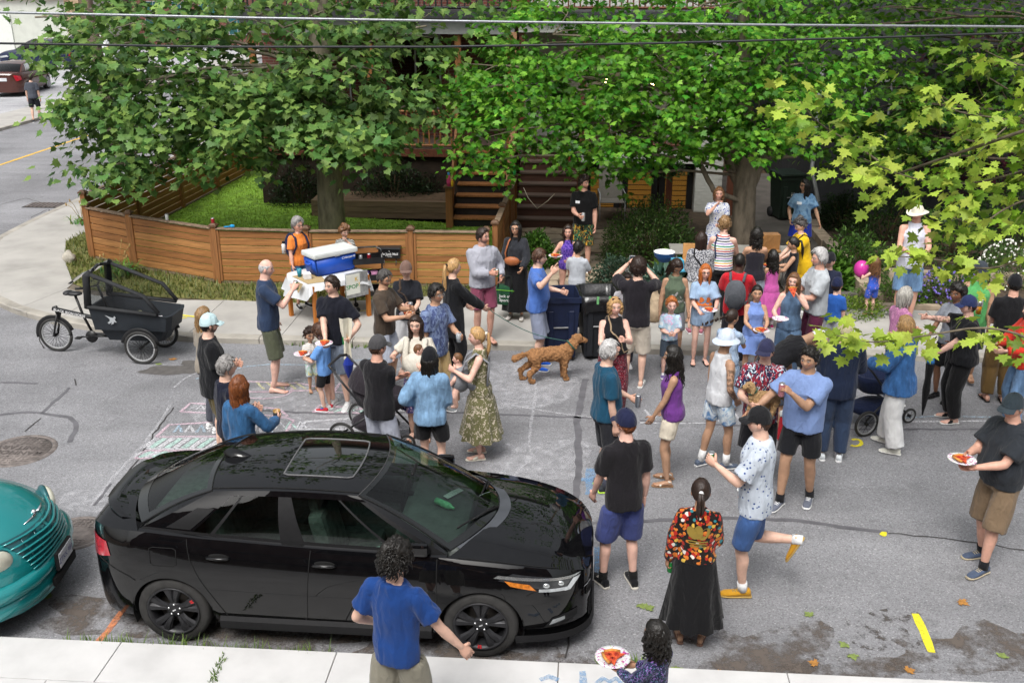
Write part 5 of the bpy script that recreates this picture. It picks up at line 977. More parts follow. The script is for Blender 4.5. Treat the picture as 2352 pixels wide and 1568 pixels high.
# ---- cloth
def cloth(key,kind='plain',c1=(.5,)*3,c2=None,c3=None,sc_=1.0,rough=.85):
 k ='cloth_'+key
 if k in _mats:return _mats[k]
 c1,c2,c3 =[srgb(c) if isinstance(c,str) else c for c in (c1,c2,c3)]
 m,nt,p =newmat(k);_mats[k] =m;L =nt.links;vec =coords(nt,(sc_,)*3)
 p.inputs['Roughness'].default_value =rough;p.inputs['Specular IOR Level'].default_value =.2
 p.inputs['Sheen Weight'].default_value =.12
 if kind =='plain':out =c1
 elif kind in ('hstripe','vstripe'):
  w =nt.nodes.new('ShaderNodeTexWave');w.bands_direction ='Z' if kind =='hstripe' else 'X';w.inputs['Scale'].default_value =9;w.inputs['Distortion'].default_value =.25
  L.new(vec,w.inputs[0]);r =ramp(nt,[(.5,c1),(.56,c2)]);L.new(w.outputs[0],r.inputs[0]);out =r.outputs[0]
 elif kind =='rainbow':
  sx =nt.nodes.new('ShaderNodeSeparateXYZ');L.new(vec,sx.inputs[0]);mm =nt.nodes.new('ShaderNodeMath');mm.operation ='FRACT'
  mu =nt.nodes.new('ShaderNodeMath');mu.operation ='MULTIPLY';mu.inputs[1].default_value =4.2;L.new(sx.outputs[2],mu.inputs[0]);L.new(mu.outputs[0],mm.inputs[0])
  wht =(.8,.8,.82);st =[]
  for i,c in enumerate(['1d2f7a','c8402c','d8b030','1f8a63','8a76b8','15151a']):st +=[(i/6,srgb(c)),(i/6+.075,wht)]
  r =ramp(nt,st,'CONSTANT');L.new(mm.outputs[0],r.inputs[0]);out =r.outputs[0]
 elif kind =='zgrad':
  sx =nt.nodes.new('ShaderNodeSeparateXYZ');L.new(vec,sx.inputs[0]);mr =nt.nodes.new('ShaderNodeMapRange')
  mr.inputs[1].default_value =.5;mr.inputs[2].default_value =.98;L.new(sx.outputs[2],mr.inputs[0])
  n =noise_n(nt,vec,9,2);ad =nt.nodes.new('ShaderNodeMath');ad.operation ='MULTIPLY_ADD';ad.inputs[1].default_value =.4;L.new(n.outputs[0],ad.inputs[0]);L.new(mr.outputs[0],ad.inputs[2])
  r =ramp(nt,[(.2,srgb('c2281f')),(.5,srgb('e0862a')),(.72,srgb('d8c02e')),(1,srgb('1f7a4a'))]);L.new(ad.outputs[0],r.inputs[0]);out =r.outputs[0]
 elif kind in ('floral','dots'):
  n =noise_n(nt,vec,20,2);ad =mixc(nt,.25 if kind =='floral' else .0,vec,n.outputs[1],'ADD')
  v =nt.nodes.new('ShaderNodeTexVoronoi');v.inputs['Scale'].default_value =16;L.new(ad,v.inputs['Vector'])
  t =.34 if kind =='floral' else .2
  r =ramp(nt,[(t,(1,)*3),(t+.06,(0,)*3)]);L.new(v.outputs['Distance'],r.inputs[0]);out =mixc(nt,r.outputs[0],c1,c2)
  if c3 is not None:
   v2 =nt.nodes.new('ShaderNodeTexVoronoi');v2.inputs['Scale'].default_value =23;L.new(ad,v2.inputs['Vector'])
   r2 =ramp(nt,[(.2,(1,)*3),(.25,(0,)*3)]);L.new(v2.outputs['Distance'],r2.inputs[0]);out =mixc(nt,r2.outputs[0],out,c3)
 elif kind =='leafy':
  a =noise_n(nt,coords(nt,(sc_*1.0,sc_*1.0,sc_*.55),rot=(.5,.3,.9)),15,2,.5,1.6);r =ramp(nt,[(.5,(0,)*3),(.54,(1,)*3)]);L.new(a.outputs[0],r.inputs[0]);out =mixc(nt,r.outputs[0],c1,c2)
  if c3 is not None:
   a =noise_n(nt,coords(nt,(sc_*1.0,sc_*1.0,sc_*.5),rot=(-.6,.2,-.8)),17,2,.5,2.2);r =ramp(nt,[(.57,(0,)*3),(.6,(1,)*3)]);L.new(a.outputs[0],r.inputs[0]);out =mixc(nt,r.outputs[0],out,c3)
 elif kind =='multi':
  v =nt.nodes.new('ShaderNodeTexVoronoi');v.inputs['Scale'].default_value =30;L.new(vec,v.inputs['Vector'])
  sx =nt.nodes.new('ShaderNodeSeparateColor');L.new(v.outputs['Color'],sx.inputs[0])
  r =ramp(nt,[(0,srgb('14100f')),(.16,srgb('a5261c')),(.42,srgb('1d1512')),(.52,srgb('c8702a')),(.74,srgb('d9b24a')),(.8,srgb('17120f')),(.88,srgb('2f7d86')),(.94,srgb('d8cfc6'))],'CONSTANT');L.new(sx.outputs[0],r.inputs[0])
  r2 =ramp(nt,[(.60,(1,)*3),(.64,(0,)*3)]);L.new(v.outputs['Distance'],r2.inputs[0]);out =mixc(nt,r2.outputs[0],srgb('14100f'),r.outputs[0])
 elif kind =='tiedye':
  n =noise_n(nt,vec,7,2,.5,1);r =ramp(nt,[(.35,c1),(.5,c2),(.65,c3 or c1)]);L.new(n.outputs[0],r.inputs[0]);out =r.outputs[0]
 elif kind =='speckle':
  n =noise_n(nt,vec,70,2);r =ramp(nt,[(.48,c1),(.52,c2)]);L.new(n.outputs[0],r.inputs[0]);out =r.outputs[0]
 elif kind =='gingham':
  w =nt.nodes.new('ShaderNodeTexWave');w.bands_direction ='X';w.inputs['Scale'].default_value =22;L.new(vec,w.inputs[0])
  w2 =nt.nodes.new('ShaderNodeTexWave');w2.bands_direction ='Z';w2.inputs['Scale'].default_value =22;L.new(vec,w2.inputs[0])
  a =mixc(nt,.5,w.outputs[0],w2.outputs[0]);r =ramp(nt,[(.3,c1),(.7,c2)]);L.new(a,r.inputs[0]);out =r.outputs[0]
 n =noise_n(nt,coords(nt),5,3);r =ramp(nt,[(.3,(.86,)*3),(.7,(1.1,)*3)]);L.new(n.outputs[0],r.inputs[0])
 if kind =='denim' or key.startswith('denim'):
  out =c1;n3 =noise_n(nt,coords(nt,(1,1,.35)),13,5,.65);r3 =ramp(nt,[(.36,shade(c1,.66)),(.55,c1),(.74,shade(c1,1.4))]);L.new(n3.outputs[0],r3.inputs[0]);out =r3.outputs[0]
 L.new(mixc(nt,1.0,out,r.outputs[0],'MULTIPLY'),p.inputs['Base Color'])
 fold =noise_n(nt,coords(nt,(1,1,.45)),16,3,.5,.8);bump(nt,p,fold.outputs[0],.6,.035)
 return m
def plain(c):return cloth('p_'+c,'plain',c)
# ---- body pieces
def rings(P,RX,RY,A,B,n=14):
 """closed loft: centre P, half axes RX along A, RY along B"""
 V =[];k =len(P);t =np.linspace(0,2*pi,n,endpoint=False)
 for i in range(k):
  a,b =(A[i],B[i]) if isinstance(A,list) else (A,B)
  for x in t:V.append(Vector(P[i])+Vector(a)*(RX[i]*math.cos(x))+Vector(b)*(RY[i]*math.sin(x)))
 F =[(i*n+j,i*n+(j+1) % n,(i+1)*n+(j+1) % n,(i+1)*n+j) for i in range(k-1) for j in range(n)]
 F +=[tuple(range(n-1,-1,-1)),tuple((k-1)*n+j for j in range(n))]
 return V,F
class Acc:
 def __init__(s):s.V =[];s.F =[]
 def add(s,vf):
  n =len(s.V);s.V +=list(vf[0]);s.F +=[tuple(i+n for i in f) for f in vf[1]]
 def limb(s,pts,r,n=12,cut=False):
  """straight tapered pieces with a ball at every joint"""
  pts =[Vector(p) for p in pts]
  for i in range(len(pts)-1):
   if (pts[i+1]-pts[i]).length < 1e-4:continue
   mb =MB();mb.tube([pts[i],pts[i+1]],[r[i],r[i+1]],n);s.add((mb.v,mb.f))
  for i in range(len(pts)-(1 if cut else 0)):
   mb =MB();mb.ball(pts[i],r[i],n,7);s.add((mb.v,mb.f))
 def tube(s,pts,r,n=10,flat=1.0):s.limb(pts,list(r),n)
 def cut(s,pts,r,n=12,flat=1.0):s.limb(pts,list(r),n,True)
def along(pts,t):
 L =[(pts[i+1]-pts[i]).length for i in range(len(pts)-1)];d =t*sum(L)
 for i,l in enumerate(L):
  if d <=l or i ==len(L)-1:return pts[i]+(pts[i+1]-pts[i])*min(1,d/max(l,1e-6))
  d -=l
def ik(a,t,l1,l2,pole):
 d =t-a;L =d.length
 if L > (l1+l2)*.995:t =a+d*((l1+l2)*.995/L);d =t-a;L =d.length
 L =max(L,abs(l1-l2)+.02);u =d.normalized();x =(l1*l1-l2*l2+L*L)/(2*L);h =math.sqrt(max(0,l1*l1-x*x))
 pole =Vector(pole);q =pole-u*pole.dot(u);q =q.normalized() if q.length > 1e-5 else frame(u)[0]
 return a+u*x+q*h,t
PROF ={
'm':[(.84,.12,.09,-.01),(.90,.160,.112,-.01),(.96,.165,.115,-.008),(1.03,.158,.108,0),(1.10,.152,.102,0),(1.18,.160,.108,0),(1.27,.176,.116,.004),(1.345,.180,.108,0),(1.395,.160,.092,-.008),(1.43,.11,.075,-.012),(1.465,.066,.066,-.008),(1.52,.056,.060,.006),(1.60,.054,.058,.014)],
'f':[(.84,.12,.09,-.015),(.90,.165,.118,-.018),(.96,.166,.118,-.012),(1.03,.142,.104,0),(1.09,.126,.094,0),(1.17,.134,.100,.004),(1.25,.148,.118,.016),(1.31,.152,.110,.008),(1.37,.146,.088,-.004),(1.415,.105,.070,-.01),(1.455,.058,.058,-.006),(1.52,.047,.052,.006),(1.60,.046,.050,.014)]}
def profile(sex,w,belly):
 out =[]
 for z,rx,ry,y in PROF[sex]:
  k =w if z < 1.44 else 1+(w-1)*.5
  b =belly*math.exp(-((z-1.06)/.14)**2)
  q =.93 if z < 1.44 else 1;out.append((z,rx*k*q+b*.5,ry*k*q+b*.55,y+b*.45))
 return out
def sampz(prof,z):
 zs =[p[0] for p in prof];return [float(np.interp(z,zs,[p[i] for p in prof])) for i in (1,2,3)]
_hg =None
def head_grid(n=44,k=34):
 global _hg
 if _hg is None:
  th =np.linspace(.02,pi-.02,k)[:,None];ph =np.linspace(-pi,pi,n,endpoint=False)[None,:]
  x =np.sin(th)*np.sin(ph);y =np.sin(th)*np.cos(ph);z =np.cos(th)*np.ones_like(ph)
  X,Y,Z =x*.076,y*.096,z*.118
  lo =np.clip(-Z/.118,0,1);X =X*(1-.30*lo**2);bk =(Y < 0)
  Y =np.where(bk,Y*(1-.42*lo**1.5),Y*(1-.10*lo**2))
  Y =np.where(Y > .07,.07+(Y-.07)*.62,Y)
  fr =np.clip(Y/.06,0,1)**2
  g =lambda cx,cz,sx,sz:np.exp(-((np.abs(X)-cx)/sx)**2-((Z-cz)/sz)**2)*fr
  Y =Y+.007*g(.026,.024,.03,.010)-.012*g(.031,.003,.018,.012)+.010*g(.0,.0,.009,.03)+.024*np.exp(-(X/.0125)**2-((Z+.032)/.018)**2)*fr
  Y =Y+.006*g(.04,-.02,.02,.018)+.007*g(0,-.066,.028,.010)+.010*g(0,-.098,.022,.014)-.004*g(0,-.052,.02,.005)
  F =[(i*n+j,i*n+(j+1) % n,(i+1)*n+(j+1) % n,(i+1)*n+j) for i in range(k-1) for j in range(n)]
  F +=[tuple(range(n)),tuple((k-1)*n+j for j in range(n-1,-1,-1))]
  _hg =(np.stack([X,Y,Z],-1).reshape(-1,3),F,np.broadcast_to(ph,(k,n)).reshape(-1))
 return _hg
def head_mesh(skin,brow,lip,beard=None,bcol=None,smile=0):
 P,F,ph =head_grid();P =P.copy();X,Y,Z =P.T;fr =Y > .035
 c =np.tile(np.array(skin),(len(P),1))
 c *=(1-.34*np.exp(-((np.abs(X)-.031)/.02)**2-((Z-.004)/.014)**2)*fr)[:,None]  # eye socket shade painted into the skin colour
 ck =np.exp(-((np.abs(X)-.042)/.018)**2-((Z+.03)/.02)**2)*fr;c =c*(1-.28*ck[:,None]*np.array([0,1,1]))
 if beard and bcol is not None:
  zb =np.clip((-.040-Z+.35*np.maximum(0,.045-np.abs(Y)*0-np.abs(X))*0)/.02,0,1)*(Y > -.01)*np.clip((np.abs(X)*.0+Y+.012)/.02,0,1)
  zb =np.maximum(zb,np.exp(-((Z+.054)/.006)**2)*(np.abs(X) < .03)*fr)
  zb =np.maximum(zb,np.clip((Y+.0)/.01,0,1)*np.clip((.035-Y)/.01,0,1)*(Z < .0))
  f =(beard*zb)[:,None];c =c*(1-f)+np.array(bcol)*f
 if beard ==-1:
  pass
 m =(np.abs(X) < .024-.0*X) & (np.abs(Z+.067) < .0085) & fr;c[m] =np.array(lip)*.85;c *=(1-.22*np.exp(-(X/.016)**2-((Z+.05)/.006)**2)*fr)[:,None]  # lip colour, then shade under the nose painted into the skin
 b =(np.abs(np.abs(X)-.032) < .019) & (np.abs(Z-.0245+.08*np.maximum(0,np.abs(X)-.035)) < .0068) & fr;c[b] =c[b]*.22+np.array(brow)*.7
 e =(np.abs(np.abs(X)-.031) < .0135) & (np.abs(Z-.003) < .0072) & fr;c[e] =(.035,.025,.02)
 ew =e & (np.abs(np.abs(X)-.031) > .0085);c[ew] =np.array(skin)*.55+.12
 V =P;FF =list(F)
 for s in (-1,1):
  mb =MB();mb.ball((s*.076,-.006,-.012),(.010,.019,.032),8,6);n =len(V)
  V =np.vstack([V,np.array(mb.v)]);FF +=[tuple(i+n for i in f) for f in mb.f];c =np.vstack([c,np.tile(np.array(skin)*np.array([.98,.86,.84]),(len(mb.v),1))])
 return V,FF,c
def hairline(ph,front=.062,low=0.0):
 a =np.abs(ph);return np.interp(a,[0,.5,.85,1.15,1.4,1.6,1.85,2.3,pi],[front,front-.006,front-.022,.02,-.012-low*.3,-.035-low,-.018-low,-.065-low,-.078-low])
def hair_cap(t,front=.072,low=0.0,top=1.0,rough=.004,bald=None,seed=0,puff=0,fs=60):
 P,F,ph =head_grid();r =np.linalg.norm(P,axis=1,keepdims=True);d =P/r;X,Y,Z =P.T
 hn =vnoise(P*55,seed)
 m =np.clip((Z-hairline(ph,front,low)-.007*hn)/.03,0,1)
 if bald is not None:m =m*np.clip((bald-Z)/.015,0,1)
 nz =vnoise(P*np.array([fs,fs*.6,fs])*1.5,seed);nz2 =vnoise(P*22,seed+5)
 th =t*(1+(top-1)*np.clip(Z/.1,0,1))+rough*nz+puff*nz2
 off =np.where(m > .02,np.maximum(.0025,th)*m**.7,-.012)
 return P+d*off[:,None],F
def locks(n,L,ph0=1.0,wave=.012,freq=3.0,r=.02,seed=0,spread=1.0,top=.075,part=False,flare=0.0,back=True,seg=8):
 """hanging locks from the scalp, in head space"""
 rd =random.Random(seed);mb =MB()
 for i in range(n):
  ph =lerp(ph0,2*pi-ph0,(i+rd.uniform(.1,.9))/n);ph =ph+rd.uniform(-.1,.1)
  ll =L*rd.uniform(.82,1.05);a0 =rd.uniform(0,6.28);pts =[];rr =[]
  tz =top*rd.uniform(.5,1.1);k =seg
  for j in range(k+1):
   s =j/k;z =tz-s*ll
   hz =max(min(z/.118,.98),-.2);e =math.sqrt(max(0,1-hz*hz))*1.0
   if z < -.02:e =lerp(e,.86*spread+flare*(-z-.02)*3,min(1,(-z-.02)/.10))
   e *=1.07
   w =wave*min(1,s*2.2);q =a0+freq*2*pi*s
   x =math.sin(ph)*(.078*e)+w*math.cos(q);y =math.cos(ph)*(.096*e)+w*math.sin(q)
   if z < -.03:y =y-.012*min(1,(-z-.03)/.1)
   pts.append((x,y,z));rr.append(r*(.55 if j ==0 else 1)*(1-.75*max(0,s-.55)/.45)*rd.uniform(.85,1.15))
  mb.tube(pts,rr,5,flat=.7)
 return mb
def curls(n,t,r=.009,seed=0,front=.06,lo=-.06,L=.04):
 """short springy curls all over the scalp"""
 rd =random.Random(seed);mb =MB();P,F,ph =head_grid()
 ok =np.where(P[:,2] > np.maximum(hairline(ph,front),lo))[0]
 for i in range(n):
  p =Vector(P[ok[rd.randrange(len(ok))]]);d =p.normalized();a,b,_ =frame(d);q0 =rd.uniform(0,6.28);pts =[]
  for j in range(6):
   s =j/5;pts.append(p+d*(t*.25+L*s*.8)+a*(.011*math.cos(q0+s*7))+b*(.011*math.sin(q0+s*7))-Vector((0,0,.018*s*s)))
  mb.tube(pts,[r*.9,r,r,r,r*.8,r*.4],4)
 return mb
def tufts(n,seed,front=.07,L=.05,t=.010,r=.0075,bald=None):
 """short combed locks lying over the scalp, so the outline is not a shell"""
 rd =random.Random(seed);mb =MB();P,F,ph =head_grid();ok =np.where((P[:,2] > hairline(ph,front)+.006) & ((P[:,2] < bald) if bald else True))[0];sw =rd.uniform(-.5,.5)
 for i in range(n):
  p =Vector(P[ok[rd.randrange(len(ok))]]);d =p.normalized();w =Vector((sw+rd.uniform(-.5,.5)+p.x*4,.75 if p.z > .075 else -.15,-.7 if p.z < .09 else -.05))+Vector((rd.uniform(-.4,.4),)*1+(rd.uniform(-.4,.4),rd.uniform(-.3,.3)));w =(w-d*w.dot(d)).normalized();l =L*rd.uniform(.6,1.2)
  mb.tube([p+d*t*.4-w*l*.3,p+d*(t+.004),p+d*(t+.005*rd.random())+w*l*.55,p+d*(t*.9+rd.uniform(-.002,.007))+w*l-d*(l*l*3.2)],[r*.7,r,r*.85,r*.25],5,flat=.6)
 return mb
def hand(W,d,n,side,curl=35,s=1.0,point=False,splay=.0):
 """palm with four fingers and a thumb; palm faces n"""
 d =Vector(d).normalized();n =Vector(n);n =(n-d*n.dot(d)).normalized();t =d.cross(n)*(1 if side > 0 else -1)
 W =Vector(W);mb =MB()
 P =[];ks =[(-.03,.021,.018),(0,.026,.018),(.03,.038,.016),(.065,.042,.015),(.092,.040,.012)]
 V,F =rings([W+d*(a*s)-n*(.0) for a,_,_ in ks],[b*s for _,b,_ in ks],[c*s for _,_,c in ks],t,n,8);mb.add(V,F,0,True)
 for i,(o,l) in enumerate(((.030,.068),(.010,.076),(-.011,.071),(-.030,.057))):
  c =4 if (point and i ==0) else (75 if point else curl*(1+.12*i));p =W+d*(.088*s)+t*(o*s);a =R(c*.45);pts =[p-d*.012*s];sp =splay*(1.5-i)*.18
  for q in (.42,.33,.25):
   dd =d*math.cos(a)+n*math.sin(a)+t*sp;pts.append(pts[-1]+dd*(l*q*s+(.012*s if q ==.42 else 0)));a +=R(c)
  mb.tube(pts,[.0088*s,.0088*s,.008*s,.0065*s],6)
 p =W+d*(.022*s)+t*(.028*s);e =(d*.62+t*.62+n*.42).normalized();e2 =(d*.8+t*.12+n*(.35+curl/120)).normalized()
 mb.tube([p-e*.01*s,p+e*(.042*s),p+e*(.042*s)+e2*(.034*s)],[.0135*s,.011*s,.0075*s],6)
 return mb
def foot_axes(yaw):return Vector((math.sin(yaw),math.cos(yaw),0)),Vector((math.cos(yaw),-math.sin(yaw),0))
def foot_loft(A,yaw,L,prof,pitch=0.0,n=10):
 f,r =foot_axes(yaw);f =(f*math.cos(pitch)+Vector((0,0,-1))*math.sin(pitch));u =r.cross(f)
 V =[]
 for y,hw,z0,z1,sh in prof:
  for j in range(n):
   a =2*pi*j/n;cx =math.copysign(abs(math.cos(a))**.7,math.cos(a));cz =math.copysign(abs(math.sin(a))**.7,math.sin(a))
   V.append(A+f*(y*L)+r*((hw*cx+sh)*L)+u*((z0+z1)/2*L+(z1-z0)/2*L*cz))
 k =len(prof)
 F =[(i*n+j,(i+1)*n+j,(i+1)*n+(j+1) % n,i*n+(j+1) % n) for i in range(k-1) for j in range(n)]+[tuple(range(n)),tuple((k-1)*n+j for j in range(n-1,-1,-1))]
 return V,F
SHOE =[(-.27,.10,.05,.24,0),(-.22,.125,.045,.32,0),(-.08,.125,.045,.33,0),(.03,.13,.045,.27,0),(.2,.15,.045,.22,.0),(.4,.165,.045,.18,.0),(.56,.155,.045,.155,-.0),(.67,.11,.05,.12,-.0),(.70,.04,.055,.09,0)]
SOLE =[(-.30,.09,0,.07,0),(-.25,.13,0,.085,0),(-.05,.13,0,.08,0),(.2,.155,0,.075,0),(.42,.175,0,.075,0),(.6,.16,0,.08,0),(.71,.11,.01,.085,0),(.735,.04,.02,.085,0)]
BARE =[(-.24,.07,.0,.15,0),(-.2,.105,0,.26,0),(-.1,.115,0,.30,0),(.02,.12,.015,.27,0),(.2,.14,.01,.2,0),(.38,.165,0,.13,0),(.5,.165,0,.10,0),(.55,.155,0,.085,0)]
def shoes(par,kind,A,yaw,L,cols,side,pitch=0.0):
 c =[plain(x) if isinstance(x,str) else x for x in cols]
 g =A-Vector((0,0,.08*L/.26)) if pitch ==0 else A-Vector((0,0,.06))
 if kind =='sneaker':
  V,F =foot_loft(g,yaw,L,SHOE,pitch);o =mesh('shoe',V,[list(f) for f in F],c[0],par,True)
  V,F =foot_loft(g,yaw,L*1.02,SOLE,pitch);mesh('sole',V,[list(f) for f in F],c[1],o,False)
  f,r =foot_axes(yaw);mb =MB()
  for k in range(4):
   y =.08+.07*k;p =g+f*(y*L)+Vector((0,0,(.285-.025*k)*L));mb.tube([p-r*(.085*L)+Vector((0,0,-.03*L)),p,p+r*(.085*L)+Vector((0,0,-.03*L))],.006,4)
  mb.build('laces',c[2] if len(c) > 2 else c[1],o)
 else:
  V,F =foot_loft(g,yaw,L*1.0,[(y,w*1.0,0,.05 if kind !='croc' else .09,s) for y,w,a,b,s in SOLE],pitch)
  o =mesh('sandal' if kind !='bare' else 'foot',V,[list(f) for f in F],c[1] if len(c) > 1 else c[0],par,False)
  f,r =foot_axes(yaw);mb =MB()
  if kind =='flip':
   t =g+f*(.42*L)+Vector((0,0,.15*L))
   for s in (-1,1):mb.tube([t+f*.03*L-Vector((0,0,.08*L)),t,g+f*(.22*L)+r*(s*.12*L)+Vector((0,0,.19*L)),g+f*(.06*L)+r*(s*.145*L)+Vector((0,0,.03*L))],.009,5,flat=.5)
   mb.build('strap',c[0],o)
  elif kind in ('slide','sandal'):
   prof =[(.10,.152,.03,.27,0),(.22,.168,.02,.235,0),(.36,.18,.02,.175,0)]
   if kind =='sandal':prof =[(.28,.175,.02,.20,0),(.36,.18,.02,.17,0)]
   V,F =foot_loft(g,yaw,L,prof);mesh('strap',V,[list(q) for q in F],c[0],o,True)
   if kind =='sandal':
    V,F =foot_loft(g,yaw,L,[(-.2,.12,.2,.27,0),(-.1,.13,.22,.32,0),(-.04,.135,.24,.33,0)]);mesh('strap',V,[list(q) for q in F],c[0],o,True)
  elif kind =='croc':
   V,F =foot_loft(g,yaw,L,[(.0,.14,.05,.27,0),(.2,.16,.04,.24,0),(.42,.175,.04,.19,0),(.6,.155,.04,.15,0),(.7,.08,.05,.1,0)]);mesh('upper',V,[list(q) for q in F],c[0],o,True)
def decal(garment,v2,faces,M3,mat,par,name='print',lift=.007):
 """flat print laid on cloth: (x, y) of v2 in the plane M3 (origin, right, up, toward cloth)"""
 me =garment.data;bv =BVHTree.FromPolygons([v.co[:] for v in me.vertices],[p.vertices[:] for p in me.polygons])
 o,rx,up,d =[Vector(q) for q in M3];V =[]
 for x,y in v2:
  p =o+rx*x+up*y;h =bv.ray_cast(p,d,1.0);q =h[0] if h[0] is not None else p+d*.3
  V.append(q-d*lift)
 return mesh(name,V,[list(f) for f in faces],mat,par)
def rect2(w,h,n=4,m=3):
 V =[(w*(i/n-.5),h*(j/m-.5)) for j in range(m+1) for i in range(n+1)]
 return V,[(j*(n+1)+i,j*(n+1)+i+1,(j+1)*(n+1)+i+1,(j+1)*(n+1)+i) for j in range(m) for i in range(n)]
def clothify(co,fs,amp,seed,zs=5.0):
 """folds: push the cloth along a drawn-out noise"""
 q =co*np.array([11,11,zs])+seed
 d =vnoise(q,seed);q2 =co*np.array([26,26,12])-seed
 d2 =vnoise(q2,seed)
 me =bpy.data.meshes.new('t');me.from_pydata(co.tolist(),[],fs);n =np.empty(len(co)*3,'f');me.vertices.foreach_get('normal',n);bpy.data.meshes.remove(me)
 return co+n.reshape(-1,3)*((d*amp+d2*amp*.42)[:,None])
ARM =dict(down=(.225,.05,.81),rest=(.22,.12,.83),hip=(.20,.10,1.02),hold=(.10,.30,1.17),plate=(.13,.36,1.10),low=(.16,.28,.98),front=(.03,.26,1.08),mouth=(.05,.24,1.45),back=(.20,-.16,.86),
pocket=(.21,.08,.92),fold=(-.10,.24,1.20),up=(.22,.30,1.62),phone=(.10,.36,1.58),point=(.20,.62,1.40),reach=(.20,.50,1.02),shoulder=(.17,.18,1.40),chest=(.06,.22,1.24))
PEOPLE ={}
_sharedcap ={}
def person(key,head,H,face,label,sex='m',w=1.0,belly=0.0,skin='fair',hair=('short','brown'),top=None,bottom=None,shoe=('sneaker','e8e8e8','f2f2f2'),
armR='down',armL='down',lean=0,twist=0,look=0,nod=0,legs=((.10,0,0),(.10,0,0)),hat=None,beard=0,glasses=None,group='people at the street gathering',lipc=None,
palmR=None,palmL=None,curlR=30,curlL=30,pointR=False,elbowR=None,elbowL=None,pos=None,z0=0.0,tattoo=False,hips=0,socks=None,extra=None,voxel=.0165,tilt=0):
 hs =float(np.interp(H,[.6,.95,1.3,1.6,1.75,1.95],[.80,.86,.92,.96,1.0,1.04]));hh =.235*hs
 hatz =.012 if hat else 0
 sb =(H-hatz-hh*1.09)/1.465
 ln =R(lean);tw =R(twist);P0 =Vector((0,0,.93))
 def T(p):
  p =Vector(p);k =min(1,max(0,(p.z-.86)/.22));q =p-P0
  q =Matrix.Rotation(tw*k,3,'Z') @ q
  q =Matrix.Rotation(-ln*k,3,'X') @ q
  return (P0+q+Vector((0,-math.sin(ln)*.18*(1 if lean > 25 else .3),0)))*sb
 T0 =lambda p:Vector(p)*sb
 if pos is None:
  hp =T((0,.01,1.63));face_r =R(face);g =at(head[0],head[1],H+z0 if lean < 25 else hp.z+hh*.5+z0)
  off =Matrix.Rotation(-face_r,3,'Z') @ Vector((hp.x,hp.y,0));pos =Vector((g.x-off.x,g.y-off.y,z0))
 root =empty('person',pos,-R(face),label,'person',group)
 rs =random.Random(hash(key) % 9999 if False else sum(map(ord,key))*7);seed =rs.uniform(0,50)
 sk =np.array(SK[skin]);prof =profile(sex,w,belly);X =Vector((1,0,0));Y =Vector((0,1,0))
 wl =.55+.45*w
 # ---- skeleton
 sw =(.160 if sex =='m' else .142)*(.8+.2*w);arms ={};fk =.955 if sex =='f' else 1
 for s,a,el in ((1,armR,elbowR),(-1,armL,elbowL)):
  t =ARM[a] if isinstance(a,str) else a
  Sh =T((s*sw,-.008,1.362));Tg =T((s*t[0],t[1],t[2]));pole =Vector(el) if el else Vector((s*.55,-.55,-.6))
  if el:pole =Vector((s*el[0],el[1],el[2]))
  E,Hn =ik(Sh,Tg,.285*sb*fk,.255*sb*fk,pole);arms[s] =(Sh,E,Hn)
 legp ={}
 for s,(dx,dy,lift) in ((1,legs[0]),(-1,legs[1])):
  Hp =T0((s*.088,-.01+(-.06 if lean > 25 else 0),.90));A =T0((s*dx,dy,.082+lift));K,A2 =ik(Hp,A,.425*sb,.405*sb,Vector((s*.12,1,0)));legp[s] =(Hp,K,A2,lift)
  # ---- one continuous body
 ac =Acc();pf =[p for p in prof]
 ac.add(rings([T((0,p[3],p[0])) for p in pf],[p[1]*sb*.97 for p in pf],[p[2]*sb*.97 for p in pf],[Matrix.Rotation(tw*min(1,max(0,(p[0]-.86)/.22)),3,'Z') @ X for p in pf],
[Matrix.Rotation(-ln*min(1,max(0,(p[0]-.86)/.22)),3,'X') @ Y for p in pf]))
 hd =T((0,.012,1.465));ht =Vector((0,0,1)) if lean < 25 else (T((0,.1,1.6))-T((0,0,1.4))).normalized()
 hc =hd+Vector((0,.012*hs,0))+ht*(hh*.60)
 ac.tube([hd-ht*.03,hd+(hc-hd)*.55],[.052*sb*(1 if sex =='m' else .86)]*2)
 lf =1.0 if sex =='m' else .95;kid =float(np.interp(H,[.8,1.4],[1.12,1.0]))
 for s in (1,-1):
  Sh,E,Hn =arms[s];f =sb*wl*lf*kid
  ac.tube([T((s*(sw-.06),-.005,1.368)),Sh,lerp(Sh,E,.45),E,lerp(E,Hn,.25),lerp(E,Hn,.92)],[.054*f,.053*f,.047*f,.039*f,.042*f,.0265*f])
  Hp,K,A,lift =legp[s]
  ac.tube([Hp,lerp(Hp,K,.3),lerp(Hp,K,.7),K,lerp(K,A,.3)-Vector((0,.012*sb,0)),lerp(K,A,.6),lerp(K,A,.95)],[.080*f,.083*f,.066*f,.053*f,.056*f,.045*f,.033*f])
 co,fs =fuse(ac.V,ac.F,voxel*(1 if H > 1.4 else .85),4)
 cl =np.tile(sk,(len(co),1));cl *=(1+.06*vnoise(co*6,seed))[:,None]
 if tattoo:
  e1,e2 =arms[1][1],arms[1][0];msk =np.array([mnoise.noise(Vector(p)*38)+.25*mnoise.noise(Vector(p)*90) for p in co]) > -.02
  near =(np.linalg.norm(co-np.array(lerp(e1,e2,.35)),axis=1) < .13) | ((np.linalg.norm(co-np.array(lerp(e1,arms[1][2],.4)),axis=1) < .1))
  cl[msk & near] *=.38
  # ---- head, in the same mesh
 hy =R(-look);Rh =Matrix.Rotation(hy,3,'Z') @ Matrix.Rotation(R(-nod),3,'X') @ Matrix.Rotation(R(tilt),3,'Y')
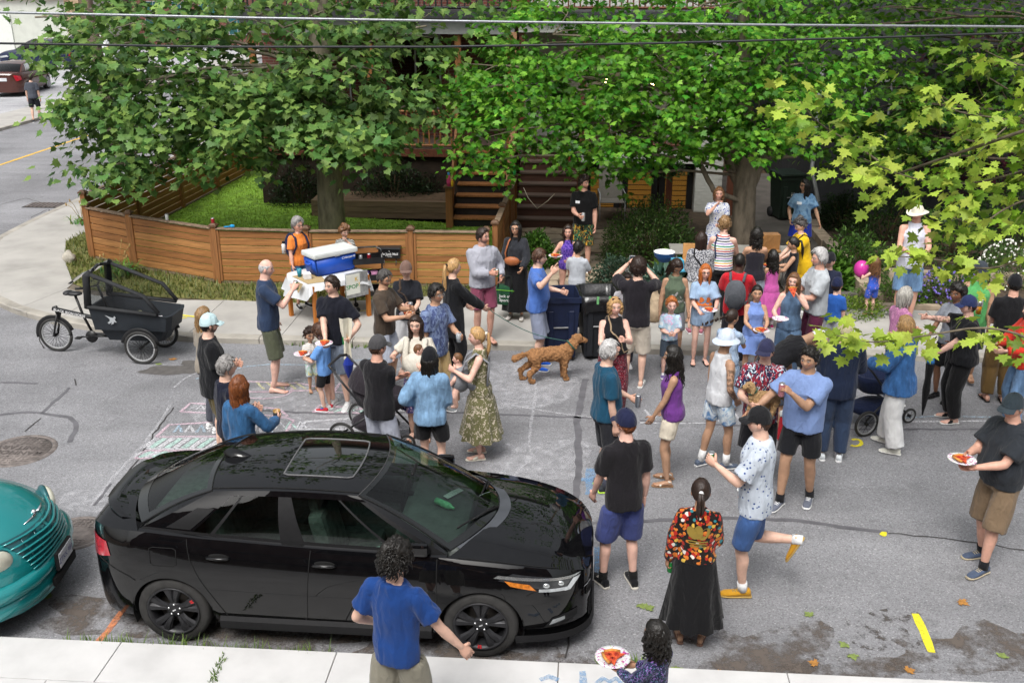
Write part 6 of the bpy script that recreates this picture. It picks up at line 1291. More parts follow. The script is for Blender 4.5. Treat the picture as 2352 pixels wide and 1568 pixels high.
 if lean >=25:Rh =Matrix.Rotation(-ln*.6,3,'X') @ Rh
 hcol =HC[hair[1]] if isinstance(hair[1],str) else hair[1]
 lip =lipc or tuple(sk*np.array([.88,.50,.50]))
 Vh,Fh,ch =head_mesh(sk,hcol if hair[0] !='bald' else sk*.5,lip,beard,shade(hcol,.9) if beard else None)
 Hm =np.array(Rh)*hs;tohead =lambda P:np.asarray(P) @ Hm.T+np.array(hc)
 parts =[(co,fs,cl),(tohead(Vh),Fh,ch)]
 grips ={}
 for s,pn,cu,pt in ((1,palmR,curlR,pointR),(-1,palmL,curlL,False)):
  Sh,E,Hn =arms[s];d =(Hn-E).normalized();n =Vector(pn) if pn else Vector((-s*.9,.25,.1))
  if pn:n =Vector((s*pn[0],pn[1],pn[2]))
  hb =hand(Hn-d*.02,d,n,s,cu,sb*.98*kid*(.95 if sex =='f' else 1.03),pt);parts.append((np.array(hb.v),hb.f,np.tile(sk*np.array([1,.93,.9]),(len(hb.v),1))))
  n =(n-d*n.dot(d)).normalized();grips[s] =(root,Hn+d*(.07*sb)+n*(.045*sb),d,n)
 bare =shoe and shoe[0] in ('bare','flip','slide','sandal','croc')
 fl =.262*sb*kid*(.94 if sex =='f' else 1);yaws ={1:R(9),-1:R(-9)}
 if shoe and bare:
  for s in (1,-1):
   A =legp[s][2];g =A-Vector((0,0,.08*fl/.26));up =Vector((0,0,0 if shoe[0] =='bare' else .012))
   V,F =foot_loft(g+up,yaws[s],fl*.98,BARE);parts.append((np.array([tuple(v) for v in V]),F,np.tile(sk,(len(V),1))));f,r =foot_axes(yaws[s]);mb =MB()
   for q,(o,l,rr) in enumerate(((-.10,.17,.042),(-.03,.16,.03),(.03,.14,.028),(.085,.11,.026),(.135,.07,.024))):
    p =g+up+f*(.5*fl)+r*(o*fl*s)+Vector((0,0,.045*fl));mb.tube([p-f*.05*fl,p+f*(l*.6*fl),p+f*(l*fl)-Vector((0,0,.01*fl))],[rr*fl,rr*fl,rr*fl*.6],5)
   parts.append((np.array(mb.v),mb.f,np.tile(sk*np.array([1,.9,.88]),(len(mb.v),1))))
   # ---- clothes
 def topgarment(kind,mat,hem=.86,loose=.020,sleeve=None,neck=1.455,flare=0.0,name='shirt',low=None,fold=.0095,hood=False):
  a =Acc();zs =[hem]+[z for z in np.arange(math.ceil(hem/.06)*.06+.01,neck-.012,.06)]+[neck]
  rx =[];ry =[];yo =[];ctr =[]
  chest =sampz(prof,1.27 if sex =='m' else 1.24)
  for z in zs:
   q =sampz(prof,max(z,.9));o =loose+.003 if z < 1.33 else loose*.6+.004
   if z < 1.2:
    hang =min(1,loose/.03)*.55;q[0] =lerp(q[0],max(q[0],chest[0]*.95),hang);q[1] =lerp(q[1],max(q[1],chest[1]*.97),hang*.9)
   fl_ =flare*max(0,(1.05-z))
   X_,Y_ =q[0]+o+fl_,q[1]+o+fl_*.8
   if kind =='tank' and z > 1.27:
    k =(z-1.27)/(neck-1.27);X_ =lerp(X_,.098*w**.5,min(1,k*1.25));Y_ =lerp(Y_,.088,k*.6)
   if z < 1.0:X_ =max(X_,sampz(prof,.93)[0]+.030);Y_ =max(Y_,sampz(prof,.93)[1]+.030)
   rx.append(X_*sb);ry.append(Y_*sb);yo.append(q[2]);ctr.append(T((0,q[2],z)))
  As =[Matrix.Rotation(tw*min(1,max(0,(z-.86)/.22)),3,'Z') @ X for z in zs];Bs =[Matrix.Rotation(-ln*min(1,max(0,(z-.86)/.22)),3,'X') @ Y for z in zs]
  a.add(rings(ctr,rx,ry,As,Bs,18))
  if sleeve:
   for s in (1,-1):
    Sh,E,Hn =arms[s];f =sb*wl*lf*kid;inner =T((s*(sw-.085),-.006,1.362));o =(loose*.75+.004)*sb
    if sleeve < .35:a.cut([inner,Sh,lerp(Sh,E,sleeve/.52)],[.052*f+o,.054*f+o,.056*f+o*1.2])
    elif sleeve <=.56:a.cut([inner,Sh,lerp(Sh,E,.4),lerp(Sh,E,sleeve/.56*.82)],[.052*f+o,.054*f+o,.054*f+o*1.2,.052*f+o*1.5])
    else:a.cut([inner,Sh,lerp(Sh,E,.5),E,lerp(E,Hn,.45),lerp(E,Hn,min(.97,(sleeve-.5)*1.94))],[.052*f+o,.054*f+o,.052*f+o,.045*f+o*1.1,.044*f+o*.9,.034*f+o*.7])
  if hood:a.tube([T((-.09,-.05,1.42)),T((-.05,-.11,1.40)),T((.05,-.11,1.40)),T((.09,-.05,1.42))],[.035*sb,.045*sb,.045*sb,.035*sb])
  c_,f_ =fuse(a.V,a.F,voxel,2);c_ =clothify(c_,f_,fold*sb,seed)
  return mesh(name,c_,[list(q) for q in f_],mat,root,True)
 def bottomgarment(kind,mat,leng=.5,loose=.022,name='shorts',waist=1.0,flare=0.0):
  if kind =='skirt':
   mb =MB();zs =np.linspace(waist,leng,12);n =40;V =[]
   for z in zs:
    q =sampz(prof,max(z,.9));t =(waist-z)/max(.01,waist-leng);
    for j in range(n):
     a =2*pi*j/n;pl =1+.10*t*math.sin(a*9+seed)+.05*t*math.sin(a*17+seed*2)
     fl_ =flare*t;c0 =T((0,q[2],z)) if z > .9 else T0((0,q[2],z));V.append(c0+Vector((math.cos(a)*(q[0]+.022+fl_)*pl*sb,math.sin(a)*(q[1]+.022+fl_)*pl*sb,0)))
   Fq =[(i*n+j,(i+1)*n+j,(i+1)*n+(j+1) % n,i*n+(j+1) % n) for i in range(11) for j in range(n)]+[tuple(range(n))]
   return mesh(name,V,[list(q) for q in Fq],mat,root,True)
  a =Acc();zs =[.83,.88,.93,.98,waist]
  q =[sampz(prof,max(z,.9)) for z in zs];q[0][0] *=.85
  a.add(rings([T((0,k[2]-(.02 if lean > 25 else 0),z)) for k,z in zip(q,zs)],[(k[0]+.014)*sb for k in q],[(k[1]+.014)*sb for k in q],X,Y,16))
  for s in (1,-1):
   Hp,K,A,lift =legp[s];f =sb*wl*lf*kid;o =(loose+.006)*sb
   if kind =='shorts':
    e =lerp(Hp,K,leng/.5) if leng <=.5 else lerp(K,A,(leng-.5)/.5)
    mid =lerp(Hp,K,min(.5,leng));re_ =(.070 if leng < .42 else .062)*f+o*1.6;rl =min(re_,max(.03,abs(e.x)*.96));e =e+Vector((s*(re_-rl)*.8,0,0));pts =[Hp+Vector((0,0,.02)),lerp(Hp,e,.5),e];a.cut(pts,[.080*f+o*.5,min(.082*f+o*.9,abs(pts[1].x)*1.02),rl])
   else:
    pts =[Hp+Vector((0,0,.02)),lerp(Hp,K,.5),K,lerp(K,A,.5),lerp(K,A,leng)];fl_ =flare
    a.cut(pts,[.080*f+o*.5,.080*f+o*.8,.060*f+o,.050*f+o*1.0+fl_*.5,.042*f+o*.9+fl_])
  c_,f_ =fuse(a.V,a.F,voxel,2);c_ =clothify(c_,f_,.006*sb,seed+3,7)
  return mesh(name,c_,[list(q) for q in f_],mat,root,True)
 G ={}
 if bottom:
  b =dict(bottom);G['bottom'] =bottomgarment(b.pop('k'),b.pop('m'),**b)
 if top:
  for tt in (top if isinstance(top,list) else [top]):
   t =dict(tt);G[t.get('name','top')] =G['top'] =topgarment(t.pop('k','tee'),t.pop('m'),**t)
 layers =[]
 for kx in ('bottom',)+tuple(q for q in G if q not in ('bottom','top'))+('top',):
  if kx in G and G[kx] not in layers:layers.append(G[kx])
 for i_,lo_ in enumerate(layers):
  for up_ in layers[i_+1:]:
   me =up_.data;bv =BVHTree.FromPolygons([v.co[:] for v in me.vertices],[p.vertices[:] for p in me.polygons]);zl =min(v.co.z for v in me.vertices)-.01
   for v in lo_.data.vertices:
    if v.co.z < zl:continue
    q,nn,fi,dd =bv.find_nearest(v.co,.05)
    if q is not None and -.006 < (v.co-q).dot(nn) < .045 and abs(nn.z) < .8:v.co =q-nn*.006
 for g_ in layers:
  me =g_.data;bv =BVHTree.FromPolygons([v.co[:] for v in me.vertices],[p.vertices[:] for p in me.polygons])
  lo =min(v.co.z for v in me.vertices)-.03;bc =parts[0][0]
  for i in np.where(bc[:,2] > lo)[0]:
   p =Vector(bc[i]);q,nn,fi,dd =bv.find_nearest(p,.035)
   if q is None:continue
   sd =(p-q).dot(nn)
   if -.007 < sd < .022:bc[i] =q-nn*.007
 V =[];F =[];Cc =[];n =0
 for v,f,c in parts:V.append(v);F +=[tuple(i+n for i in q) for q in f];Cc.append(c);n +=len(v)
 mesh('body',np.vstack(V),[list(q) for q in F],SKIN,root,True,col=np.vstack(Cc))
 if shoe and shoe[0] !='bare':
  for s in (1,-1):
   shoes(root,shoe[0],legp[s][2],yaws[s],fl,shoe[1:],s,R(0 if legp[s][3] < .05 else 65))
 if socks:
  for s in (1,-1):
   A,K =legp[s][2],legp[s][1];mb =MB();mb.tube([lerp(A,K,-.05),lerp(A,K,socks[1])],[.042*sb*wl,.043*sb*wl],12);mb.build('sock',plain(socks[0]),root)
   # ---- hair and hat
 hm =hairmat(hcol);style =hair[0];o =dict(hair[2]) if len(hair) > 2 else {}
 def put(name,V,F,m,par=root,sm=True):return mesh(name,tohead(np.array([tuple(v) for v in V])),[list(q) for q in F],m,par,sm)
 capped =hat is not None
 hp =None
 if style =='short':hp =put('hair',*hair_cap(o.get('t',.013) if not capped else .005,o.get('front',.076),top=o.get('top',1.7),rough=.005,seed=seed,puff=.006),hm);tf =tufts(110 if not capped else 50,int(seed*5),o.get('front',.076)-.004,L=.03+(o.get('t',.013)*1.4 if not capped else 0),t=o.get('t',.013)*.9 if not capped else .004,bald=.012 if capped else None);put('locks',tf.v,tf.f,hm,hp)
 elif style =='buzz':hp =put('hair',*hair_cap(.006,.06,rough=.002,seed=seed),hm)
 elif style =='bald':hp =put('hair',*hair_cap(.004,.06,bald=.055,rough=.002,seed=seed),hm)
 elif style =='quiff':
  hp =put('hair',*hair_cap(.008,.06,top=4.2,rough=.008,seed=seed,puff=.012,fs=45),hm);tf =tufts(90,int(seed*5),.08,L=.05,t=.028);put('locks',tf.v,tf.f,hm,hp)
 elif style =='curly':
  hp =put('hair',*hair_cap(o.get('t',.03),.058,low=o.get('low',.0),top=1.3,rough=.018,seed=seed,puff=.02,fs=70),hm)
  cb =curls(o.get('n',160),o.get('t',.03),seed=int(seed*9),L=o.get('L',.045),r=o.get('r',.009));put('curls',cb.v,cb.f,hm,hp)
 elif style in ('long','wavy','curlylong','bob','mop'):
  hp =put('hair',*hair_cap(.014 if not capped else .004,.064,low=.01,top=1.2,rough=.004,seed=seed,puff=.004),hm)
  L =o.get('L',.42);kw =dict(long=dict(wave=.006,freq=1.2,r=.021),wavy=dict(wave=.014,freq=2.4,r=.021),curlylong=dict(wave=.022,freq=5.0,r=.017,flare=.35),bob=dict(wave=.006,freq=.8,r=.022),mop=dict(wave=.02,freq=2,r=.02))[style]
  if style =='bob':L =o.get('L',.26)
  lb =locks(o.get('n',30 if style !='curlylong' else 44),L,ph0=o.get('ph0',.95),seed=int(seed*7),top=.085 if not capped else .03,spread=o.get('spread',1.0),**kw);put('locks',lb.v,lb.f,hm,hp)
 elif style in ('pony','bun','braid','updo'):
  hp =put('hair',*hair_cap(.011,.062,rough=.003,seed=seed),hm);mb =MB();c0 =Vector((0,-.095,.035)) if style !='updo' else Vector((0,-.04,.12))
  if style =='pony':
   L =o.get('L',.36)
   for i in range(9):
    rd =random.Random(i+int(seed));a =rd.uniform(0,6.28);mb.tube([c0+Vector((0,.01,0)),c0+Vector((.012*math.cos(a),-.04,.005)),c0+Vector((.02*math.cos(a),-.055+.012*math.sin(a),-.12)),c0+Vector((.022*math.cos(a),-.045+.014*math.sin(a),-L*.7)),c0+Vector((.012*math.cos(a),-.03,-L*rd.uniform(.85,1.05)))],[.012,.016,.017,.013,.004],6)
   mb.build
   put('ponytail',mb.v,mb.f,hm,hp);b2 =MB();b2.tube([c0+Vector((0,-.005,.004)),c0+Vector((0,-.03,.005))],.021,10);put('hair_tie',b2.v,b2.f,plain(o.get('tie','1a1a1a')),hp)
  elif style =='braid':
   for i in range(10):mb.ball(c0+Vector((.010*(-1)**i+o.get('dx',0)*i*.02,-.02-.026*i*o.get('out',.6),-.03*i*o.get('drop',.8))),(.022-.001*i,.022-.001*i,.024),8,6)
   put('braid',mb.v,mb.f,hm,hp)
  else:
   cb =curls(90,.02,seed=int(seed*9),L=.05);put('curls',cb.v,cb.f,hm,hp);mb.ball(c0,.05,10,8,noise=.5);put('bun',mb.v,mb.f,hm,hp)
 for s in (-1,1):
  mb =MB();mb.ball((s*.031,.0795,.003),(.0125,.0085,.0058),10,8);mb.ball((s*.031,.0856,.003),(.0058,.0035,.0054),8,6,1);ob =put('eye',mb.v,mb.f,EYEW);ob.data.materials.append(EYEI);ob.data.polygons.foreach_set('material_index',mb.m)
 if hat:
  kind,hcolr =hat[0],hat[1];m =plain(hcolr) if isinstance(hcolr,str) else hcolr;P,F,ph =head_grid();Pn =P.copy();r =np.linalg.norm(Pn,axis=1,keepdims=True)
  zc =.028 if kind !='beanie' else .0
  sel =P[:,2] > zc-.012-.02*(P[:,1] < 0)
  tall =1.0+.10*np.clip(P[:,2]/.1,0,1)
  Vc =Pn*(1+(.014 if not capped or True else 0)/r)*tall[:,None];keep =set(np.where(sel)[0].tolist())
  Fc =[f for f in F if all(i in keep for i in f)]
  idx =sorted({i for f in Fc for i in f});mp ={a:b for b,a in enumerate(idx)}
  ob =put('hat' if kind !='cap' else 'cap',Vc[idx],[tuple(mp[i] for i in f) for f in Fc],m)
  if kind in ('cap','snapback'):
   d =-1 if (len(hat) > 2 and hat[2] =='back') else 1
   n =13;V =[];
   for j in range(4):
    for i in range(n):
     a =lerp(-1.05,1.05,i/(n-1));t =j/3;ex =.074*t*math.cos(a*.9)**.6 if abs(a) < 1.5 else 0
     V.append((math.sin(a)*(.086+.012*t),d*(math.cos(a)*.100+ex),.027-.030*t*t*.6-.012*(math.sin(a)**2)*1.2*t-.004*t))
   Fb =[(j*n+i,j*n+i+1,(j+1)*n+i+1,(j+1)*n+i) for j in range(3) for i in range(n-1)]
   V2 =[(x,y,z-.004) for x,y,z in V];k =len(V);Fb +=[tuple(reversed([q+k for q in f])) for f in Fb]
   bo =put('brim',V+V2,Fb,plain(hat[3]) if len(hat) > 3 and hat[3] else m,ob)
   mb =MB();mb.ball((0,-.002,.148),.008,8,5);put('button',mb.v,mb.f,m,ob)
  elif kind in ('bucket','brim'):
   w_ =.058 if kind =='bucket' else .075;dz =.045 if kind =='bucket' else .012;n =28;V =[]
   for j in range(5):
    t =j/4
    for i in range(n):
     a =2*pi*i/n;V.append((math.sin(a)*(.088+w_*t),math.cos(a)*(.108+w_*t),.030-dz*t+(.014*math.sin(2*a+seed)*t if kind =='brim' else .004*math.sin(3*a+seed)*t)))
   Fb =[(j*n+i,(j+1)*n+i,(j+1)*n+(i+1) % n,j*n+(i+1) % n) for j in range(4) for i in range(n)];V2 =[(x,y,z-.004) for x,y,z in V];k =len(V)
   put('brim',V+V2,Fb+[tuple(reversed([q+k for q in f])) for f in Fb],m,ob)
  G['hat'] =ob
 if glasses:
  mb =MB();yy =.092
  for s in (-1,1):
   pts =[(s*.032+.022*math.cos(t),yy-.004*abs(math.cos(t)),.002+.017*math.sin(t)) for t in np.linspace(0,2*pi,13)]
   if glasses[0] =='top':pts =[(x,y-.045,z+.105) for x,y,z in pts]
   mb.tube(pts,.0024,4)
   if glasses[0] !='top':mb.tube([(s*.054,yy-.004,.004),(s*.076,.0,.004)],.0022,4)
  if glasses[0] !='top':mb.tube([(-.01,yy,.006),(.01,yy,.006)],.002,4)
  o_ =put('glasses',mb.v,mb.f,M('frames_'+glasses[1],glasses[1],.3,0))
  if glasses[0] in ('top','dark'):
   for s in (-1,1):
    b2 =MB();b2.ball((s*.032,yy-(.045 if glasses[0] =='top' else 0),.002+(.105 if glasses[0] =='top' else 0)),(.021,.003,.016),10,6);put('lens',b2.v,b2.f,M('sunglass','14181c',.1,0,coat=.5),o_)
 PEOPLE[key] =dict(root=root,grip=grips,T=T,G=G,sb=sb,hc=hc,hs=hs,Rh=Rh,tohead=tohead,arms=arms,legs=legp,prof=prof)
 return PEOPLE[key]
def on_chest(key,v2,faces,mat,z=1.27,x=0.0,back=False,name='print',part='top',scale=1.0):
 p =PEOPLE[key];T =p['T'];s =-1 if back else 1
 o =T((x,0,z))+Vector((0,s*.6,0));g =p['G'][part]
 return decal(g,[(a*scale,b*scale) for a,b in v2],faces,(o,Vector((-s,0,0)),Vector((0,0,1)),Vector((0,-s,0))),mat,g,name)
def grip(key,side):
 """world position and frame of a closed hand"""
 r,p,d,n =PEOPLE[key]['grip'][side];Mw =Matrix.Translation(r.location) @ Matrix.Rotation(r.rotation_euler.z,4,'Z')
 return Mw @ p,(Mw.to_3x3() @ d),(Mw.to_3x3() @ n)
 # ---- teal car at the left edge: only its rounded nose reaches into the frame
TEAL =paint('teal_paint',srgb('158a8c'),.3,.3);TEALD =paint('teal_dark',srgb('0d5a60'),.35,.3)
PT =dict(W=[(-2.1,.5),(-2.0,.68),(-1.5,.82),(0,.85),(1.2,.85),(1.55,.83),(1.8,.76),(1.98,.62),(2.08,.46),(2.13,.30),(2.15,.16)],SHO=[(-2.1,.9),(-1.5,1.0),(0,.98),(.9,.95),(1.4,.86),(1.75,.76),(2.0,.66),(2.15,.58)],
CROWN=[(-2.1,.1),(-1.5,.1),(.4,.16),(.9,.22),(1.4,.28),(1.75,.30),(2.0,.26),(2.15,.20)],SEC=SEDAN['SEC'],sill=.2,axles=(1.30,-1.32),arch=.36,archk=1,wr=.32,cowl=(.95,.62),deck=(-1.95,-1.75),r0=(.15,.60,1.50),r1=(-1.5,.58,1.50),railarc=.04,b0=.62,b1=-1.75,rcrown=.04,ridge=-.035)
pth =R(3);pt_d =Vector((math.cos(pth),math.sin(pth),0));PTC =empty('parked_car',Vector((-4.26,8.08,0))-pt_d*2.15,pth,'teal retro car whose rounded nose enters at the left edge','car')
pc =sedan(PTC,TEAL,GL_DARK,M('rim_silver',(.4,.4,.42),.35,.1,metal=.8),False,PT,.32,.22)
def nx(y,z,off=0.0):
 for x in np.linspace(2.15,1.2,191):
  w =pc.w(x)*pc.sec(1);r =abs(y)/w
  if (r < 1 and z <=pc.sh(x)+pc.cr(x)*(1-r**2.4)) or (z < pc.sh(x) and abs(y) < pc.y(x,z)):return x+off
 return 1.2+off
n =16;V =[(nx(.46*q*(1-(.86-z)*.55),z,.004),.46*q*(1-(.86-z)*.55),z) for z in (.54,.62,.70,.78,.86) for q in np.linspace(-1,1,n+1)];mesh('grille_back',V,[list(f) for f in grid_faces(n+1,5)],TEALD,PTC,True)
for k in range(7):
 z =.56+.047*k;hw =.48*(1-(.86-z)*.55);mb =MB();mb.tube([(nx(hw*q,z,.016),hw*q,z) for q in np.linspace(-1,1,15)],[.004]+[.014]*13+[.004],6,flat=.7);mb.build('grille_slat',TEAL,PTC)
for y in np.linspace(-.33,.33,6):
 mb =MB();mb.tube([(nx(y,.56,.008),y,.56),(nx(y,.70,.008),y,.70),(nx(y,.84,.008),y,.84)],.008,5);mb.build('grille_rib',TEALD,PTC)
for s in (-1,1):
 hl =empty('headlight');hl.parent =PTC;mb =MB();mb.ball((0,0,0),(.15,.075,.105),18,12);mb.xf(Matrix.Translation((nx(.57,.74,-.02),s*.57,.74)) @ Matrix.Rotation(-s*.95,4,'Z') @ Matrix.Rotation(.35,4,'Y'));mb.build('lamp_glass',M('lamp_milky',srgb('d8d6c4'),.15,.12,9,coat=1),hl)
 mb =MB();mb.ball((0,0,0),(.165,.06,.12),18,10);mb.xf(Matrix.Translation((nx(.57,.74,-.035),s*.565,.737)) @ Matrix.Rotation(-s*.95,4,'Z') @ Matrix.Rotation(.35,4,'Y'));mb.build('lamp_bezel',TEALD,hl)
 mb =MB();mb.tube([(1.99,s*.42,.33),(1.90,s*.58,.32),(1.76,s*.70,.34)],[.02,.045,.02],8,flat=.6);mb.build('fog_pocket',BLK,PTC)
mb =MB();pts =[(nx(.80*q,.46,-.03),.83*q,.46) for q in np.linspace(-1,1,31)];mb.tube(pts,[.02]+[.085]*29+[.02],10);mb.tube([(x-.03,y*.99,.31) for x,y,z in pts],[.02]+[.095]*29+[.02],10);mb.build('bumper',TEAL,PTC)
mb =MB();mb.box((2.20,0,.31),(.03,.5,.08));mb.build('lower_intake',BLK,PTC)
pl =empty('number_plate');pl.parent =PTC;mb =MB();mb.box((2.215,0,.47),(.03,.34,.17));mb.build('plate_holder',PLAST,pl);mb =MB();mb.box((2.233,0,.47),(.006,.30,.14));mb.build('plate',M('plate_white2',(.62,.63,.66),.5,.05),pl);lettering('plate_letters','ZTKK 981',.075,Matrix.Translation((2.237,0,.465)) @ Matrix.Rotation(pi/2,4,'Z') @ Matrix.Rotation(pi/2,4,'X'),M('plate_blue',srgb('2a3a8a'),.5,0),pl)
em =empty('emblem');em.parent =PTC;mb =MB();mb.ball((nx(0,.905,.0),0,.91),.028,10,8);mb.build('badge',CHROME,em)
for s in (-1,1):mb =MB();mb.tube([(nx(.03,.9,.01),s*.03,.905),(nx(.12,.9,.01),s*.12,.905),(nx(.2,.9,.01),s*.2,.90)],[.016,.010,.003],6,flat=.5);mb.build('wing',CHROME,em)
# ---- cars parked along the cross street
def far_car(label,u,v,ang,col,sp,group='cars parked along the side street'):
 e =empty('parked_car',S(u,v,.05),-SA+R(ang),label,'car',group);c =sedan(e,paint('paint_'+col,col,.3),GL_DARK,_mats['rim_silver'],False,sp)
 for sg in (-1,1):surfpart('tail_light',c.quad([(c.x0+.05,.70),(c.x0+.28,.76),(c.x0+.24,.92),(c.x0+.03,.96)],8,5,.008,sg),_mats['tail_red'],e,sg < 0);surfpart('headlight',c.quad([(1.55,.72),(2.1,.64),(2.18,.73),(1.65,.80)],8,4,.006,sg),_mats['lamp_clear'],e,sg < 0)
 mb =MB();mb.box((c.x0-.01,0,.78),(.012,.5,.14));mb.build('number_plate',_mats['plate_white2'],e);return e
SUV =dict(SEDAN);SUV.update(SHO=[(x,z+.10) for x,z in SEDAN['SHO']],deck=(-2.14,-2.02),b1=-2.02,r0=(.20,.64,1.62),r1=(-1.75,.62,1.60),railarc=.03)
far_car('brown sedan parked at the far left of the side street',-25.6,32.0,100,'4a2a24',SEDAN);far_car('navy blue station wagon parked across the side street',-30.5,43.5,184,'1a2440',SUV);far_car('white SUV parked behind the navy wagon',-30.5,48.5,180,'d8dadc',SUV);far_car('bright blue car glimpsed through the plane tree leaves',-12.2,50,92,'1d55b8',SUV)
# ================================================================ THE CROWD (placed by where each head is, standing on the ground below it)
def tee(c,sl=.5,**k):return dict(m=plain(c) if isinstance(c,str) else c,sleeve=sl,**k)
def sho(c,l=.46,**k):return dict(k='shorts',m=plain(c) if isinstance(c,str) else c,leng=l,**k)
def pan(c,**k):return dict(k='pants',m=plain(c) if isinstance(c,str) else c,leng=k.pop('leng',.95),name='trousers',**k)
def ski(c,l=.5,fl=.05,**k):return dict(k='skirt',m=plain(c) if isinstance(c,str) else c,leng=l,flare=fl,name='skirt',**k)
def tank(c,**k):return dict(k='tank',m=plain(c) if isinstance(c,str) else c,**k)
SN =lambda a='e4e4e4',b='f0f0f0',*c:('sneaker',a,b)+c
pr =person
pr('blondback',(463,707),1.66,50,'woman with long wavy blonde hair standing behind the man in the pale blue cap','f',hair=('wavy','dblond',dict(L=.4)),top=tee('8d8478'),bottom=pan('4a4c55'))
pr('capman',(475,722),1.80,62,'bearded man in a pale blue cap and black t-shirt, leftmost of the crowd',hair=('short','black'),skin='fair',hat=('cap','b9d2d6'),beard=.85,glasses=('g','202020'),top=tee('16171b',.5,hem=.76,loose=.035),bottom=sho('5b5030',.5),shoe=SN('dcdcd8'),armR='front',armL='front')
pr('navyknit',(515,820),1.76,58,'grey-haired man in a dark navy sweater behind the black sedan',hair=('short','grey',dict(front=.085)),top=tee('14182a',.97),bottom=pan('1b1c22'),armR='front',armL='front')
pr('auburn',(545,865),1.66,25,'woman with auburn hair and blue denim jacket holding a tumbler','f',hair=('wavy','auburn',dict(L=.42,n=40)),top=tee(cloth('denim_mid','denim','33608c'),.97,hem=.9,name='jacket'),bottom=pan('1f2a3a'),armR=(.22,.34,1.14),palmR=(-.8,.4,.2),curlR=55)
pr('navytee',(607,597),1.90,82,'barefoot bald man in navy t-shirt and olive shorts drinking from a can',hair=('bald','lgrey'),beard=.3,skin='pink',top=tee('2b3a54',hem=.84),bottom=sho('565a48',.52),shoe=('bare',),armR=(.05,.33,1.34),curlR=55,nod=5)
pr('toddlerstripe',(710,752),.95,150,'curly-haired toddler boy in a striped white top sharing a plate',hair=('curly','dbrown',dict(t=.02,n=60)),skin='olive',top=tee(cloth('ts','hstripe','e4e0da','c6c1bd',sc_=1.5)),bottom=sho(cloth('tdye','tiedye','e0d8e4','a8c8c0','d8c890',1.6),.5),shoe=('sandal','d8cc3a','55554a'),armR='plate',armL='plate',voxel=.013,nod=8)
pr('blueboy',(737,748),1.20,292,'boy in a sky blue t-shirt and red and blue sneakers',hair=('short','brown',dict(t=.03)),top=tee('6c9cdc',.52,hem=.80,loose=.03),bottom=sho('17171b',.42),shoe=SN('c22f3a','f0f0f0','2f5fc0'),armR='plate',armL='plate',nod=15,voxel=.014)
pr('blackpolo',(762,635),1.84,196,'man in a black polo shirt holding a pizza plate and a folded umbrella',hair=('short','dbrown',dict(front=.07)),top=tee('141621'),bottom=sho('6e7784',.5),shoe=SN('c8c8c8'),armR=(-.04,.36,.98),armL=(.32,.26,1.05),look=26,palmR=(0,0,1),curlL=60)
pr('olivetee',(880,620),1.79,112,'dark-haired man in an olive brown t-shirt and pale shorts',hair=('short','dgrey'),skin='olive',beard=.5,top=tee('4b4036'),bottom=sho('b4bac8',.5),shoe=SN(),armR=(.08,.36,1.15),armL=(.1,.34,1.2),nod=18,look=10)
pr('browncap',(932,600),1.69,182,'woman in a brown cap and black t-shirt with a shoulder strap','f',hair=('pony','lbrown'),hat=('cap','6f584f'),top=tee('1b1d24',.55,loose=.03),bottom=sho('c6c6c8',.48),shoe=('sandal','d8d8d4','6a5a48'),armR=(-.02,.34,1.16),armL=(.12,.36,1.06),look=-6,curlR=55)
pr('floralshirt',(1000,655),1.78,128,'man with glasses in a blue palm-print shirt holding a glass',hair=('short','black',dict(t=.022)),skin='olive',glasses=('g','b0b0b0'),top=tee(cloth('palm','leafy','7383a6','46527a',sc_=1.3),.5,hem=.8),bottom=sho('b0966a',.55),shoe=SN('85898c'),armL=(.08,.33,1.1),armR='down',curlL=55)
pr('blondcoat',(1040,595),1.80,62,'blonde woman with a long ponytail in a black coat holding a dog leash','f',hair=('pony','blond',dict(L=.46)),top=tee('131418',.97,hem=.66,loose=.03,flare=.08,name='coat'),bottom=pan('141417'),shoe=SN('1a1a1a','2a2a2a'),armR=(.16,.46,.96),armL='low')
pr('wrapmum',(955,725),1.64,186,'brown-haired woman carrying a baby in a cream wrap, hand raised','f',hair=('wavy','dbrown',dict(L=.46)),top=tee('d2ccbf',.32),bottom=ski(cloth('navyfl','floral','23285a','c4a4ae',sc_=2.0),.42,.05),shoe=('flip','5a3a2a','9a6a44'),armR=(.24,.27,1.26),armL=(.16,.28,1.14),palmR=(0,.8,.3))
pr('denimjacket',(985,800),1.69,12,'woman in a black cap and oversized light denim jacket seen from behind','f',hair=('wavy','black',dict(L=.44,n=40)),hat=('cap','15161b'),top=tee(cloth('denim_light','denim','7da0c2'),.97,hem=.84,loose=.042,name='jacket',fold=.012),bottom=sho('141417',.34,loose=.03),shoe=('flip','202020','a0693c'),armR='front',armL='hip')
pr('greycap',(865,772),1.80,32,'man in a grey cap and black t-shirt with arms folded beside the pram',hair=('short','brown'),hat=('cap','474648'),skin='ruddy',top=tee('1b1a1e',.5,hem=.82),bottom=sho('b4b8c6',.5),shoe=SN('303034'),armR='fold',armL='fold',look=15)
pr('carriermum',(1098,752),1.67,272,'blonde woman in a leaf-print dress with a baby in a grey carrier','f',hair=('pony','blond',dict(L=.30,tie='e8e4da')),skin='pink',top=tank(cloth('leafdress','floral','6c6a48','c6baa8',sc_=.9)),bottom=ski(cloth('leafdress'),.30,.13),shoe=('slide','e0dccc','e6e2d4'),armL=(.14,.30,1.22),armR=(.12,.3,1.0),curlL=50)
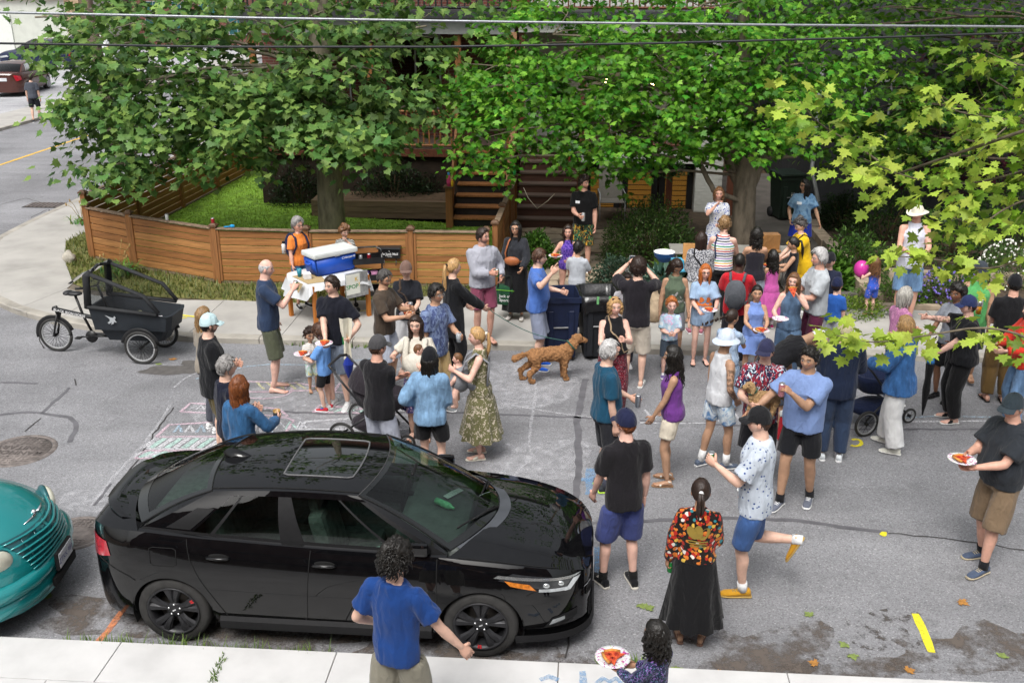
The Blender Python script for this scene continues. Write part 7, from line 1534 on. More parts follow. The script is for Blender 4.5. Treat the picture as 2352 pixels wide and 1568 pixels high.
pr('orangelady',(682,502),1.56,140,'grey-haired woman in an orange t-shirt wearing a navy backpack','f',hair=('short','grey',dict(t=.03)),w=1.08,skin='ruddy',glasses=('g','505050'),top=tee('df8038',.5),bottom=pan(cloth('denim_cap','denim','3d678e'),leng=.55),shoe=SN('1c1c1e','e0e0e0'),z0=.1,armR='rest',armL='rest',look=-10)
pr('stripeboy',(790,517),1.26,170,'boy in a black and white striped t-shirt behind the blue cooler',hair=('curly','lbrown',dict(t=.028,n=70)),top=tee(cloth('bwstripe','hstripe','1f2228','bfbfba',sc_=2.2)),bottom=sho('3d4046',.5),shoe=SN(),z0=.1,armL='mouth',armR='rest',nod=18,look=-30,voxel=.014)
pr('hoodie',(1108,525),1.82,158,'smiling bearded man in a grey hoodie and plum shorts',hair=('short','dbrown'),beard=.6,skin='ruddy',w=1.06,top=tee('a6a7b1',.97,hood=True,loose=.03,name='hoodie',fold=.010),bottom=sho('85445a',.44),shoe=('flip','3a2a22','4a3428'),z0=.1,armR=(-.02,.29,1.13),armL=(.24,.10,1.0),look=-38,curlR=55)
pr('blackdress',(1185,508),1.66,192,'woman with long black hair in a charcoal denim jacket and black dress','f',hair=('long','black',dict(L=.46)),skin='olive',glasses=('g','202020'),top=[tank('121215'),tee(cloth('denim_black','denim','2e3036'),.95,neck=1.44,hem=.98,name='jacket',loose=.026)],bottom=ski('111114',.16,.06),shoe=SN('b8b4ae','8a8478'),z0=.1,armR='rest',armL='low')
pr('bluepoint',(1237,573),1.82,100,'man in a bright blue t-shirt pointing toward the camera',hair=('short','brown',dict(front=.07)),beard=.2,glasses=('g','a0a0a0'),belly=.05,top=tee('4a6eb6',.5),bottom=sho('8890a6',.5),shoe=SN('2a62cc','e4e4e4'),armR=(.40,.26,1.52),armL=(.12,.32,1.1),pointR=True,elbowR=(.3,-.5,-.8),look=-8)
pr('vneck',(1342,405),1.82,192,'man in a black v-neck t-shirt and parrot-print shorts on the path',hair=('curly','dbrown',dict(t=.02,n=120)),beard=.45,skin='ruddy',glasses=('top','1a2a6a'),top=tee('0c0c0e',.5),bottom=sho(cloth('parrot','leafy','131518','3c6a48','d09a34',1.3),.5),shoe=SN('8a8a88'),z0=.12,armR=(.03,.30,1.06),armL='down',look=-58,curlR=55)
pr('swimgirl',(1305,517),1.44,186,'girl in a purple swimsuit holding out a plate of pizza','f',hair=('long','dbrown',dict(L=.3)),skin='ruddy',top=tank(cloth('swimp','speckle','3a2a86','7250b4',sc_=.6),hem=.84,loose=.008),bottom=sho(cloth('swimp'),.03,loose=.0),shoe=('bare',),z0=.12,armR=(.24,.28,1.14),armL='front',palmR=(0,0,1),voxel=.014)
pr('rainbowboy',(1328,555),1.38,22,'boy in a grey t-shirt and rainbow swim shorts seen from behind',hair=('short','black'),skin='olive',top=tee('afb3ba',.52),bottom=sho(cloth('rbow','zgrad'),.62),shoe=SN('2a3a7a','d8d8d8'),z0=.12,armR='plate',armL='plate',voxel=.014)
pr('phoneman',(1467,597),1.86,8,'man in a black t-shirt and beige shorts taking a photo with a phone',hair=('short','dbrown',dict(t=.032)),top=tee('1e1b21',.55),bottom=sho('cabfb0',.52),shoe=('croc','e2e2de','e8e8e4'),armL=(.13,.36,1.56),armR=(.1,.36,1.5),curlL=50)
pr('peekgirl',(1440,628),1.42,182,'brown-haired girl peeking out beside the man with the phone','f',hair=('long','dbrown',dict(L=.3)),skin='olive',top=tee('c8c4c8'),bottom=pan('3a3a44'),z0=.1,voxel=.015)
pr('curlyblond',(1413,683),1.68,172,'curly blonde woman in a black sleeveless top gesturing with both hands','f',hair=('curlylong','blond',dict(L=.17,n=46)),w=1.16,skin='pink',glasses=('top','6a1a22'),top=tank('16161a',hem=.96),bottom=pan(cloth('redprint','floral','6e1c2c','18101a','c4b0b4',1.7),loose=.04),shoe=SN('5a4a3a'),armR=(.10,.36,1.16),armL=(.06,.34,1.25),lipc=(.5,.1,.1))
pr('greentank',(1555,593),1.67,182,'woman in a sage green tank top looking down at the red-haired boy','f',hair=('wavy','dbrown',dict(L=.36)),skin='tan',top=tank('5c6b58'),bottom=sho('76787e',.38,loose=.008),shoe=SN('574878','3f3560'),armR='rest',armL='rest',nod=42,look=-18,lean=6)
pr('redboy',(1543,684),1.20,180,'small red-haired boy in a pastel tie-dye t-shirt',hair=('short','ginger',dict(t=.02)),skin='pink',top=tee(cloth('tie1','tiedye','dfe4ea','a9cfe4','dcb4d4',1.5),.55),bottom=sho('39434f',.5),shoe=SN('6a5a8a'),armR='front',armL='front',voxel=.014)
pr('redgirl',(1621,607),1.55,180,'red-haired girl with glasses in a long pale blue t-shirt','f',hair=('long','red',dict(L=.38)),skin='pink',glasses=('g','303030'),top=tee('9cb5d2',.56,hem=.70,loose=.034),bottom=sho('5a6a80',.2),shoe=('slide','18181a','202022'),armR=(.10,.3,1.02),armL=(.14,.34,1.08),palmR=(0,0,1),palmL=(0,0,1),voxel=.015)
pr('greyblue',(1398,785),1.79,78,'grey-haired bearded man in a petrol blue t-shirt and black denim shorts',hair=('short','lgrey',dict(t=.02)),beard=.7,w=1.06,belly=.05,top=tee('184862',.5),bottom=sho(cloth('denim_blk2','denim','27282e'),.5),shoe=SN('2d3136','aed44a'),socks=('3a3c48',.22),armR='down',armL=(.12,.33,1.0),curlL=55)
pr('navycap',(1440,943),1.85,342,'man in a navy cap, black t-shirt and blue shorts standing in front of the sedan',w=.92,hair=('short','auburn'),hat=('cap','1d2240'),skin='pink',top=tee('1b191d',.52,hem=.82),bottom=sho('3e487e',.5),shoe=SN('141519','cfcac0'),socks=('141414',.16),legs=((.12,-.02,0),(.14,.06,0)),armL=(.2,.2,.86),look=-15)
pr('purpletank',(1550,795),1.69,282,'woman with long dark curls in a purple tank top and cream shorts','f',hair=('curlylong','black',dict(L=.44,n=52)),skin='tan',top=tank('6a3784'),bottom=sho('d6ccba',.32),shoe=('sandal','d6d0c4','86664a'),armL=(.16,.22,.86),armR='rest',curlL=18)
pr('buckethat',(1668,757),1.74,66,'tattooed man in a pale bucket hat and white tank top',hair=('buzz','black'),hat=('bucket','c6d2e4'),skin='tan',top=tank('d2d4d8',hem=.84),bottom=sho(cloth('splash','tiedye','a9c4da','dfe7ec','5f86b4',1.3),.36),shoe=SN('5a6577','d8d8d8'),socks=('e4e4e4',.30),tattoo=True,armR='pocket',legs=((.1,.08,0),(.1,-.14,0)))
pr('hawaii',(1762,780),1.80,196,'man in a navy cap and red palm-print shirt holding a curly dog',hair=('short','dbrown'),hat=('cap','2d2f4c'),top=tee(cloth('hawaii','leafy','8c2738','1b2240','c6d4de',1.25),.5,hem=.8,loose=.032),bottom=sho('15151a',.48),shoe=SN(),armR=(.10,.33,1.12),armL=(.30,.1,.86),look=18)
pr('printshirt',(1750,937),1.93,284,'man in a black cap and white printed shirt balancing on one leg',hair=('short','brown',dict(t=.02)),hat=('cap','1b1b1e'),top=tee(cloth('dotshirt','dots','c3ccd8','36508a',sc_=1.5),.52,hem=.80,loose=.03),bottom=sho('3a588a',.48),shoe=SN('c99328','b89a58'),socks=('e6e6e6',.16),legs=((.09,-.40,.44),(.06,.03,0)),armL=(.04,.34,1.2),armR='down',curlL=55)
pr('jacket',(1612,1103),1.60,10,'woman in a colourful patterned track jacket and long black skirt','f',hair=('pony','dbrown',dict(L=.24,tie='e8e8e8')),skin='tan',top=tee(cloth('track','multi',sc_=1.0),.97,hem=.94,loose=.03,name='jacket'),bottom=ski('0e0e11',.26,.11,waist=1.02),shoe=('sandal','8a6c5c','6a5044'),armL=(.27,.03,.80),armR='front',curlL=55)
pr('bluetee',(1862,800),1.86,214,'muscular man in a periwinkle blue t-shirt drinking from a pink can',hair=('quiff','black'),w=1.14,skin='tan',top=tee('7b92c2',.5,loose=.024),bottom=sho('191a1f',.38,loose=.018),shoe=SN('676c7a','e4e4e4'),socks=('1a1a1e',.16),armL=(-.06,.31,1.34),armR=(.46,.28,1.0),legs=((.11,.12,0),(.11,-.14,0)),look=8,curlL=55)
pr('pizzagirl',(1512,1430),1.28,310,'dark curly-haired girl in a navy flowered top with a plate of pizza','f',hair=('curlylong','black',dict(L=.26,n=50)),skin='tan',top=tee(cloth('nightfl','floral','191d3c','7f62a4','6cb4bc',2.2),.95),bottom=pan('2a2c40'),z0=.1,armL=(.10,.38,1.12),armR=(.1,.33,1.08),palmL=(0,0,1),voxel=.013)
pr('bluepolo',(905,1253),1.78,24,'man with dark curly hair and a blue polo shirt on the near pavement',w=.93,hair=('curly','black',dict(t=.036,n=520,L=.06,r=.007)),top=tee('1a3f7e',.46,hem=.84,loose=.024,fold=.012),bottom=sho('8a8678',.58,loose=.035),z0=.1,armR=(.42,.16,.92),armL=(.26,.14,.95),voxel=.013,legs=((.11,.1,0),(.11,-.12,0)),look=14)
pr('printblouse',(1612,533),1.66,8,'woman with long dark hair in a speckled grey blouse seen from behind','f',hair=('long','dbrown',dict(L=.42)),top=tee(cloth('speck','speckle','55575f','c2c2c6',sc_=.8),.80,loose=.038,hem=.92),bottom=sho('d4d4d0',.36),shoe=SN('b06a7a'),z0=.1,armR='front',armL='front')
pr('stripetank',(1665,500),1.76,14,'person with cropped fair hair in a rainbow striped tank top',hair=('quiff','dblond'),skin='pink',top=tank(cloth('rainb','rainbow'),hem=.9),bottom=pan('17181b'),z0=.1,armR='plate',armL='plate')
pr('bluedress',(1652,430),1.70,184,'woman in a white and blue print dress touching her face beside the maple trunk','f',hair=('curlylong','lbrown',dict(L=.2,n=42)),skin='ruddy',top=tee(cloth('bluefl','floral','d2d4da','2c479a',sc_=1.0),.34),bottom=ski(cloth('bluefl'),.5,.08),z0=.15,armR='mouth',armL='front')
pr('blacktank',(1740,523),1.67,4,'woman with a black scoop-back top and pale denim seen from behind','f',hair=('curlylong','black',dict(L=.30,n=46)),skin='olive',top=tank('211f27',neck=1.34),bottom=sho(cloth('denim_pale','denim','a5b2bf'),.36),z0=.1,armR='plate',armL='plate')
pr('redtee',(1700,583),1.72,18,'man in a red t-shirt with a grey backpack seen from behind',hair=('buzz','black'),skin='dark',top=tee('bc1e2a',.5,hem=.84),bottom=pan('20212a'),z0=.05,armR='plate',armL='plate')
pr('pinkgirl',(1778,575),1.30,348,'dark curly-haired girl in a pink sundress at the food table','f',hair=('curlylong','black',dict(L=.34,n=46)),skin='olive',top=tank('bd569c'),bottom=ski('bd569c',.34,.12),shoe=SN('ba3874','e0e0e0'),socks=('e0d8dc',.25),z0=.1,armL='front',armR='front',voxel=.014)
pr('yellowtee',(1838,500),1.66,262,'woman in a yellow t-shirt with greying curls pinned up, reaching over the table','f',hair=('updo','dgrey'),top=tee('dcb21c',.55,hem=.74,loose=.035),bottom=sho('d0a81a',.5),z0=.1,armL=(.18,.5,1.12),armR=(.15,.4,1.0),nod=25,lean=10)
pr('swimkid',(1826,545),1.46,292,'girl with a dark ponytail in a black and pink swimsuit','f',hair=('pony','black',dict(L=.3)),skin='olive',top=tank('17171d',hem=.84,loose=.008),bottom=sho('17171d',.03,loose=.0),shoe=('flip','202020','303030'),z0=.1,armL='plate',armR='plate',nod=10,voxel=.014)
pr('tiedyeblue',(1850,412),1.69,196,'woman in a tie-dye blue top and royal blue skirt on the passage','f',hair=('wavy','black',dict(L=.42)),skin='tan',glasses=('g','202020'),w=1.06,top=tee(cloth('tie2','tiedye','4f779f','7fa2c0','42688f',.8),.5,loose=.03),bottom=ski('1c3098',.60,.03),shoe=SN('4a4a4a'),z0=.15,armL=(.36,.1,.86),armR='pocket',look=52)
pr('capkid',(1908,580),1.52,205,'boy in a black and white cap behind the man in the grey t-shirt',hair=('buzz','black'),hat=('cap','1b1b20'),top=tee('1f2438'),bottom=sho('2a2c36',.5),z0=.1,look=25,voxel=.015)
pr('navycapkid',(1924,638),1.24,30,'child in a navy cap and bright blue t-shirt beside the passage',hair=('short','dbrown'),hat=('cap','1b2240'),top=tee('2c5eb0',.55),bottom=sho('c0c4cc',.5),shoe=SN(),z0=.1,voxel=.014)
pr('greytee',(1885,575),1.82,264,'grey-haired bearded man in a pale grey t-shirt and burgundy shorts',hair=('short','lgrey',dict(t=.03)),beard=.45,skin='ruddy',glasses=('top','202020'),w=1.06,top=tee('b0b5ba',.55,loose=.03),bottom=sho('55203a',.55),z0=.08,armL=(.08,.36,1.1),armR=(.1,.36,1.1))
pr('overalls',(1825,627),1.60,190,'girl with curly light brown hair in denim overalls eating pizza','f',hair=('curlylong','lbrown',dict(L=.27,n=52)),skin='pink',top=tank(cloth('denim_over','denim','59728f'),hem=.84),bottom=pan(cloth('denim_over'),loose=.04),z0=.03,armL='mouth',armR=(.20,.3,1.08),palmR=(0,0,1),look=18)
pr('bluegirl',(1740,655),1.44,186,'dark-haired girl in a cornflower blue dress holding a pizza plate','f',hair=('pony','black',dict(L=.3)),skin='olive',top=tank('7a95d4'),bottom=ski('7a95d4',.56,.09),shoe=('flip','303030','7a5a4a'),armR=(.06,.33,1.06),armL=(.14,.33,1.06),palmL=(0,0,1),voxel=.014)
pr('braidgirl',(1682,712),1.44,28,'girl with a long brown braid in a blue checked outfit','f',hair=('braid','dbrown',dict(out=1.0,drop=.5,dx=-1)),skin='olive',top=tee(cloth('ging','gingham','6686ae','c4d2e2'),.3),bottom=pan(cloth('vst','vstripe','5f7fa8','b4c6da',sc_=3),loose=.035),shoe=('flip','303030','403030'),armR='plate',armL='plate',look=35,voxel=.014)
pr('bending',(1878,745),1.80,78,'man in a white cap and black t-shirt bending forward',hair=('short','black'),hat=('cap','e0e0e0'),skin='tan',top=tee('19191d',.5),bottom=sho('3f444e',.5),lean=58,armR=(.16,.52,1.12),armL=(.16,.52,1.1),nod=15)
pr('whitehat',(2110,470),1.95,194,'man in a cream sun hat and white tank top with denim shorts and red shoes',hair=('short','brown'),hat=('brim','d8d3c2'),skin='ruddy',beard=.25,top=tank('d0d2de',hem=.80),bottom=sho(cloth('denim_sh','denim','6b8bb0'),.52),shoe=SN('c42c38','e4e4e4'),z0=.1,armR=(.08,.36,1.1),armL=(.10,.36,1.08),palmR=(0,0,1),palmL=(0,0,1),look=25,nod=8)
pr('toddlergirl',(2013,590),1.02,352,'curly-haired toddler girl in a blue romper holding a pink balloon','f',hair=('curlylong','lbrown',dict(L=.34,n=46)),skin='pink',top=tank(cloth('romp','dots','3a5ac0','b88ab0',sc_=1.6)),bottom=sho(cloth('romp'),.38),shoe=('sandal','d87a2a','5a8a3a'),z0=.1,armL=(.20,.30,1.30),armR='down',voxel=.013)
pr('greentop',(2255,600),1.74,205,'man in a green sleeveless top holding a yellow tumbler',hair=('short','black'),hat=('cap','383e46'),skin='tan',w=1.1,top=tank('5aa862',hem=.8),bottom=sho('2b3038',.5),shoe=('flip','6a4a34','7a5a40'),z0=.05,armR=(.02,.31,1.16),armL='rest',curlR=55,look=-40,nod=12)
pr('pinkbob',(2080,660),1.67,75,'woman with a silver bob in a pink knitted top','f',hair=('bob','silver'),skin='ruddy',glasses=('top','6a4a2a'),top=tee(cloth('pinkk','speckle','c286aa','ac6f98',sc_=.7),.6),bottom=pan(cloth('denim_b','denim','4a6a90')),armR='front',armL='front')
pr('curlydark',(2203,655),1.65,236,'woman with short dark curls in a grey t-shirt and black shorts','f',hair=('curly','black',dict(t=.04,n=150)),skin='brown',top=tee('868b94',.5),bottom=sho('16171a',.45),shoe=SN('141416','1c1c1e'),armR='low',armL='low')
pr('capwoman',(2230,680),1.72,276,'woman in a navy cap and black clothes pointing with a tattooed arm','f',hair=('short','dbrown'),hat=('cap','28325a'),w=1.42,skin='pink',top=tee('131418',.5,loose=.026),bottom=pan('121214',loose=.03),shoe=('slide','1a1a1c','dededa'),armR=(.05,.56,1.42),pointR=True,armL=(.10,.34,.98),curlL=55,tattoo=True)
pr('brownpants',(2335,632),1.80,12,'man in a black cap, black t-shirt and brown trousers seen from behind',hair=('short','black'),hat=('cap','17181c'),skin='ruddy',top=tee('18181b',.5),bottom=pan('69522e',loose=.035),shoe=('flip','1a1a1a','222222'),armR='front',armL='front')
pr('yellowhat',(1945,732),1.80,10,'person in a pale yellow hat and navy sweater seen from behind',hair=('short','brown'),hat=('beanie','e2d6ae'),w=1.06,top=tee('1d2840',.97,hem=.80,loose=.03),bottom=pan('31405a',loose=.03),shoe=SN('dfe4e8'),armR=(.2,.34,1.0),armL='front')
pr('denimshirt',(2085,727),1.73,308,'blonde woman in an oversized denim shirt and white trousers','f',hair=('bob','blond',dict(L=.3)),skin='pink',top=tee(cloth('denim_shirt','denim','3d6ca6'),.97,hem=.78,loose=.055,flare=.15,fold=.014),bottom=pan('e2e2e2',loose=.05,flare=.02),shoe=SN('e2e0d4','efeee8'),armR='shoulder',armL='plate',legs=((.12,.1,0),(.12,-.1,0)))
pr('redshirt',(2375,690),1.72,268,'person in a loose red shirt and jeans cut off by the right edge','f',hair=('long','brown'),top=tee('d23a2a',.9,hem=.84,loose=.04),bottom=pan(cloth('denim_r','denim','6a8ab0')),armL='plate',armR='plate')
pr('darktee',(2335,905),1.86,252,'older man in a charcoal t-shirt and grey cap eating pizza at the right edge',hair=('short','grey'),hat=('cap','37424a'),skin='ruddy',w=1.08,belly=.07,glasses=('g','303030'),top=tee('2a2e34',.5,loose=.03),bottom=sho('7a6752',.54,loose=.035),shoe=SN('4c586e','b4a890'),socks=('1a1a1e',.14),armL=(.06,.40,1.10),armR=(.06,.38,1.16),palmL=(0,0,1),legs=((.12,-.06,0),(.12,.14,0)),look=-12,nod=6)
pr('walker',(68,172),1.76,348,'man in a grey t-shirt and dark shorts walking away along the side street',hair=('short','dbrown'),top=tee('474b55'),bottom=sho('202128',.42),shoe=SN('2a2f38','d8d8d8'),legs=((.1,.14,0),(.1,-.12,0)),voxel=.02)
pr('stairchild',None,1.34,205,'child with bare legs and pink shoes standing on the dark red stairs','f',hair=('long','brown'),top=tee('c0c2c6'),bottom=sho('bfc2c8',.3),shoe=SN('b0788a','c8a8b0'),pos=at(1207,412,.721),z0=.721,voxel=.017)
# ---- prints, badges, bags that belong to the clothes
NT =M('name_tag',(.75,.76,.8),.6,.05)
for k,x,z in (('vneck',.09,1.27),('tiedyeblue',.07,1.28),('greentop',-.08,1.24),('bluepoint',-.09,1.22)):on_chest(k,*rect2(.085,.05),NT,z,x,name='name_tag')
def print_text(k,s,size,z,mat,x=0.0,back=False,bold=.015):v,f =text2d(s,size,bold);on_chest(k,v,f,mat,z,x,back,'print')
WP =M('print_white',(.72,.73,.72),.8,.1);OP =M('print_orange',srgb('e07a3a'),.8,.1);GP =M('print_gold',srgb('8a7430'),.5,.1);RP =M('print_red',srgb('b0203a'),.8,.05);INK =M('print_ink',(.02,.02,.03),.8,.05)
print_text('greentop','ONCE',.034,1.24,INK,-.08);print_text('greentank','MOUNTAINS',.045,1.06,WP);on_chest('greentank',[(-.10,-.05),(-.04,.03),(-.02,.01),(.02,.07),(.10,-.05)],[(0,1,2),(2,3,4),(0,2,4)],WP,1.16)
print_text('redgirl','KIDS LAKE CAMP',.036,1.06,OP);n =18;on_chest('redgirl',[(-.12+.24*i/n,.02*math.cos(i*.5)) for i in range(n+1)]+[(.12-.24*i/n,-.045) for i in range(n+1)],[list(range(2*n+2))],OP,1.12)
for sx in (-1,1):on_chest('redgirl',[(sx*.05+.032*math.cos(a)*(1+.3*math.cos(3*a)),.045*math.sin(a)) for a in np.linspace(0,2*pi,14,endpoint=False)],[list(range(14))],OP,1.17)
print_text('whitehat','LIFT FIELD',.05,1.22,M('print_grey',srgb('b4b6c4'),.8,.05));print_text('whitehat','L',.09,1.13,_mats['print_grey'])
on_chest('bluetee',[(.016*math.cos(a)*(1+.25*math.cos(4*a)),.02*math.sin(a)) for a in np.linspace(0,2*pi,12,endpoint=False)],[list(range(12))],RP,1.24,.085)
for a in (-.62,0,.62):
 L =[(math.sin(a)*.02+.034*math.sin(t)*math.cos(a)+.055*(1-math.cos(t))*math.sin(a),.012+.055*(1-math.cos(t))*math.cos(a)-.034*math.sin(t)*math.sin(a)) for t in np.linspace(0,2*pi,14,endpoint=False)];on_chest('jacket',L,[list(range(14))],GP,1.19,0,True,'emblem',scale=1.15)
for k in range(3):on_chest('jacket',*rect2(.17-.02*k,.012),GP,1.18-.024*k,0,True,'emblem')
print_text('navycap','',.03,1,WP) if False else None
on_chest('navycap',[(-.02,.012),(.02,.012),(0,-.018)],[(0,1,2)],M('print_silver',(.5,.5,.55),.5,.05),.62,.10,False,'logo','bottom')
def strap(key,a,b,r=.014,mat='2a2420',name='strap',flat=.35,bulge=.0):
 p =PEOPLE[key];T =p['T'];me =p['G']['top'].data;bv =BVHTree.FromPolygons([v.co[:] for v in me.vertices],[q.vertices[:] for q in me.polygons]);pts =[]
 W_ =[(a[0],-a[1]*.6,a[2]-.06),(a[0],0,1.47),a,b,(b[0]*1.15,0,b[2]-.04)]
 for i in range(4):
  for t in np.linspace(0,1,8):q =T(tuple(lerp(x,y,t) for x,y in zip(W_[i],W_[i+1])));h =bv.find_nearest(q);pts.append(h[0]+h[1]*.009)
 mb =MB();mb.tube(pts,r,6,flat=flat);return mb.build(name,plain(mat),p['root'])
strap('browncap',(.10,.2,1.36),(-.16,.2,1.0),.02,'4a3c32');strap('curlyblond',(.08,.2,1.34),(-.16,.2,1.02),.012,'a08a70');strap('printblouse',(-.10,-.2,1.34),(.20,-.2,1.0),.012,'17171a');strap('yellowtee',(-.1,-.2,1.36),(.16,-.2,1.05),.016,'17171a');strap('stripetank',(-.13,-.1,1.42),(-.16,-.2,1.1),.014,'22304a')
def backpack(key,c,label,c2='3a3f4a',bottle=False):
 p =PEOPLE[key];T =p['T'];r =p['root'];Mw =Matrix.Translation(r.location) @ Matrix.Rotation(r.rotation_euler.z,4,'Z');e =empty('backpack',label=label,cat='backpack',mat=Mw);o =T((0,-.24,1.18));mb =MB();mb.ball(o,(.15,.095,.24),18,14);mb.v =[(x,y,max(min(z,o.z+.21),o.z-.22)) for x,y,z in mb.v];mb.build('pack_body',plain(c),e)
 mb =MB();mb.ball(o+Vector((0,-.07,-.07)),(.115,.06,.12),14,10);mb.build('front_pocket',plain(c2),e)
 for s in (-1,1):
  pts =[T(q) for q in ((s*.09,-.16,1.36),(s*.105,-.05,1.455),(s*.11,.10,1.40),(s*.13,.155,1.25),(s*.16,.06,1.08),(s*.13,-.16,1.02))];mb =MB();mb.tube(pts,.020,6,flat=.4);mb.build('shoulder_strap',plain(c),e)
 if bottle:mb =MB();q =o+Vector((.16,-.02,-.12));mb.lathe([(0,0),(.036,0),(.036,.15),(.02,.17)],12,c=q);mb.build('bottle',WP,e);mb =MB();mb.lathe([(.024,.17),(.024,.21),(0,.21)],12,c=q);mb.build('bottle_cap',PLAST,e)
backpack('orangelady','1b2140','navy backpack with a white bottle worn by the woman in orange','232a50',True);backpack('redtee','55585e','grey backpack worn by the man in the red t-shirt','3a3d42')
p =PEOPLE['blackdress'];mb =MB();o =p['T']((.03,.19,1.08));mb.ball(o,(.13,.05,.075),14,10);e =empty('belt_bag',label='rust orange leather belt bag worn by the woman in the black dress',cat='bag',mat=Matrix.Translation(p['root'].location) @ Matrix.Rotation(p['root'].rotation_euler.z,4,'Z'));mb.build('bag_body',M('rust_leather',srgb('9a5a34'),.5,.15,9),e)
mb =MB();mb.tube([p['T'](q) for q in ((.14,.15,1.08),(.16,.12,1.2),(.10,.12,1.40),(.06,-.02,1.47),(-.1,-.13,1.3),(-.15,0,1.08),(-.1,.15,1.06))],.014,5,flat=.4);mb.build('bag_strap',_mats['rust_leather'],e)
# ================================================================ PROPS AND ANIMALS (people are in place by now)
def thing(name,label,cat,loc,rz=0.0,group=None):return empty(name,loc,rz,label,cat,group)
CANM =dict(green=M('can_green',srgb('2f9a4a'),.3,.2,40,metal=.5),red=M('can_red',srgb('b02a38'),.3,.2,40,metal=.4),white=M('can_white',srgb('d0d4d8'),.3,.1,40,metal=.4),pink=M('can_pink',srgb('d08a94'),.35,.25,60,metal=.3),silver=M('can_silver',srgb('9aa0aa'),.3,.1,40,metal=.6))
ALU =M('can_metal',(.6,.6,.62),.3,.05,metal=.9)
def can(c,label,p,tall=.122,tilt=(0,0)):
 e =thing('drink_can',label,'can',p,0,'drink cans');e.rotation_euler =(*tilt,0);mb =MB();mb.lathe([(.026,-tall/2),(.033,-tall/2+.008),(.033,tall/2-.012)],16);mb.build('can_body',CANM[c],e);mb =MB();mb.lathe([(.033,tall/2-.012),(.027,tall/2),(.024,tall/2-.004),(0,tall/2-.004)],16);mb.build('can_top',ALU,e)
def hcan(key,side,c,label,**k):p,d,n =grip(key,side);can(c,label,p,**k)
hcan('navytee',1,'green','green can held up by the barefoot bald man');hcan('blackpolo',-1,'green','green can in the hand of the man in the black polo');hcan('hoodie',1,'green','green can held by the man in the grey hoodie');hcan('vneck',1,'white','tall white can held by the man in the black v-neck',tall=.16);hcan('greyblue',-1,'silver','tall silver can held by the man in the petrol blue t-shirt',tall=.16);hcan('printshirt',-1,'green','green can held by the man in the printed shirt');hcan('jacket',-1,'green','green can hanging in the hand of the woman in the black skirt');hcan('bluetee',-1,'pink','pink can raised by the man in the periwinkle t-shirt',tall=.15);hcan('browncap',1,'silver','grey can held by the woman in the brown cap')
def tumbler(key,side,mat,label,h=.14,r=.036,band=None):
 p,d,n =grip(key,side);e =thing('tumbler',label,'cup',p);mb =MB();mb.lathe([(0,-h/2),(r*.8,-h/2),(r,h/2),(r*.92,h/2),(r*.75,-h/2+.01)],16);mb.build('cup',mat,e);mb =MB();mb.lathe([(r*1.03,h*.15),(r*1.05,h/2),(r*.9,h/2+.006),(0,h/2+.004)] if band is None else [(r*.93,-h*.15),(r*1.0,-h*.1),(r*1.04,h*.3),(r*.97,h*.34)],16);mb.build('lid' if band is None else 'sleeve',ALU if band is None else band,e)
tumbler('greentop',1,M('tumbler_yellow',srgb('dc961c'),.4,.05),'yellow insulated tumbler held by the man in green',.18,.042);tumbler('auburn',1,M('tea_amber',srgb('b08a50'),.2,.1),'amber drink in a dark-sleeved glass held by the woman in denim',.11,.04,M('sleeve_dark',srgb('3a3a3c'),.6,.1));tumbler('floralshirt',-1,M('clear_plastic',srgb('c4ccd2'),.2,0,alpha=.45),'clear plastic cup held by the man in the palm-print shirt',.12,.036,M('clear_plastic',srgb('c4ccd2')))
PLW =cloth('plate_dots','floral','e0e0e4','b84a9a','a8c83c',.95,rough=.5);CRUST =M('pizza_crust',srgb('c88a44'),.8,.25,30,.4,60);SAUCE =M('pizza_top',srgb('c4502a'),.7,.35,40,.5,70)
def plate(p,label,slices=1,r=.125,tilt=(0,0),a0=0.0):
 e =thing('paper_plate',label,'plate',p,0,'party plates');e.rotation_euler =(*tilt,a0);mb =MB();mb.lathe([(0,0),(r*.68,0),(r*.75,.012),(r,.018),(r,.014),(r*.76,.008)],24);mb.build('plate',PLW,e)
 for k in range(slices):
  q =thing('pizza_slice','slice of pizza on '+label.replace('paper plate','the plate').split(',')[0],'pizza',p,0,'pizza slices');q.rotation_euler =(*tilt,a0+k*1.9)
  mesh('slice_base',[(-.06,.055,.014),(.06,.055,.014),(0,-.10,.016),(-.06,.055,.024),(.06,.055,.024),(0,-.10,.022)],[[0,1,2],[5,4,3],[0,3,4,1],[1,4,5,2],[2,5,3,0]],SAUCE,q);mb =MB();mb.tube([(-.06,.055,.022),(0,.066,.026),(.06,.055,.022)],.011,6);mb.build('slice_crust',CRUST,q);mb =MB()
  for x,y in ((-.02,.02),(.022,.025),(0,-.03)):mb.lathe([(.015,.024),(.013,.028),(0,.028)],10,c=(x,y,0))
  o =mb.build('pepperoni',M('pepperoni',srgb('a8321e'),.6,.2,50),q);o['kind'] ='stuff'
def hplate(key,sides,label,**k):
 ps =[grip(key,s)[0] for s in sides];p =sum(ps,Vector())/len(ps);r =PEOPLE[key]['root'];f =Matrix.Rotation(r.rotation_euler.z,3,'Z') @ Vector((0,1,0));plate(p+f*.06+Vector((0,0,.02)),label,**k)
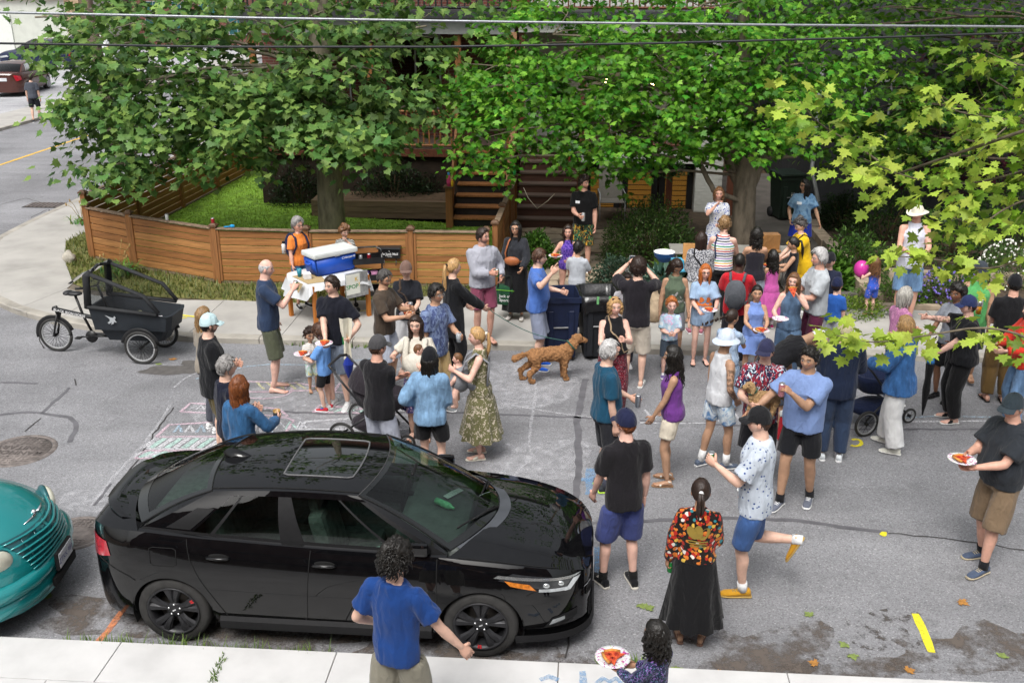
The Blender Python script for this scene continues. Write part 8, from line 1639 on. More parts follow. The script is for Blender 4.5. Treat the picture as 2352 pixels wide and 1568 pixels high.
for k,s,lab,nsl in (('blackpolo',(1,),'colourful paper plate held by the man in the black polo',1),('blueboy',(1,-1),'paper plate shared by the toddler and the boy in sky blue',1),('browncap',(-1,),'spotted paper plate held by the woman in the brown cap',1),('swimgirl',(1,),'paper plate held out by the girl in the purple swimsuit',2),('redgirl',(1,-1),'paper plate held by the red-haired girl',1),('bluegirl',(1,-1),'paper plate held by the girl in cornflower blue',2),('overalls',(1,),'empty spotted paper plate held by the girl in overalls',0),('whitehat',(1,-1),'paper plate held by the man in the cream hat',1),('darktee',(1,-1),'paper plate held by the older man at the right edge',2),('pizzagirl',(-1,1),'paper plate held by the girl on the near pavement',2),('swimkid',(1,-1),'paper plate held by the girl in the black swimsuit',1)):hplate(k,s,lab,slices=nsl,r=.13 if k in ('pizzagirl','darktee') else .115)
p,d,n =grip('overalls',-1);plate(p+Vector((0,0,.03)),'hand-held slice bitten by the girl in overalls',1,r=.02,tilt=(.7,0))
p,d,n =grip('phoneman',-1);e =thing('phone','smartphone held up by the man in the black t-shirt and beige shorts','phone',p+Vector((0,0,.05)),-R(8));mb =MB();mb.bbox((0,0,0),(.15,.009,.075),.003);mb.build('case',M('phone_case',srgb('b0b2b8'),.4,.05),e);mb =MB();mb.box((0,-.006,0),(.14,.002,.066));mb.build('screen',M('phone_screen',srgb('3a4048'),.1,.3,30,emit=.15),e)
e =thing('party_table','wooden table under a white plastic cloth behind the man in the black polo','table',Vector((-3.06,15.95,.1)),R(40));a,b =.50,.42
for x in (-a,a):
 for y in (-b,b):mb =MB();mb.box((x,y,.36),(.06,.06,.72));mb.build('leg',wood('pine_leg',srgb('b06a28'),2),e)
n =44;V =[]
for j,(z,g) in enumerate(((.745,.0),(.745,.96),(.74,1.0),(.64,1.03),(.50,1.06),(.36,1.09))):
 for i in range(n):
  t =2*pi*i/n;cx =math.copysign(abs(math.cos(t))**.28,math.cos(t));cy =math.copysign(abs(math.sin(t))**.28,math.sin(t));wv =(.03*math.sin(9*t)+.018*math.sin(17*t+1))*max(0,(.74-z)/.3);zz =z if j < 3 else lerp(.74,z,.55+.45*math.sin(t*2+2.2)*.8);V.append(((a+.06)*g*cx+wv*cx,(b+.06)*g*cy+wv*cy,zz))
mesh('tablecloth',V,[[j*n+i,j*n+(i+1) % n,(j+1)*n+(i+1) % n,(j+1)*n+i] for j in range(5) for i in range(n)],M('plastic_white',srgb('d6d8da'),.4,.08,6,.3,12),e,True)
mb =MB();mb.add([(-.62,-.30,.75),(-.62,.02,.75),(-.64,-.15,.56)],[(0,1,2)]);mb.add([(-.56,-.35,.751),(-.25,-.42,.751),(-.1,.2,.751),(-.55,.2,.751)],[(0,1,2,3)]);mb.build('burlap_runner',M('burlap',srgb('a9936c'),.95,.15,60),e)
mb =MB();mb.bbox((.25,-.50,.62),(.42,.03,.42),.005);mb.build('foil_board',M('foil',srgb('a8aaac'),.3,.2,20,.5,14,metal=.7),e);mb =MB();mb.bbox((.17,-.52,.64),(.26,.006,.34),.002);mb.build('sign_card',M('card_white',srgb('dcdcd2'),.8,.05),e)
for w,x,z,c in (('K',.28,.70,'d8b02a'),('SPOP',.2,.58,'2f8a4a'),('!',.33,.60,'e0b820')):lettering('lettering',w,.10,Matrix.Translation((x-.05,-.5245,z+.02)) @ Matrix.Rotation(pi/2,4,'X'),plain(c),e,.01)
tw =Matrix.Translation(e.location) @ Matrix.Rotation(e.rotation_euler.z,4,'Z')
cl =empty('cooler',label='large blue cooler with a white lid on the party table',cat='cooler',mat=tw @ Matrix.Translation((.10,.06,.752)) @ Matrix.Rotation(.0,4,'Z'));CB =M('cooler_blue',srgb('1c4fb4'),.45,.06,4,.05,90)
V =[]
for z,x,y in ((0,.36,.185),(.30,.40,.205)):
 for sx,sy in ((-1,-1),(1,-1),(1,1),(-1,1)):V.append((sx*x,sy*y,z))
bm =bmesh.new();vs =[bm.verts.new(v) for v in V];[bm.faces.new([vs[i] for i in f]) for f in ((3,2,1,0),(4,5,6,7),(0,1,5,4),(1,2,6,5),(2,3,7,6),(3,0,4,7))];bmesh.ops.bevel(bm,geom=list(bm.edges),offset=.03,segments=3,affect='EDGES');mb =MB();bm.verts.index_update();mb.add([v.co[:] for v in bm.verts],[[v.index for v in f.verts] for f in bm.faces],0,True);bm.free();mb.build('cooler_body',CB,cl)
mb =MB();mb.bbox((0,0,.345),(.83,.44,.09),.03);mb.build('lid',M('cooler_white',srgb('cfd2d0'),.5,.05,6),cl);mb =MB();mb.bbox((.02,-.218,.31),(.10,.012,.03),.004);mb.build('latch',GREYP,cl)
for s in (-1,1):mb =MB();mb.tube([(s*.39,-.08,.22),(s*.43,-.07,.2),(s*.43,.07,.2),(s*.39,.08,.22)],.014,6);mb.build('handle',CB,cl)
lettering('lettering','Coleman',.055,Matrix.Translation((.20,-.2035,.245)) @ Matrix.Rotation(pi/2-.06,4,'X'),WHITE,cl,.01,shear=.3);lettering('lettering','48',.05,Matrix.Translation((.335,-.2035,.245)) @ Matrix.Rotation(pi/2-.06,4,'X'),WHITE,cl)
e =thing('cup','teal plastic cup at the left end of the party table','cup',tw @ Vector((-.46,.10,.752)));mb =MB();mb.lathe([(0,0),(.032,0),(.042,.13),(.038,.13),(.03,.01)],16);mb.build('cup_body',M('cup_teal',srgb('2a8296'),.25,.1),e)
e =thing('napkin_stack','stack of white napkins beside the teal cup','napkins',tw @ Vector((-.42,-.08,.752)),.4);mb =MB();mb.bbox((0,0,.05),(.12,.12,.10),.006);mb.build('napkins',M('napkin',srgb('d8d8da'),.9,.06,20),e)
tr =thing('trolley','black three-tier trolley with drinks beside the party table','trolley',at(850,708,.1),R(14))
for z in (.28,.55,.84):mb =MB();mb.box((0,0,z),(.50,.34,.015));mb.box((0,-.17,z+.045),(.50,.012,.10));mb.box((0,.17,z+.045),(.50,.012,.10));mb.box((-.25,0,z+.045),(.012,.34,.10));mb.box((.25,0,z+.045),(.012,.34,.10));mb.build('tray',BKM,tr)
for x in (-.24,.24):mb =MB();mb.tube([(x,0,.08),(x,0,.95)],.016,8);mb.build('upright',BKM,tr)
mb =MB();mb.tube([(-.24,0,.95),(-.24,.05,1.02),(-.15,.1,1.06),(.15,.1,1.06),(.24,.05,1.02),(.24,0,.95)],.015,8);mb.build('handle',BKM,tr)
for x in (-.22,.22):
 for y in (-.14,.14):mb =MB();mb.lathe([(0,-.012),(.04,-.012),(.04,.012),(0,.012)],10);mb.xf(Matrix.Translation((x,y,.04)) @ Matrix.Rotation(pi/2,4,'X'));mb.build('caster',RUB,tr)
trw =Matrix.Translation(tr.location) @ Matrix.Rotation(tr.rotation_euler.z,4,'Z');can('white','white can on the top tray of the trolley',trw @ Vector((-.12,-.05,.91)));can('red','red can on the top tray of the trolley',trw @ Vector((.03,.02,.91)))
e =thing('balloon_bunch','deflated blue balloon hanging on the trolley side','balloon',trw @ Vector((-.30,.05,.95)));mb =MB();mb.ball((0,0,-.12),(.10,.10,.2),12,10,noise=.4);mb.build('balloon_skin',M('balloon_blue',srgb('1d4ac0'),.3,.1),e)
e =thing('cup_stack','purple and blue cups on the middle tray of the trolley','cups',trw @ Vector((-.02,-.03,.56)))
for k,(x,c) in enumerate(((-.14,'2a5fb8'),(-.02,'5a4a8a'),(.12,'b07a9a'))):mb =MB();mb.lathe([(0,0),(.05,0),(.06,.12),(.05,.12),(.045,.02)],14,c=(x,0,0));mb.build('cup',plain(c),e)
p,d,n =grip('blackpolo',-1);um =thing('folded_umbrella','folded cream and blue umbrella held upright by the man in the black polo','umbrella',p+Vector((.03,-.02,0)));mb =MB();V =[]
mb.add([(x,y+.012*math.sin(x*60),z) for z,w in ((.30,.085),(.12,.075),(0,.04),(-.22,.05),(-.26,.055)) for x,y in ((-w,.0),(-w*.4,-.015),(w*.4,.012),(w,0))],[(4*j+i,4*j+i+1,4*j+5+i,4*j+4+i) for j in range(4) for i in range(3)]);mb.build('cream_panel',plain('d8d2c0'),um)
mb =MB();mb.lathe([(.02,-.20),(.07,-.32),(.05,-.42),(.012,-.52)],9,sm=False);mb.build('blue_panel',plain('1a2f8a'),um);mb =MB();mb.tube([(.0,.01,.12),(.0,.02,-.55)],.008,6);mb.build('shaft',wood('umb_wood',srgb('b8792a'),2),um)
p,d,n =grip('capwoman',-1);ub =thing('folded_umbrella','black folded umbrella held point down by the woman in black','umbrella',p);mb =MB();mb.lathe([(.012,.12),(.03,.0),(.055,-.15),(.04,-.35),(.05,-.5),(.03,-.7),(.008,-.86)],10,sm=False);mb.build('canopy',plain('0f0f12'),ub);mb =MB();mb.tube([(0,0,.12),(0,0,.2),(.03,0,.24)],.010,6);mb.build('handle',PLAST,ub);mb =MB();mb.lathe([(.034,.0),(.05,-.10),(.052,-.13),(.035,-.03)],10);mb.build('band',plain('2a78c0'),ub)
def bin_(px,py,col,label,rz,open_=True,bag=False,z=0.0,wide=.56,dep=.62,h=1.02,pos=None):
 e =thing('wheelie_bin',label,'bin',pos or at(px,py,z),rz);m =M('bin_'+col,srgb(col),.5,.12,12,.1,60);w,d =wide/2,dep/2;V =[]
 for zz,k in ((.05,.80),(.5,.90),(h-.08,.99),(h-.08,1.06),(h,1.06),(h,.97),(.4,.85)):
  V +=[(sx*w*k,sy*d*k+(.0 if sy < 0 else 0),zz) for sx,sy in ((-1,-1),(1,-1),(1,1),(-1,1))]
 F =[[4*j+i,4*j+(i+1) % 4,4*j+4+(i+1) % 4,4*j+4+i] for j in range(6) for i in range(4)]+[[3,2,1,0],[24,25,26,27]];mesh('bin_body',V,F,m,e)
 for s in (-1,1):mb =MB();mb.bbox((s*w*.55,-d*.98,.45),(.09,.03,.72),.01,rot=Matrix.Rotation(-.03,3,'X'));mb.build('body_rib',m,e);mb =MB();mb.lathe([(0,-.03),(.11,-.03),(.12,0),(.11,.03),(0,.03)],16);mb.xf(Matrix.Translation((s*(w*.88),d*.75,.12)) @ Matrix.Rotation(pi/2,4,'Y'));mb.build('wheel',RUB,e)
 mb =MB();mb.tube([(-w*.55,-d*.96,.55),(w*.55,-d*.96,.55)],.012,6);mb.build('grab_bar',GREYP,e);mb =MB();mb.tube([(-w*.9,d*1.12,h-.02),(w*.9,d*1.12,h-.02)],.018,6);mb.build('rear_handle',m,e)
 mb =MB()
 if open_:mb.bbox((0,d*1.16,h-.36),(wide*1.02,.05,.70),.02)
 else:mb.bbox((0,0,h+.04),(wide*1.1,dep*1.15,.07),.03)
 mb.build('lid',m,e)
 if bag:
  n =36;V =[]
  for j,(g,zz) in enumerate(((.86,h-.25),(.95,h+.01),(1.12,h+.015),(1.14,h-.14),(1.11,h-.24))):
   for i in range(n):t =2*pi*i/n;cx =math.copysign(abs(math.cos(t))**.3,math.cos(t));cy =math.copysign(abs(math.sin(t))**.3,math.sin(t));q =1+.02*math.sin(11*t+j)+.015*math.sin(23*t);V.append((w*g*cx*q,d*g*cy*q,zz+(.03*math.sin(7*t) if j > 2 else 0)))
  mesh('bin_bag',V,[[j*n+i,j*n+(i+1) % n,(j+1)*n+(i+1) % n,(j+1)*n+i] for j in range(4) for i in range(n)],M('bag_black',(.01,.01,.011),.25,.1,20,.4,30,coat=.3),e,True)
  for x in (-.06,.12):mb =MB();mb.box((x,-d*1.14,h-.04),(.035,.006,.12));mb.build('tape',plain('6fae72'),e)
 return e
bin_(1282,815,'1a2440','navy blue wheelie bin with its lid hanging open behind the dog',R(4));bin_(1370,812,'1d1f24','black wheelie bin lined with a bin bag',R(4),bag=True);gb =bin_(0,0,'1b2a20','dark green wheelie bin with a white crest in the passage',R(10),open_=False,pos=S(5.75,8.6,.1));lettering('crest','iii',.14,Matrix.Translation((.02,-.315,.62)) @ Matrix.Rotation(pi/2,4,'X'),WHITE,gb)
ft =thing('folding_table','food table hidden behind the queue of people','table',S(3.75,2.95,.1),-SA)
mb =MB();mb.bbox((0,0,.73),(2.2,.62,.04),.01);mb.build('table_top',M('table_grey',srgb('8d8a84'),.6,.08),ft)
for x in (-1.0,1.0):
 for y in (-.25,.25):mb =MB();mb.tube([(x,y,0),(x,y,.72)],.016,6);mb.build('leg',GREYP,ft)
e =thing('mixing_bowl','big blue bowl with a white inside on the food table','bowl',at(1525,600,.87));mb =MB();mb.lathe([(0,0),(.09,0),(.17,.10),(.185,.17)],24);mb.build('bowl_outside',plain('1d4f8a'),e);mb =MB();mb.lathe([(.185,.17),(.175,.17),(.15,.09),(0,.02)],24);mb.build('bowl_inside',WHITE,e)
for k,(px,py,c,lab) in enumerate(((1590,580,'b98a56','open cardboard pizza box standing behind the woman in the speckled blouse'),(1765,556,'8a6238','brown cardboard box standing on the table by the pink dress'),(1555,600,'4aa0c0','blue and yellow snack box beside the bowl'))):
 e =thing('cardboard_box',lab,'box',at(px,py+18,.86),-SA+.1*k);mb =MB();mb.bbox((0,0,.15 if k < 2 else .09),(.34 if k < 2 else .18,.03 if k ==0 else .2,.30 if k < 2 else .17),.006,rot=Matrix.Rotation(-.15 if k ==0 else 0,3,'X'));mb.build('box_shell',plain(c),e);mb =MB();mb.bbox((0,-.10,.02),(.34,.22,.03),.004);mb.build('box_tray',plain(c),e)
def bottle(label,p,c,c2,h=.2,r=.035):
 e =thing('bubble_bottle',label,'bottle',p,0,'bubble bottles');mb =MB();mb.lathe([(0,0),(r,0),(r,h*.35),(r*.94,h*.4),(r,h*.5),(r,h*.7),(r*.5,h*.82)],12);mb.build('bottle_body',plain(c),e);mb =MB();mb.lathe([(r*.55,h*.82),(r*.55,h),(0,h)],12);mb.build('bottle_cap',plain(c2),e)
bottle('pink and blue bubble bottle on the stair newel post',S(-1.92,7.15,1.04),'d84a80','4a9ad0',.3,.045);bottle('small yellow bubble bottle on the stair newel post',S(-1.84,7.12,1.04),'e0b428','e0b428',.15,.03);bottle('green bubble bottle on the divider fence post',S(-.46,7.2,1.30),'3ab85a','d84a70',.24,.035);bottle('pink topped bubble bottle on the divider fence rail',S(-.48,6.2,1.22),'e0406a','3ab85a',.22,.035)
q =Vector(S(-6.7,3.12,1.155));can('white','white and red can standing on the fence rail left of the third post',q+Vector((0,0,.061)));can('red','red can standing on the cap of the third fence post',S(-5.65,2.66,1.27));can('red','red can on the dark red stairs beside the teal cloth',S(.72,8.75,1.40))
e =thing('sand_scoop','small bright blue plastic scoop on the fence rail','toy',S(-5.35,2.66,1.15));mb =MB();mb.ball((.05,0,.03),(.05,.035,.03),10,6);mb.tube([(-.10,0,.015),(.02,0,.02)],.012,6);mb.build('scoop',plain('2a9ad8'),e)
e =thing('teal_cloth','crumpled teal cloth hanging over the stair edge','cloth',S(.78,8.9,1.45));mb =MB();mb.ball((0,0,.06),(.2,.12,.12),14,10,noise=.9,seed=4);mb.build('cloth',plain('4a8a8c'),e)
e =thing('garden_cable','thin white cable trailing over the dark red steps','cable',S(-.3,7.9,.75));mb =MB();mb.tube([(.0,.1,.1),(.1,-.3,-.05),(.3,-.5,-.25),(.55,-.35,-.1),(.7,-.2,.02)],.008,5);mb.build('cable',plain('c8c0a8'),e)
e =thing('patio_chair','grey mesh patio chair in front of the lit glass doors','chair',S(1.72,8.2,.12),-SA+R(5));CH =M('chair_mesh',srgb('77736c'),.8,.1,60)
mb =MB();mb.bbox((0,.0,.42),(.55,.5,.03),.01);mb.build('seat',CH,e);mb =MB();mb.bbox((0,.30,.82),(.55,.03,.8),.01,rot=Matrix.Rotation(-.22,3,'X'));mb.build('backrest',CH,e)
for s in (-1,1):mb =MB();mb.tube([(s*.29,-.25,0),(s*.29,-.22,.62),(s*.29,.25,.64),(s*.29,.32,0)],.014,6);mb.build('leg_frame',GREYP,e)
e =thing('balloon','round pink balloon held by the toddler girl','balloon',grip('toddlergirl',-1)[0]+Vector((-.06,.02,.02)));mb =MB();mb.ball((0,0,.02),(.125,.125,.15),20,14);mb.tube([(0,0,-.13),(0,0,-.155)],[.006,.014],6);mb.build('balloon_skin',M('balloon_pink',srgb('c83a9a'),.25,.03,coat=.4),e)
e =thing('sports_bag','green sports bag hanging behind the man in the grey hoodie','bag',at(1163,705,.3),R(-15));mb =MB();mb.bbox((0,0,.22),(.34,.2,.34),.06);mb.build('bag_body',plain('1d4a30'),e);mb =MB();mb.tube([(-.12,-.09,.36),(-.1,-.08,.56),(.1,-.08,.56),(.12,-.09,.36)],.014,6);mb.build('handle',plain('151a17'),e);mb =MB();mb.tube([(-.16,-.104,.32),(.16,-.104,.32)],.007,5);mb.build('piping',plain('6fae3a'),e);lettering('lettering','Jack of',.07,Matrix.Translation((0,-.105,.22)) @ Matrix.Rotation(pi/2,4,'X'),WHITE,e,.01);lettering('lettering','Sports',.07,Matrix.Translation((0,-.105,.15)) @ Matrix.Rotation(pi/2,4,'X'),WHITE,e,.01)
e =thing('cooler','red and white cooler half hidden by the man in the periwinkle t-shirt','cooler',at(1810,995,0),R(20));mb =MB();mb.bbox((0,0,.17),(.5,.32,.34),.03);mb.build('cooler_body',plain('b01e2c'),e);mb =MB();mb.bbox((0,0,.38),(.52,.34,.09),.03);mb.build('lid',_mats['cooler_white'],e)
e =thing('water_bottle','green plastic bottle lying on the sedan dashboard','bottle',on_car((.93,.02,.985)),R(50));mb =MB();mb.lathe([(0,-.11),(.032,-.11),(.034,.02),(.028,.06),(.012,.09),(.012,.11),(0,.11)],14);mb.xf(Matrix.Rotation(pi/2,4,'X'));mb.build('bottle',M('bottle_green',srgb('7fd09a'),.25,.2,30,emit=.0),e)
e =thing('receipt','white paper slips on the sedan dashboard','paper',on_car((.95,.2,.975)),R(40));mb =MB();mb.add([(-.05,-.03,0),(.06,-.02,.004),(.06,.05,.01),(-.05,.04,.0)],[(0,1,2,3)]);mb.add([(.06,-.02,.004),(.16,.0,.0),(.15,.06,.004),(.06,.05,.01)],[(0,1,2,3)]);mb.build('paper',plain('d8dcd8'),e)
e =thing('paper_bundle','pale paper bundle on the sedan front seat','paper',on_car((.42,-.5,.72)),.3);mb =MB();mb.bbox((0,0,.04),(.26,.12,.10),.01);mb.build('papers',plain('a8bcb4'),e)
# ---- dogs
def fur(name,base):
 m,nt,p =newmat(name);v =coords(nt);n =noise_n(nt,v,38,3,.6,1.5);r =ramp(nt,[(.3,shade(base,.55)),(.5,base),(.75,shade(base,1.5))]);nt.links.new(n.outputs[0],r.inputs[0]);nt.links.new(r.outputs[0],p.inputs['Base Color']);p.inputs['Roughness'].default_value =.9;bump(nt,p,n.outputs[0],1,.02);return m
def dog(root,col,sit=False):
 a =Acc();m =fur('fur_'+col,srgb(col));L =lambda pts,r:a.limb([Vector(q) for q in pts],r)
 L([(-.27,0,.40),(-.10,0,.405),(.10,0,.40),(.20,0,.42)],[.105,.105,.115,.11]);L([(.15,0,.35),(.20,0,.38)],[.10,.10]);L([(.22,0,.45),(.33,0,.57)],[.085,.07])
 L([(.34,0,.60),(.38,0,.61)],[.075,.07]);L([(.40,0,.59),(.49,0,.565)],[.048,.036])
 for s in (-1,1):
  L([(.33,s*.065,.62),(.32,s*.085,.56),(.325,s*.08,.50)],[.025,.032,.028]);L([(.17,s*.07,.36),(.165,s*.075,.20),(.175,s*.075,.04)],[.06,.038,.032]);L([(.175,s*.075,.03),(.215,s*.075,.028)],[.034,.03])
  if not sit:dx =-.10 if s > 0 else 0;L([(-.27,s*.06,.38),(-.24+dx*.4,s*.08,.26),(-.36+dx,s*.08,.15),(-.34+dx,s*.08,.04)],[.085,.055,.036,.03]);L([(-.34+dx,s*.08,.03),(-.29+dx,s*.08,.028)],[.034,.03])
  else:L([(-.25,s*.07,.36),(-.22,s*.09,.18),(-.2,s*.09,.02)],[.08,.05,.035])
 L([(-.34,0,.44),(-.44,0,.42),(-.55,0,.37)],[.03,.04,.055])
 co,f =fuse(a.V,a.F,.012,2);n =np.array([mnoise.noise(Vector(q)*30)+.6*mnoise.noise(Vector(q)*62) for q in co]);me =bpy.data.meshes.new('t');me.from_pydata(co.tolist(),[],f);nn =np.empty(len(co)*3,'f');me.vertices.foreach_get('normal',nn);bpy.data.meshes.remove(me);co =co+nn.reshape(-1,3)*(n*.017)[:,None]
 mesh('body',co,[list(q) for q in f],m,root,True);mb =MB();mb.ball((.525,0,.575),(.014,.018,.013),8,6);mb.build('nose',PLAST,root)
 for s in (-1,1):mb =MB();mb.ball((.425,s*.045,.63),.011,8,6);mb.build('eye',BLK,root)
 mb =MB();mb.tube([Vector((.275,0,.515))+Vector((-.62*.088*math.cos(t),.088*math.sin(t),.78*.088*math.cos(t))) for t in np.linspace(0,2*pi,17)],.012,5);mb.build('collar',plain('2f5a4a'),root)
h_,f_ =at(1238,884),at(1297,868);DG_ =thing('dog','curly apricot dog standing on a green leash','dog',at(1268,872),R(12));dog(DG_,'9c7048')
p,d,n =grip('blondcoat',1);q =DG_.matrix_world @ Vector((.24,0,.6));q =Matrix.Translation(DG_.location) @ Matrix.Rotation(R(12),4,'Z') @ Vector((.22,0,.58));e =thing('dog_leash','teal green leash from the woman in the black coat to the dog','leash',p);mb =MB();mb.tube([Vector((0,0,.02))]+[(q-p)*t+Vector((0,0,-.10*math.sin(pi*t))) for t in np.linspace(.08,1,9)],.011,5,flat=.4);mb.build('leash_band',plain('2c5a52'),e)
p,d,n =grip('hawaii',1);r =PEOPLE['hawaii']['root'];D2 =thing('dog','curly beige dog carried by the man in the red palm-print shirt','dog',r.location+Vector((-.10,-.27,.98)),R(222));D2.rotation_euler =(0,R(-12),R(205));D2.scale =(.62,.62,.62);dog(D2,'b89468',True)
# ---- babies
def baby(label,M4,skin,cloth_c,legs=True,s=1.0):
 e =empty('baby',label=label,cat='baby',mat=M4);a =Acc();sk =np.array(SK[skin]);a.limb([Vector((0,0,-.22)),Vector((0,0,-.06))],[.085,.07]);a.limb([Vector((0,0,-.05)),Vector((0,.005,.02))],[.04,.04])
 for q in (-1,1):
  a.limb([Vector((q*.07,0,-.08)),Vector((q*.13,.05,-.15)),Vector((q*.12,.10,-.22))],[.032,.028,.022])
  if legs:a.limb([Vector((q*.06,.02,-.26)),Vector((q*.12,.05,-.36)),Vector((q*.11,.03,-.48))],[.048,.04,.028]);a.limb([Vector((q*.11,.03,-.49)),Vector((q*.11,.08,-.50))],[.026,.02])
 co,f =fuse(a.V,a.F,.011,3);Vh,Fh,ch =head_mesh(sk,sk*.6,tuple(sk*np.array([.95,.66,.64])));Vh =Vh*.62+np.array([0,.01,.075]);n =len(co)
 mesh('body',np.vstack([co,Vh]),[list(q) for q in f]+[[i+n for i in q] for q in Fh],SKIN,e,True,col=np.vstack([np.tile(sk,(n,1)),ch]));V,F =hair_cap(.004,.065,rough=.003);mesh('hair',V*.62+np.array([0,.01,.075]),[list(q) for q in F],hairmat(HC['lbrown']),e,True)
 mb =MB();mb.ball((0,0,-.16),(.095,.09,.12),14,10);mb.build('romper',plain(cloth_c),e);return e
def wmat(key):r =PEOPLE[key]['root'];return Matrix.Translation(r.location) @ Matrix.Rotation(r.rotation_euler.z,4,'Z')
Wm =wmat('wrapmum');Tm =PEOPLE['wrapmum']['T'];baby('sleeping newborn tucked into the cream wrap',Wm @ Matrix.Translation(Tm((-.05,.21,1.26))) @ Matrix.Rotation(R(100),4,'Z'),'pink','d8d0c4',False)
wr =empty('baby_wrap',label='cream cloth baby wrap around the brown-haired woman',cat='wrap',mat=Wm);mb =MB();mb.ball(Tm((-.02,.20,1.14)),(.15,.11,.15),16,12);mb.build('wrap_pouch',plain('d2ccbf'),wr)
for s in (-1,1):mb =MB();mb.tube([Tm(q) for q in ((s*.13,.22,1.06),(s*.12,.19,1.25),(s*.12,.06,1.43),(s*.05,-.12,1.33),(-s*.12,-.1,1.1))],.035,6,flat=.35);mb.build('wrap_band',plain('cbc5b8'),wr)
Wm =wmat('carriermum');Tm =PEOPLE['carriermum']['T'];baby('baby facing outward in the grey carrier',Wm @ Matrix.Translation(Tm((0,.25,1.24))),'pink','9a9ca2')
wr =empty('baby_carrier',label='grey mesh baby carrier worn over the leaf-print dress',cat='carrier',mat=Wm);mb =MB();mb.ball(Tm((0,.235,1.06)),(.15,.125,.17),16,12);mb.build('carrier_panel',plain('85878d'),wr);mb =MB();mb.tube([Tm((.142*math.cos(t),.125*math.sin(t)+.01,.99)) for t in np.linspace(0,2*pi,19)],.022,8,flat=1.9);mb.build('waist_band',plain('7a7c82'),wr)
for s in (-1,1):mb =MB();mb.tube([Tm(q) for q in ((s*.12,.24,1.1),(s*.115,.16,1.32),(s*.11,.03,1.43),(s*.08,-.12,1.30),(s*.13,-.1,1.02))],.03,6,flat=.4);mb.build('shoulder_strap',plain('8f9197'),wr)
# ---- prams
def spoked(par,pos,r,w,name='wheel',spokes=16,tyre=.022,rz=0.0):
 t =empty(name);t.parent =par;t.location =pos;t.rotation_euler =(0,0,rz);mb =MB();mb.tube([(r*math.cos(a),0,r*math.sin(a)) for a in np.linspace(0,2*pi,33)],tyre,8);mb.build('tyre',TYRE,t);mb =MB();mb.tube([((r-tyre*1.2)*math.cos(a),0,(r-tyre*1.2)*math.sin(a)) for a in np.linspace(0,2*pi,33)],tyre*.6,6);mb.build('rim',GREYP,t);mb =MB()
 for k in range(spokes):a =2*pi*k/spokes;mb.tube([(0,w*(-1)**k,0),((r-.02)*math.cos(a),0,(r-.02)*math.sin(a))],.0028,3)
 o =mb.build('spokes',PLAST,t);o['kind'] ='stuff';mb =MB();mb.tube([(0,-w,0),(0,w,0)],.022,8);mb.build('hub',PLAST,t)
def pram(label,loc,rz,c,lining,canopy=True):
 e =thing('pram',label,'pram',loc,rz);m =plain(c);fr =M('pram_frame',(.02,.02,.022),.4,.05)
 for s in (-1,1):
  mb =MB();mb.tube([(.42,s*.16,.14),(.05,s*.26,.42),(-.28,s*.27,.82),(-.46,s*.24,1.02)],.014,6);mb.build('frame_tube',fr,e);mb =MB();mb.tube([(-.34,s*.29,.20),(.0,s*.26,.45)],.014,6);mb.build('frame_tube',fr,e)
  spoked(e,(-.34,s*.31,.17),.16,.02,spokes=10,tyre=.018);spoked(e,(.46,s*.17,.10),.09,.02,spokes=6,tyre=.016)
 mb =MB();mb.tube([(-.46,-.24,1.02),(-.52,-.18,1.03),(-.52,.18,1.03),(-.46,.24,1.02)],.018,8);mb.build('push_handle',fr,e);mb =MB();mb.ball((-.02,0,.24),(.32,.22,.11),16,8);mb.build('basket',m,e)
 V =[];n =20
 for z,k in ((.46,.7),(.50,.86),(.64,1.0),(.70,1.0),(.70,.92),(.52,.8)):
  V +=[(.36*k*math.cos(2*pi*i/n)+.06,.21*k*math.sin(2*pi*i/n),z) for i in range(n)]
 mesh('seat_shell',V,[[j*n+i,j*n+(i+1) % n,(j+1)*n+(i+1) % n,(j+1)*n+i] for j in range(5) for i in range(n)]+[list(range(n))[::-1],[5*n+i for i in range(n)]],m,e,True)
 if canopy:
  V =[];nu,nv =14,8
  for j in range(nv+1):
   a =R(10+100*j/nv)
   for i in range(nu+1):t =pi*i/nu;V.append((-.08-.34*math.cos(a)*math.sin(t)*.95+.05,.23*math.cos(t),.70+.36*math.sin(a)*math.sin(t)))
  mesh('canopy',V,[list(q) for q in grid_faces(nu+1,nv+1)],m,e,True);mesh('canopy_lining',[(x*.96-.002,y*.95,.70+(z-.70)*.95) for x,y,z in V],[list(q)[::-1] for q in grid_faces(nu+1,nv+1)],plain(lining),e,True)
  mb =MB();mb.tube(V[-(nu+1):],.012,6);mb.build('canopy_rim',plain(lining),e)
 return e
pram('charcoal pram with a white-lined hood beside the man with folded arms',Vector(at(850,1010,0))+Vector((.1,0,0)),R(-14),'2b262c','cfcfd0');pram('navy blue pram between the yellow hat and the denim shirt',at(2000,970,0),R(20),'18223e','202a4a',False)
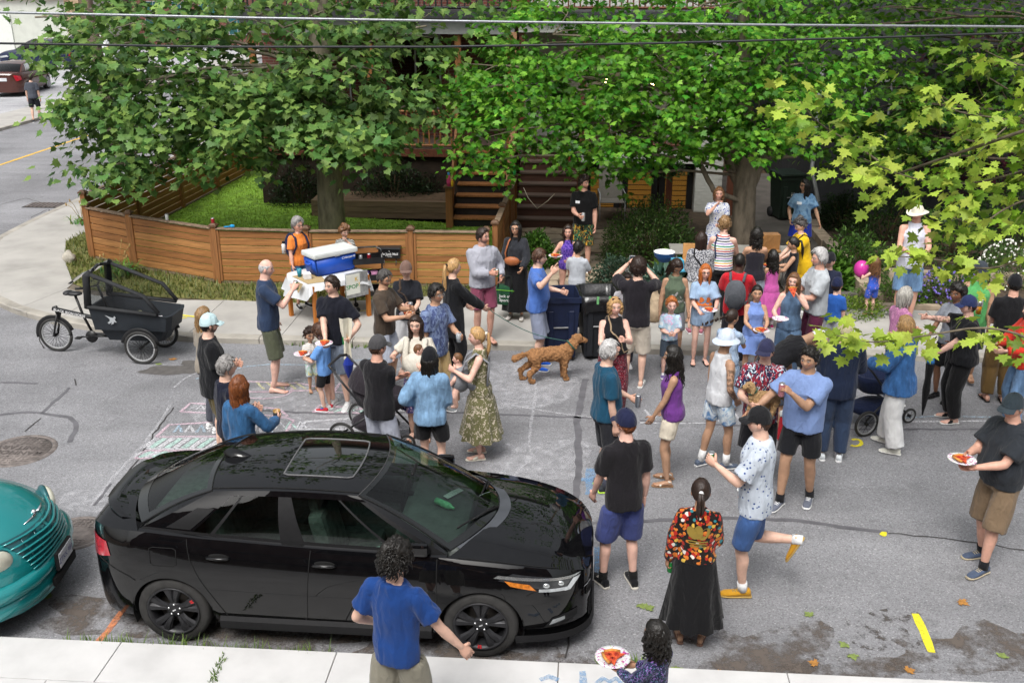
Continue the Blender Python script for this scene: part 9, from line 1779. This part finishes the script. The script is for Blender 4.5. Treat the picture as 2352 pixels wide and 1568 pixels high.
# ---- cargo bike
br,bf =at(135,806),(at(318,832)+at(388,800))/2;bd =(bf-br).normalized();CBK =thing('cargo_bike','black three-wheeled cargo bike with a clear rain cover at the corner kerb','bike',br,math.atan2(bd.y,bd.x));WBs =(bf-br).length;FB =M('bike_black',(.014,.014,.015),.4,.1,20);BOXM =M('box_plastic',srgb('23282e'),.6,.12,8,.15,120)
def btube(name,pts,r,par=CBK,mat=FB,n=8,flat=1.0):mb =MB();mb.tube(pts,r,n,flat=flat);return mb.build(name,mat,par)
spoked(CBK,(0,0,.27),.25,.035,spokes=28,tyre=.024)
for s in (-1,1):spoked(CBK,(WBs,s*.36,.26),.24,.03,spokes=28,tyre=.024);btube('mudguard',[(WBs+.285*math.cos(a),s*.36,.26+.285*math.sin(a)) for a in np.linspace(.25,2.9,12)],.030,flat=.25);btube('fork_blade',[(.0,s*.06,.27),(.10,s*.05,.62)],.016)
btube('mudguard',[(.295*math.cos(a),0,.27+.295*math.sin(a)) for a in np.linspace(.3,3.3,14)],.032,flat=.25);tb_ =btube('top_tube',[(.02,0,.70),(.75,0,.56),(.95,0,.50)],.034);btube('seat_tube',[(.42,0,.92),(.50,0,.60),(.62,0,.30)],.020);btube('head_tube',[(.09,0,.58),(.07,0,.74)],.028);btube('down_tube',[(.62,0,.30),(.95,0,.30)],.03);btube('axle_beam',[(WBs,-.36,.26),(WBs,.36,.26)],.018)
lettering('lettering','BLACK IRON HORSE',.055,Matrix.Translation((.30,-.0345,.648)) @ Matrix.Rotation(R(11),4,'Y') @ Matrix.Rotation(pi/2,4,'X'),WHITE,tb_,.02)
mb =MB();mb.ball((.40,0,.955),(.14,.075,.035),14,8);mb.ball((.31,0,.965),(.07,.095,.035),12,8);mb.build('saddle',M('saddle_black',(.02,.02,.022),.45,.1),CBK);mb =MB();mb.lathe([(0,-.01),(.095,-.01),(.095,.01),(0,.01)],24);mb.xf(Matrix.Translation((.62,-.06,.29)) @ Matrix.Rotation(pi/2,4,'X'));mb.build('chainring',FB,CBK);btube('chain_guard',[(.62,-.05,.30),(.92,-.05,.31)],.05,flat=.3)
for s,a in ((-1,pi),(1,0)):btube('crank',[(.62,s*.08,.29),(.62+.16*math.cos(a),s*.09,.29)],.012);mb =MB();mb.bbox((.62+.17*math.cos(a),s*.14,.29),(.09,.09,.02),.005);mb.build('pedal',PLAST,CBK)
btube('handlebar',[(.62,-.26,1.12),(.74,-.2,1.12),(.80,0,1.10),(.74,.2,1.12),(.62,.26,1.12)],.014);btube('steerer',[(.80,0,1.10),(.92,0,.70)],.018);[btube('grip',[(.60,s*.27,1.12),(.70,s*.23,1.12)],.019,mat=RUB) for s in (-1,1)]
x0,x1 =.80,1.98;V =[];sec =[(.30,x0+.14,x1-.16,.19),(.48,x0+.06,x1-.06,.25),(.50,x0+.0,x1,.31),(.82,x0-.04,x1+.05,.33),(.84,x0-.05,x1+.06,.345),(.84,x0-.01,x1+.02,.305),(.40,x0+.10,x1-.12,.22)]
for z,a,b,w in sec:zz =lambda x:z-(.10 if z > .8 else 0)*max(0,(x-1.3))/.7;V +=[(a+.04,-w,zz(a)),(b-.05,-w*.92,zz(b)),(b,-w*.6,zz(b)),(b,w*.6,zz(b)),(b-.05,w*.92,zz(b)),(a+.04,w,zz(a)),(a,w*.7,zz(a)),(a,-w*.7,zz(a))]
mesh('cargo_box',V,[[8*j+i,8*j+(i+1) % 8,8*j+8+(i+1) % 8,8*j+8+i] for j in range(6) for i in range(8)]+[list(range(8))[::-1],[48+i for i in range(8)]],BOXM,CBK)
FRC =M('cover_fabric',(.02,.021,.023),.8,.15,15);CLR =carglass('cover_film',(.58,.60,.62))
for s in (-1,1):
 btube('cover_frame',[(x0-.01,s*.33,.84),(x0+.03,s*.32,1.34),(x0+.10,s*.31,1.38)],.06,mat=FRC,flat=.6);btube('cover_frame',[(x0+.10,s*.31,1.36),(x1-.30,s*.32,1.06),(x1-.10,s*.32,.80)],.042,mat=FRC,flat=.6);btube('cover_frame',[(x0,s*.335,.87),(x1-.12,s*.33,.78)],.045,mat=FRC,flat=.6)
 mesh('cover_window',[(x0+.03,s*.328,.88),(x1-.15,s*.322,.80),(x1-.32,s*.318,1.04),(x0+.10,s*.308,1.34)],[[0,1,2,3]],CLR,CBK)
btube('cover_frame',[(x0+.08,-.31,1.37),(x0+.05,0,1.42),(x0+.08,.31,1.37)],.024,mat=FRC);V =[(x0+.10-.13*i+.0,-.30+.6*j/8,1.43-.07*i+.03*math.sin(j*1.9+i)-.02*abs(j-4)/4) for i in range(4) for j in range(9)];mesh('rolled_film',V,[list(q) for q in grid_faces(9,4)],carglass('film_folded',(.55,.57,.6)),CBK,True);mesh('rear_panel',[(x0+.0,-.30,.86),(x0+.0,.30,.86),(x0+.05,.29,1.34),(x0+.05,-.29,1.34)],[[0,1,2,3]],CLR,CBK)
HS =[(-.02,-.06),(.0,-.02),(-.05,-.05),(-.07,-.03),(-.03,.0),(-.03,.03),(-.10,.09),(-.02,.06),(.03,.05),(.05,.08),(.07,.05),(.05,.03),(.06,.0),(.08,-.02),(.05,-.02),(.03,-.01),(.03,-.04)]
mesh('horse_logo',[(1.14+x*1.0,-.338,.66+z*1.0) for x,z in HS],[list(range(len(HS)))],M('logo_grey',srgb('a8acb0'),.5,.05),CBK);bw =Matrix.Translation(CBK.location) @ Matrix.Rotation(CBK.rotation_euler.z,4,'Z')
e =thing('yellow_cloth','crumpled pale yellow cloth inside the cargo bike box','cloth',bw @ Vector((1.42,-.05,.42)));mb =MB();mb.ball((0,0,.12),(.2,.13,.13),16,12,noise=1.0,seed=6);mb.build('cloth',plain('c8c49a'),e);e =thing('card_box','small white and pink box inside the cargo bike box','box',bw @ Vector((1.62,.12,.46)),.3);mb =MB();mb.bbox((0,0,.10),(.16,.1,.05),.004);mb.build('box',cloth('cardp','dots','dcd8da','b84a90',sc_=2),e)
# ---- fallen leaves on the road
LW =['beside the cargo bike front wheel','in front of the teal car','left of the woman in the long black skirt','next to the one left of the long black skirt','right of the mustard shoe','left of the yellow line','left of the older man with pizza','near the right end of the damp patch','below the yellow line, left','right of the girl with pizza','at the gutter behind the girl with pizza','left of the man in the pale blue cap','by the toddler','on the damp patch under the yellow line','at the gutter below the yellow line']
LVm =[vcolm for vcolm in (M('dry_leaf',srgb('a8763a'),.8,.3,20),M('green_leaf',srgb('7a8a4a'),.8,.3,20))];LV_,LF_ =leaf_shape('maple')
for k,(x,y) in enumerate([(395,827),(120,1368),(1470,1385),(1480,1397),(1865,1415),(1945,1476),(2200,1378),(2300,1510),(1880,1525),(1560,1530),(1640,1545),(362,838),(740,833),(1955,1500),(2080,1540)]):
 o =mesh('fallen_leaf',LV_*.095*(1 if k % 3 else 1.2),[list(f) for f in LF_],LVm[k % 2 if k not in (2,3,4) else 1],None,loc=at(x,y,.008),rz=k*1.7);tag(o,['dry brown','dull green'][0 if o.data.materials[0] ==LVm[0] else 1]+' leaf on the road '+LW[k],'leaf','fallen leaves on the road')
bpy.data.objects.remove(_to);bpy.data.scenes.remove(_ts)
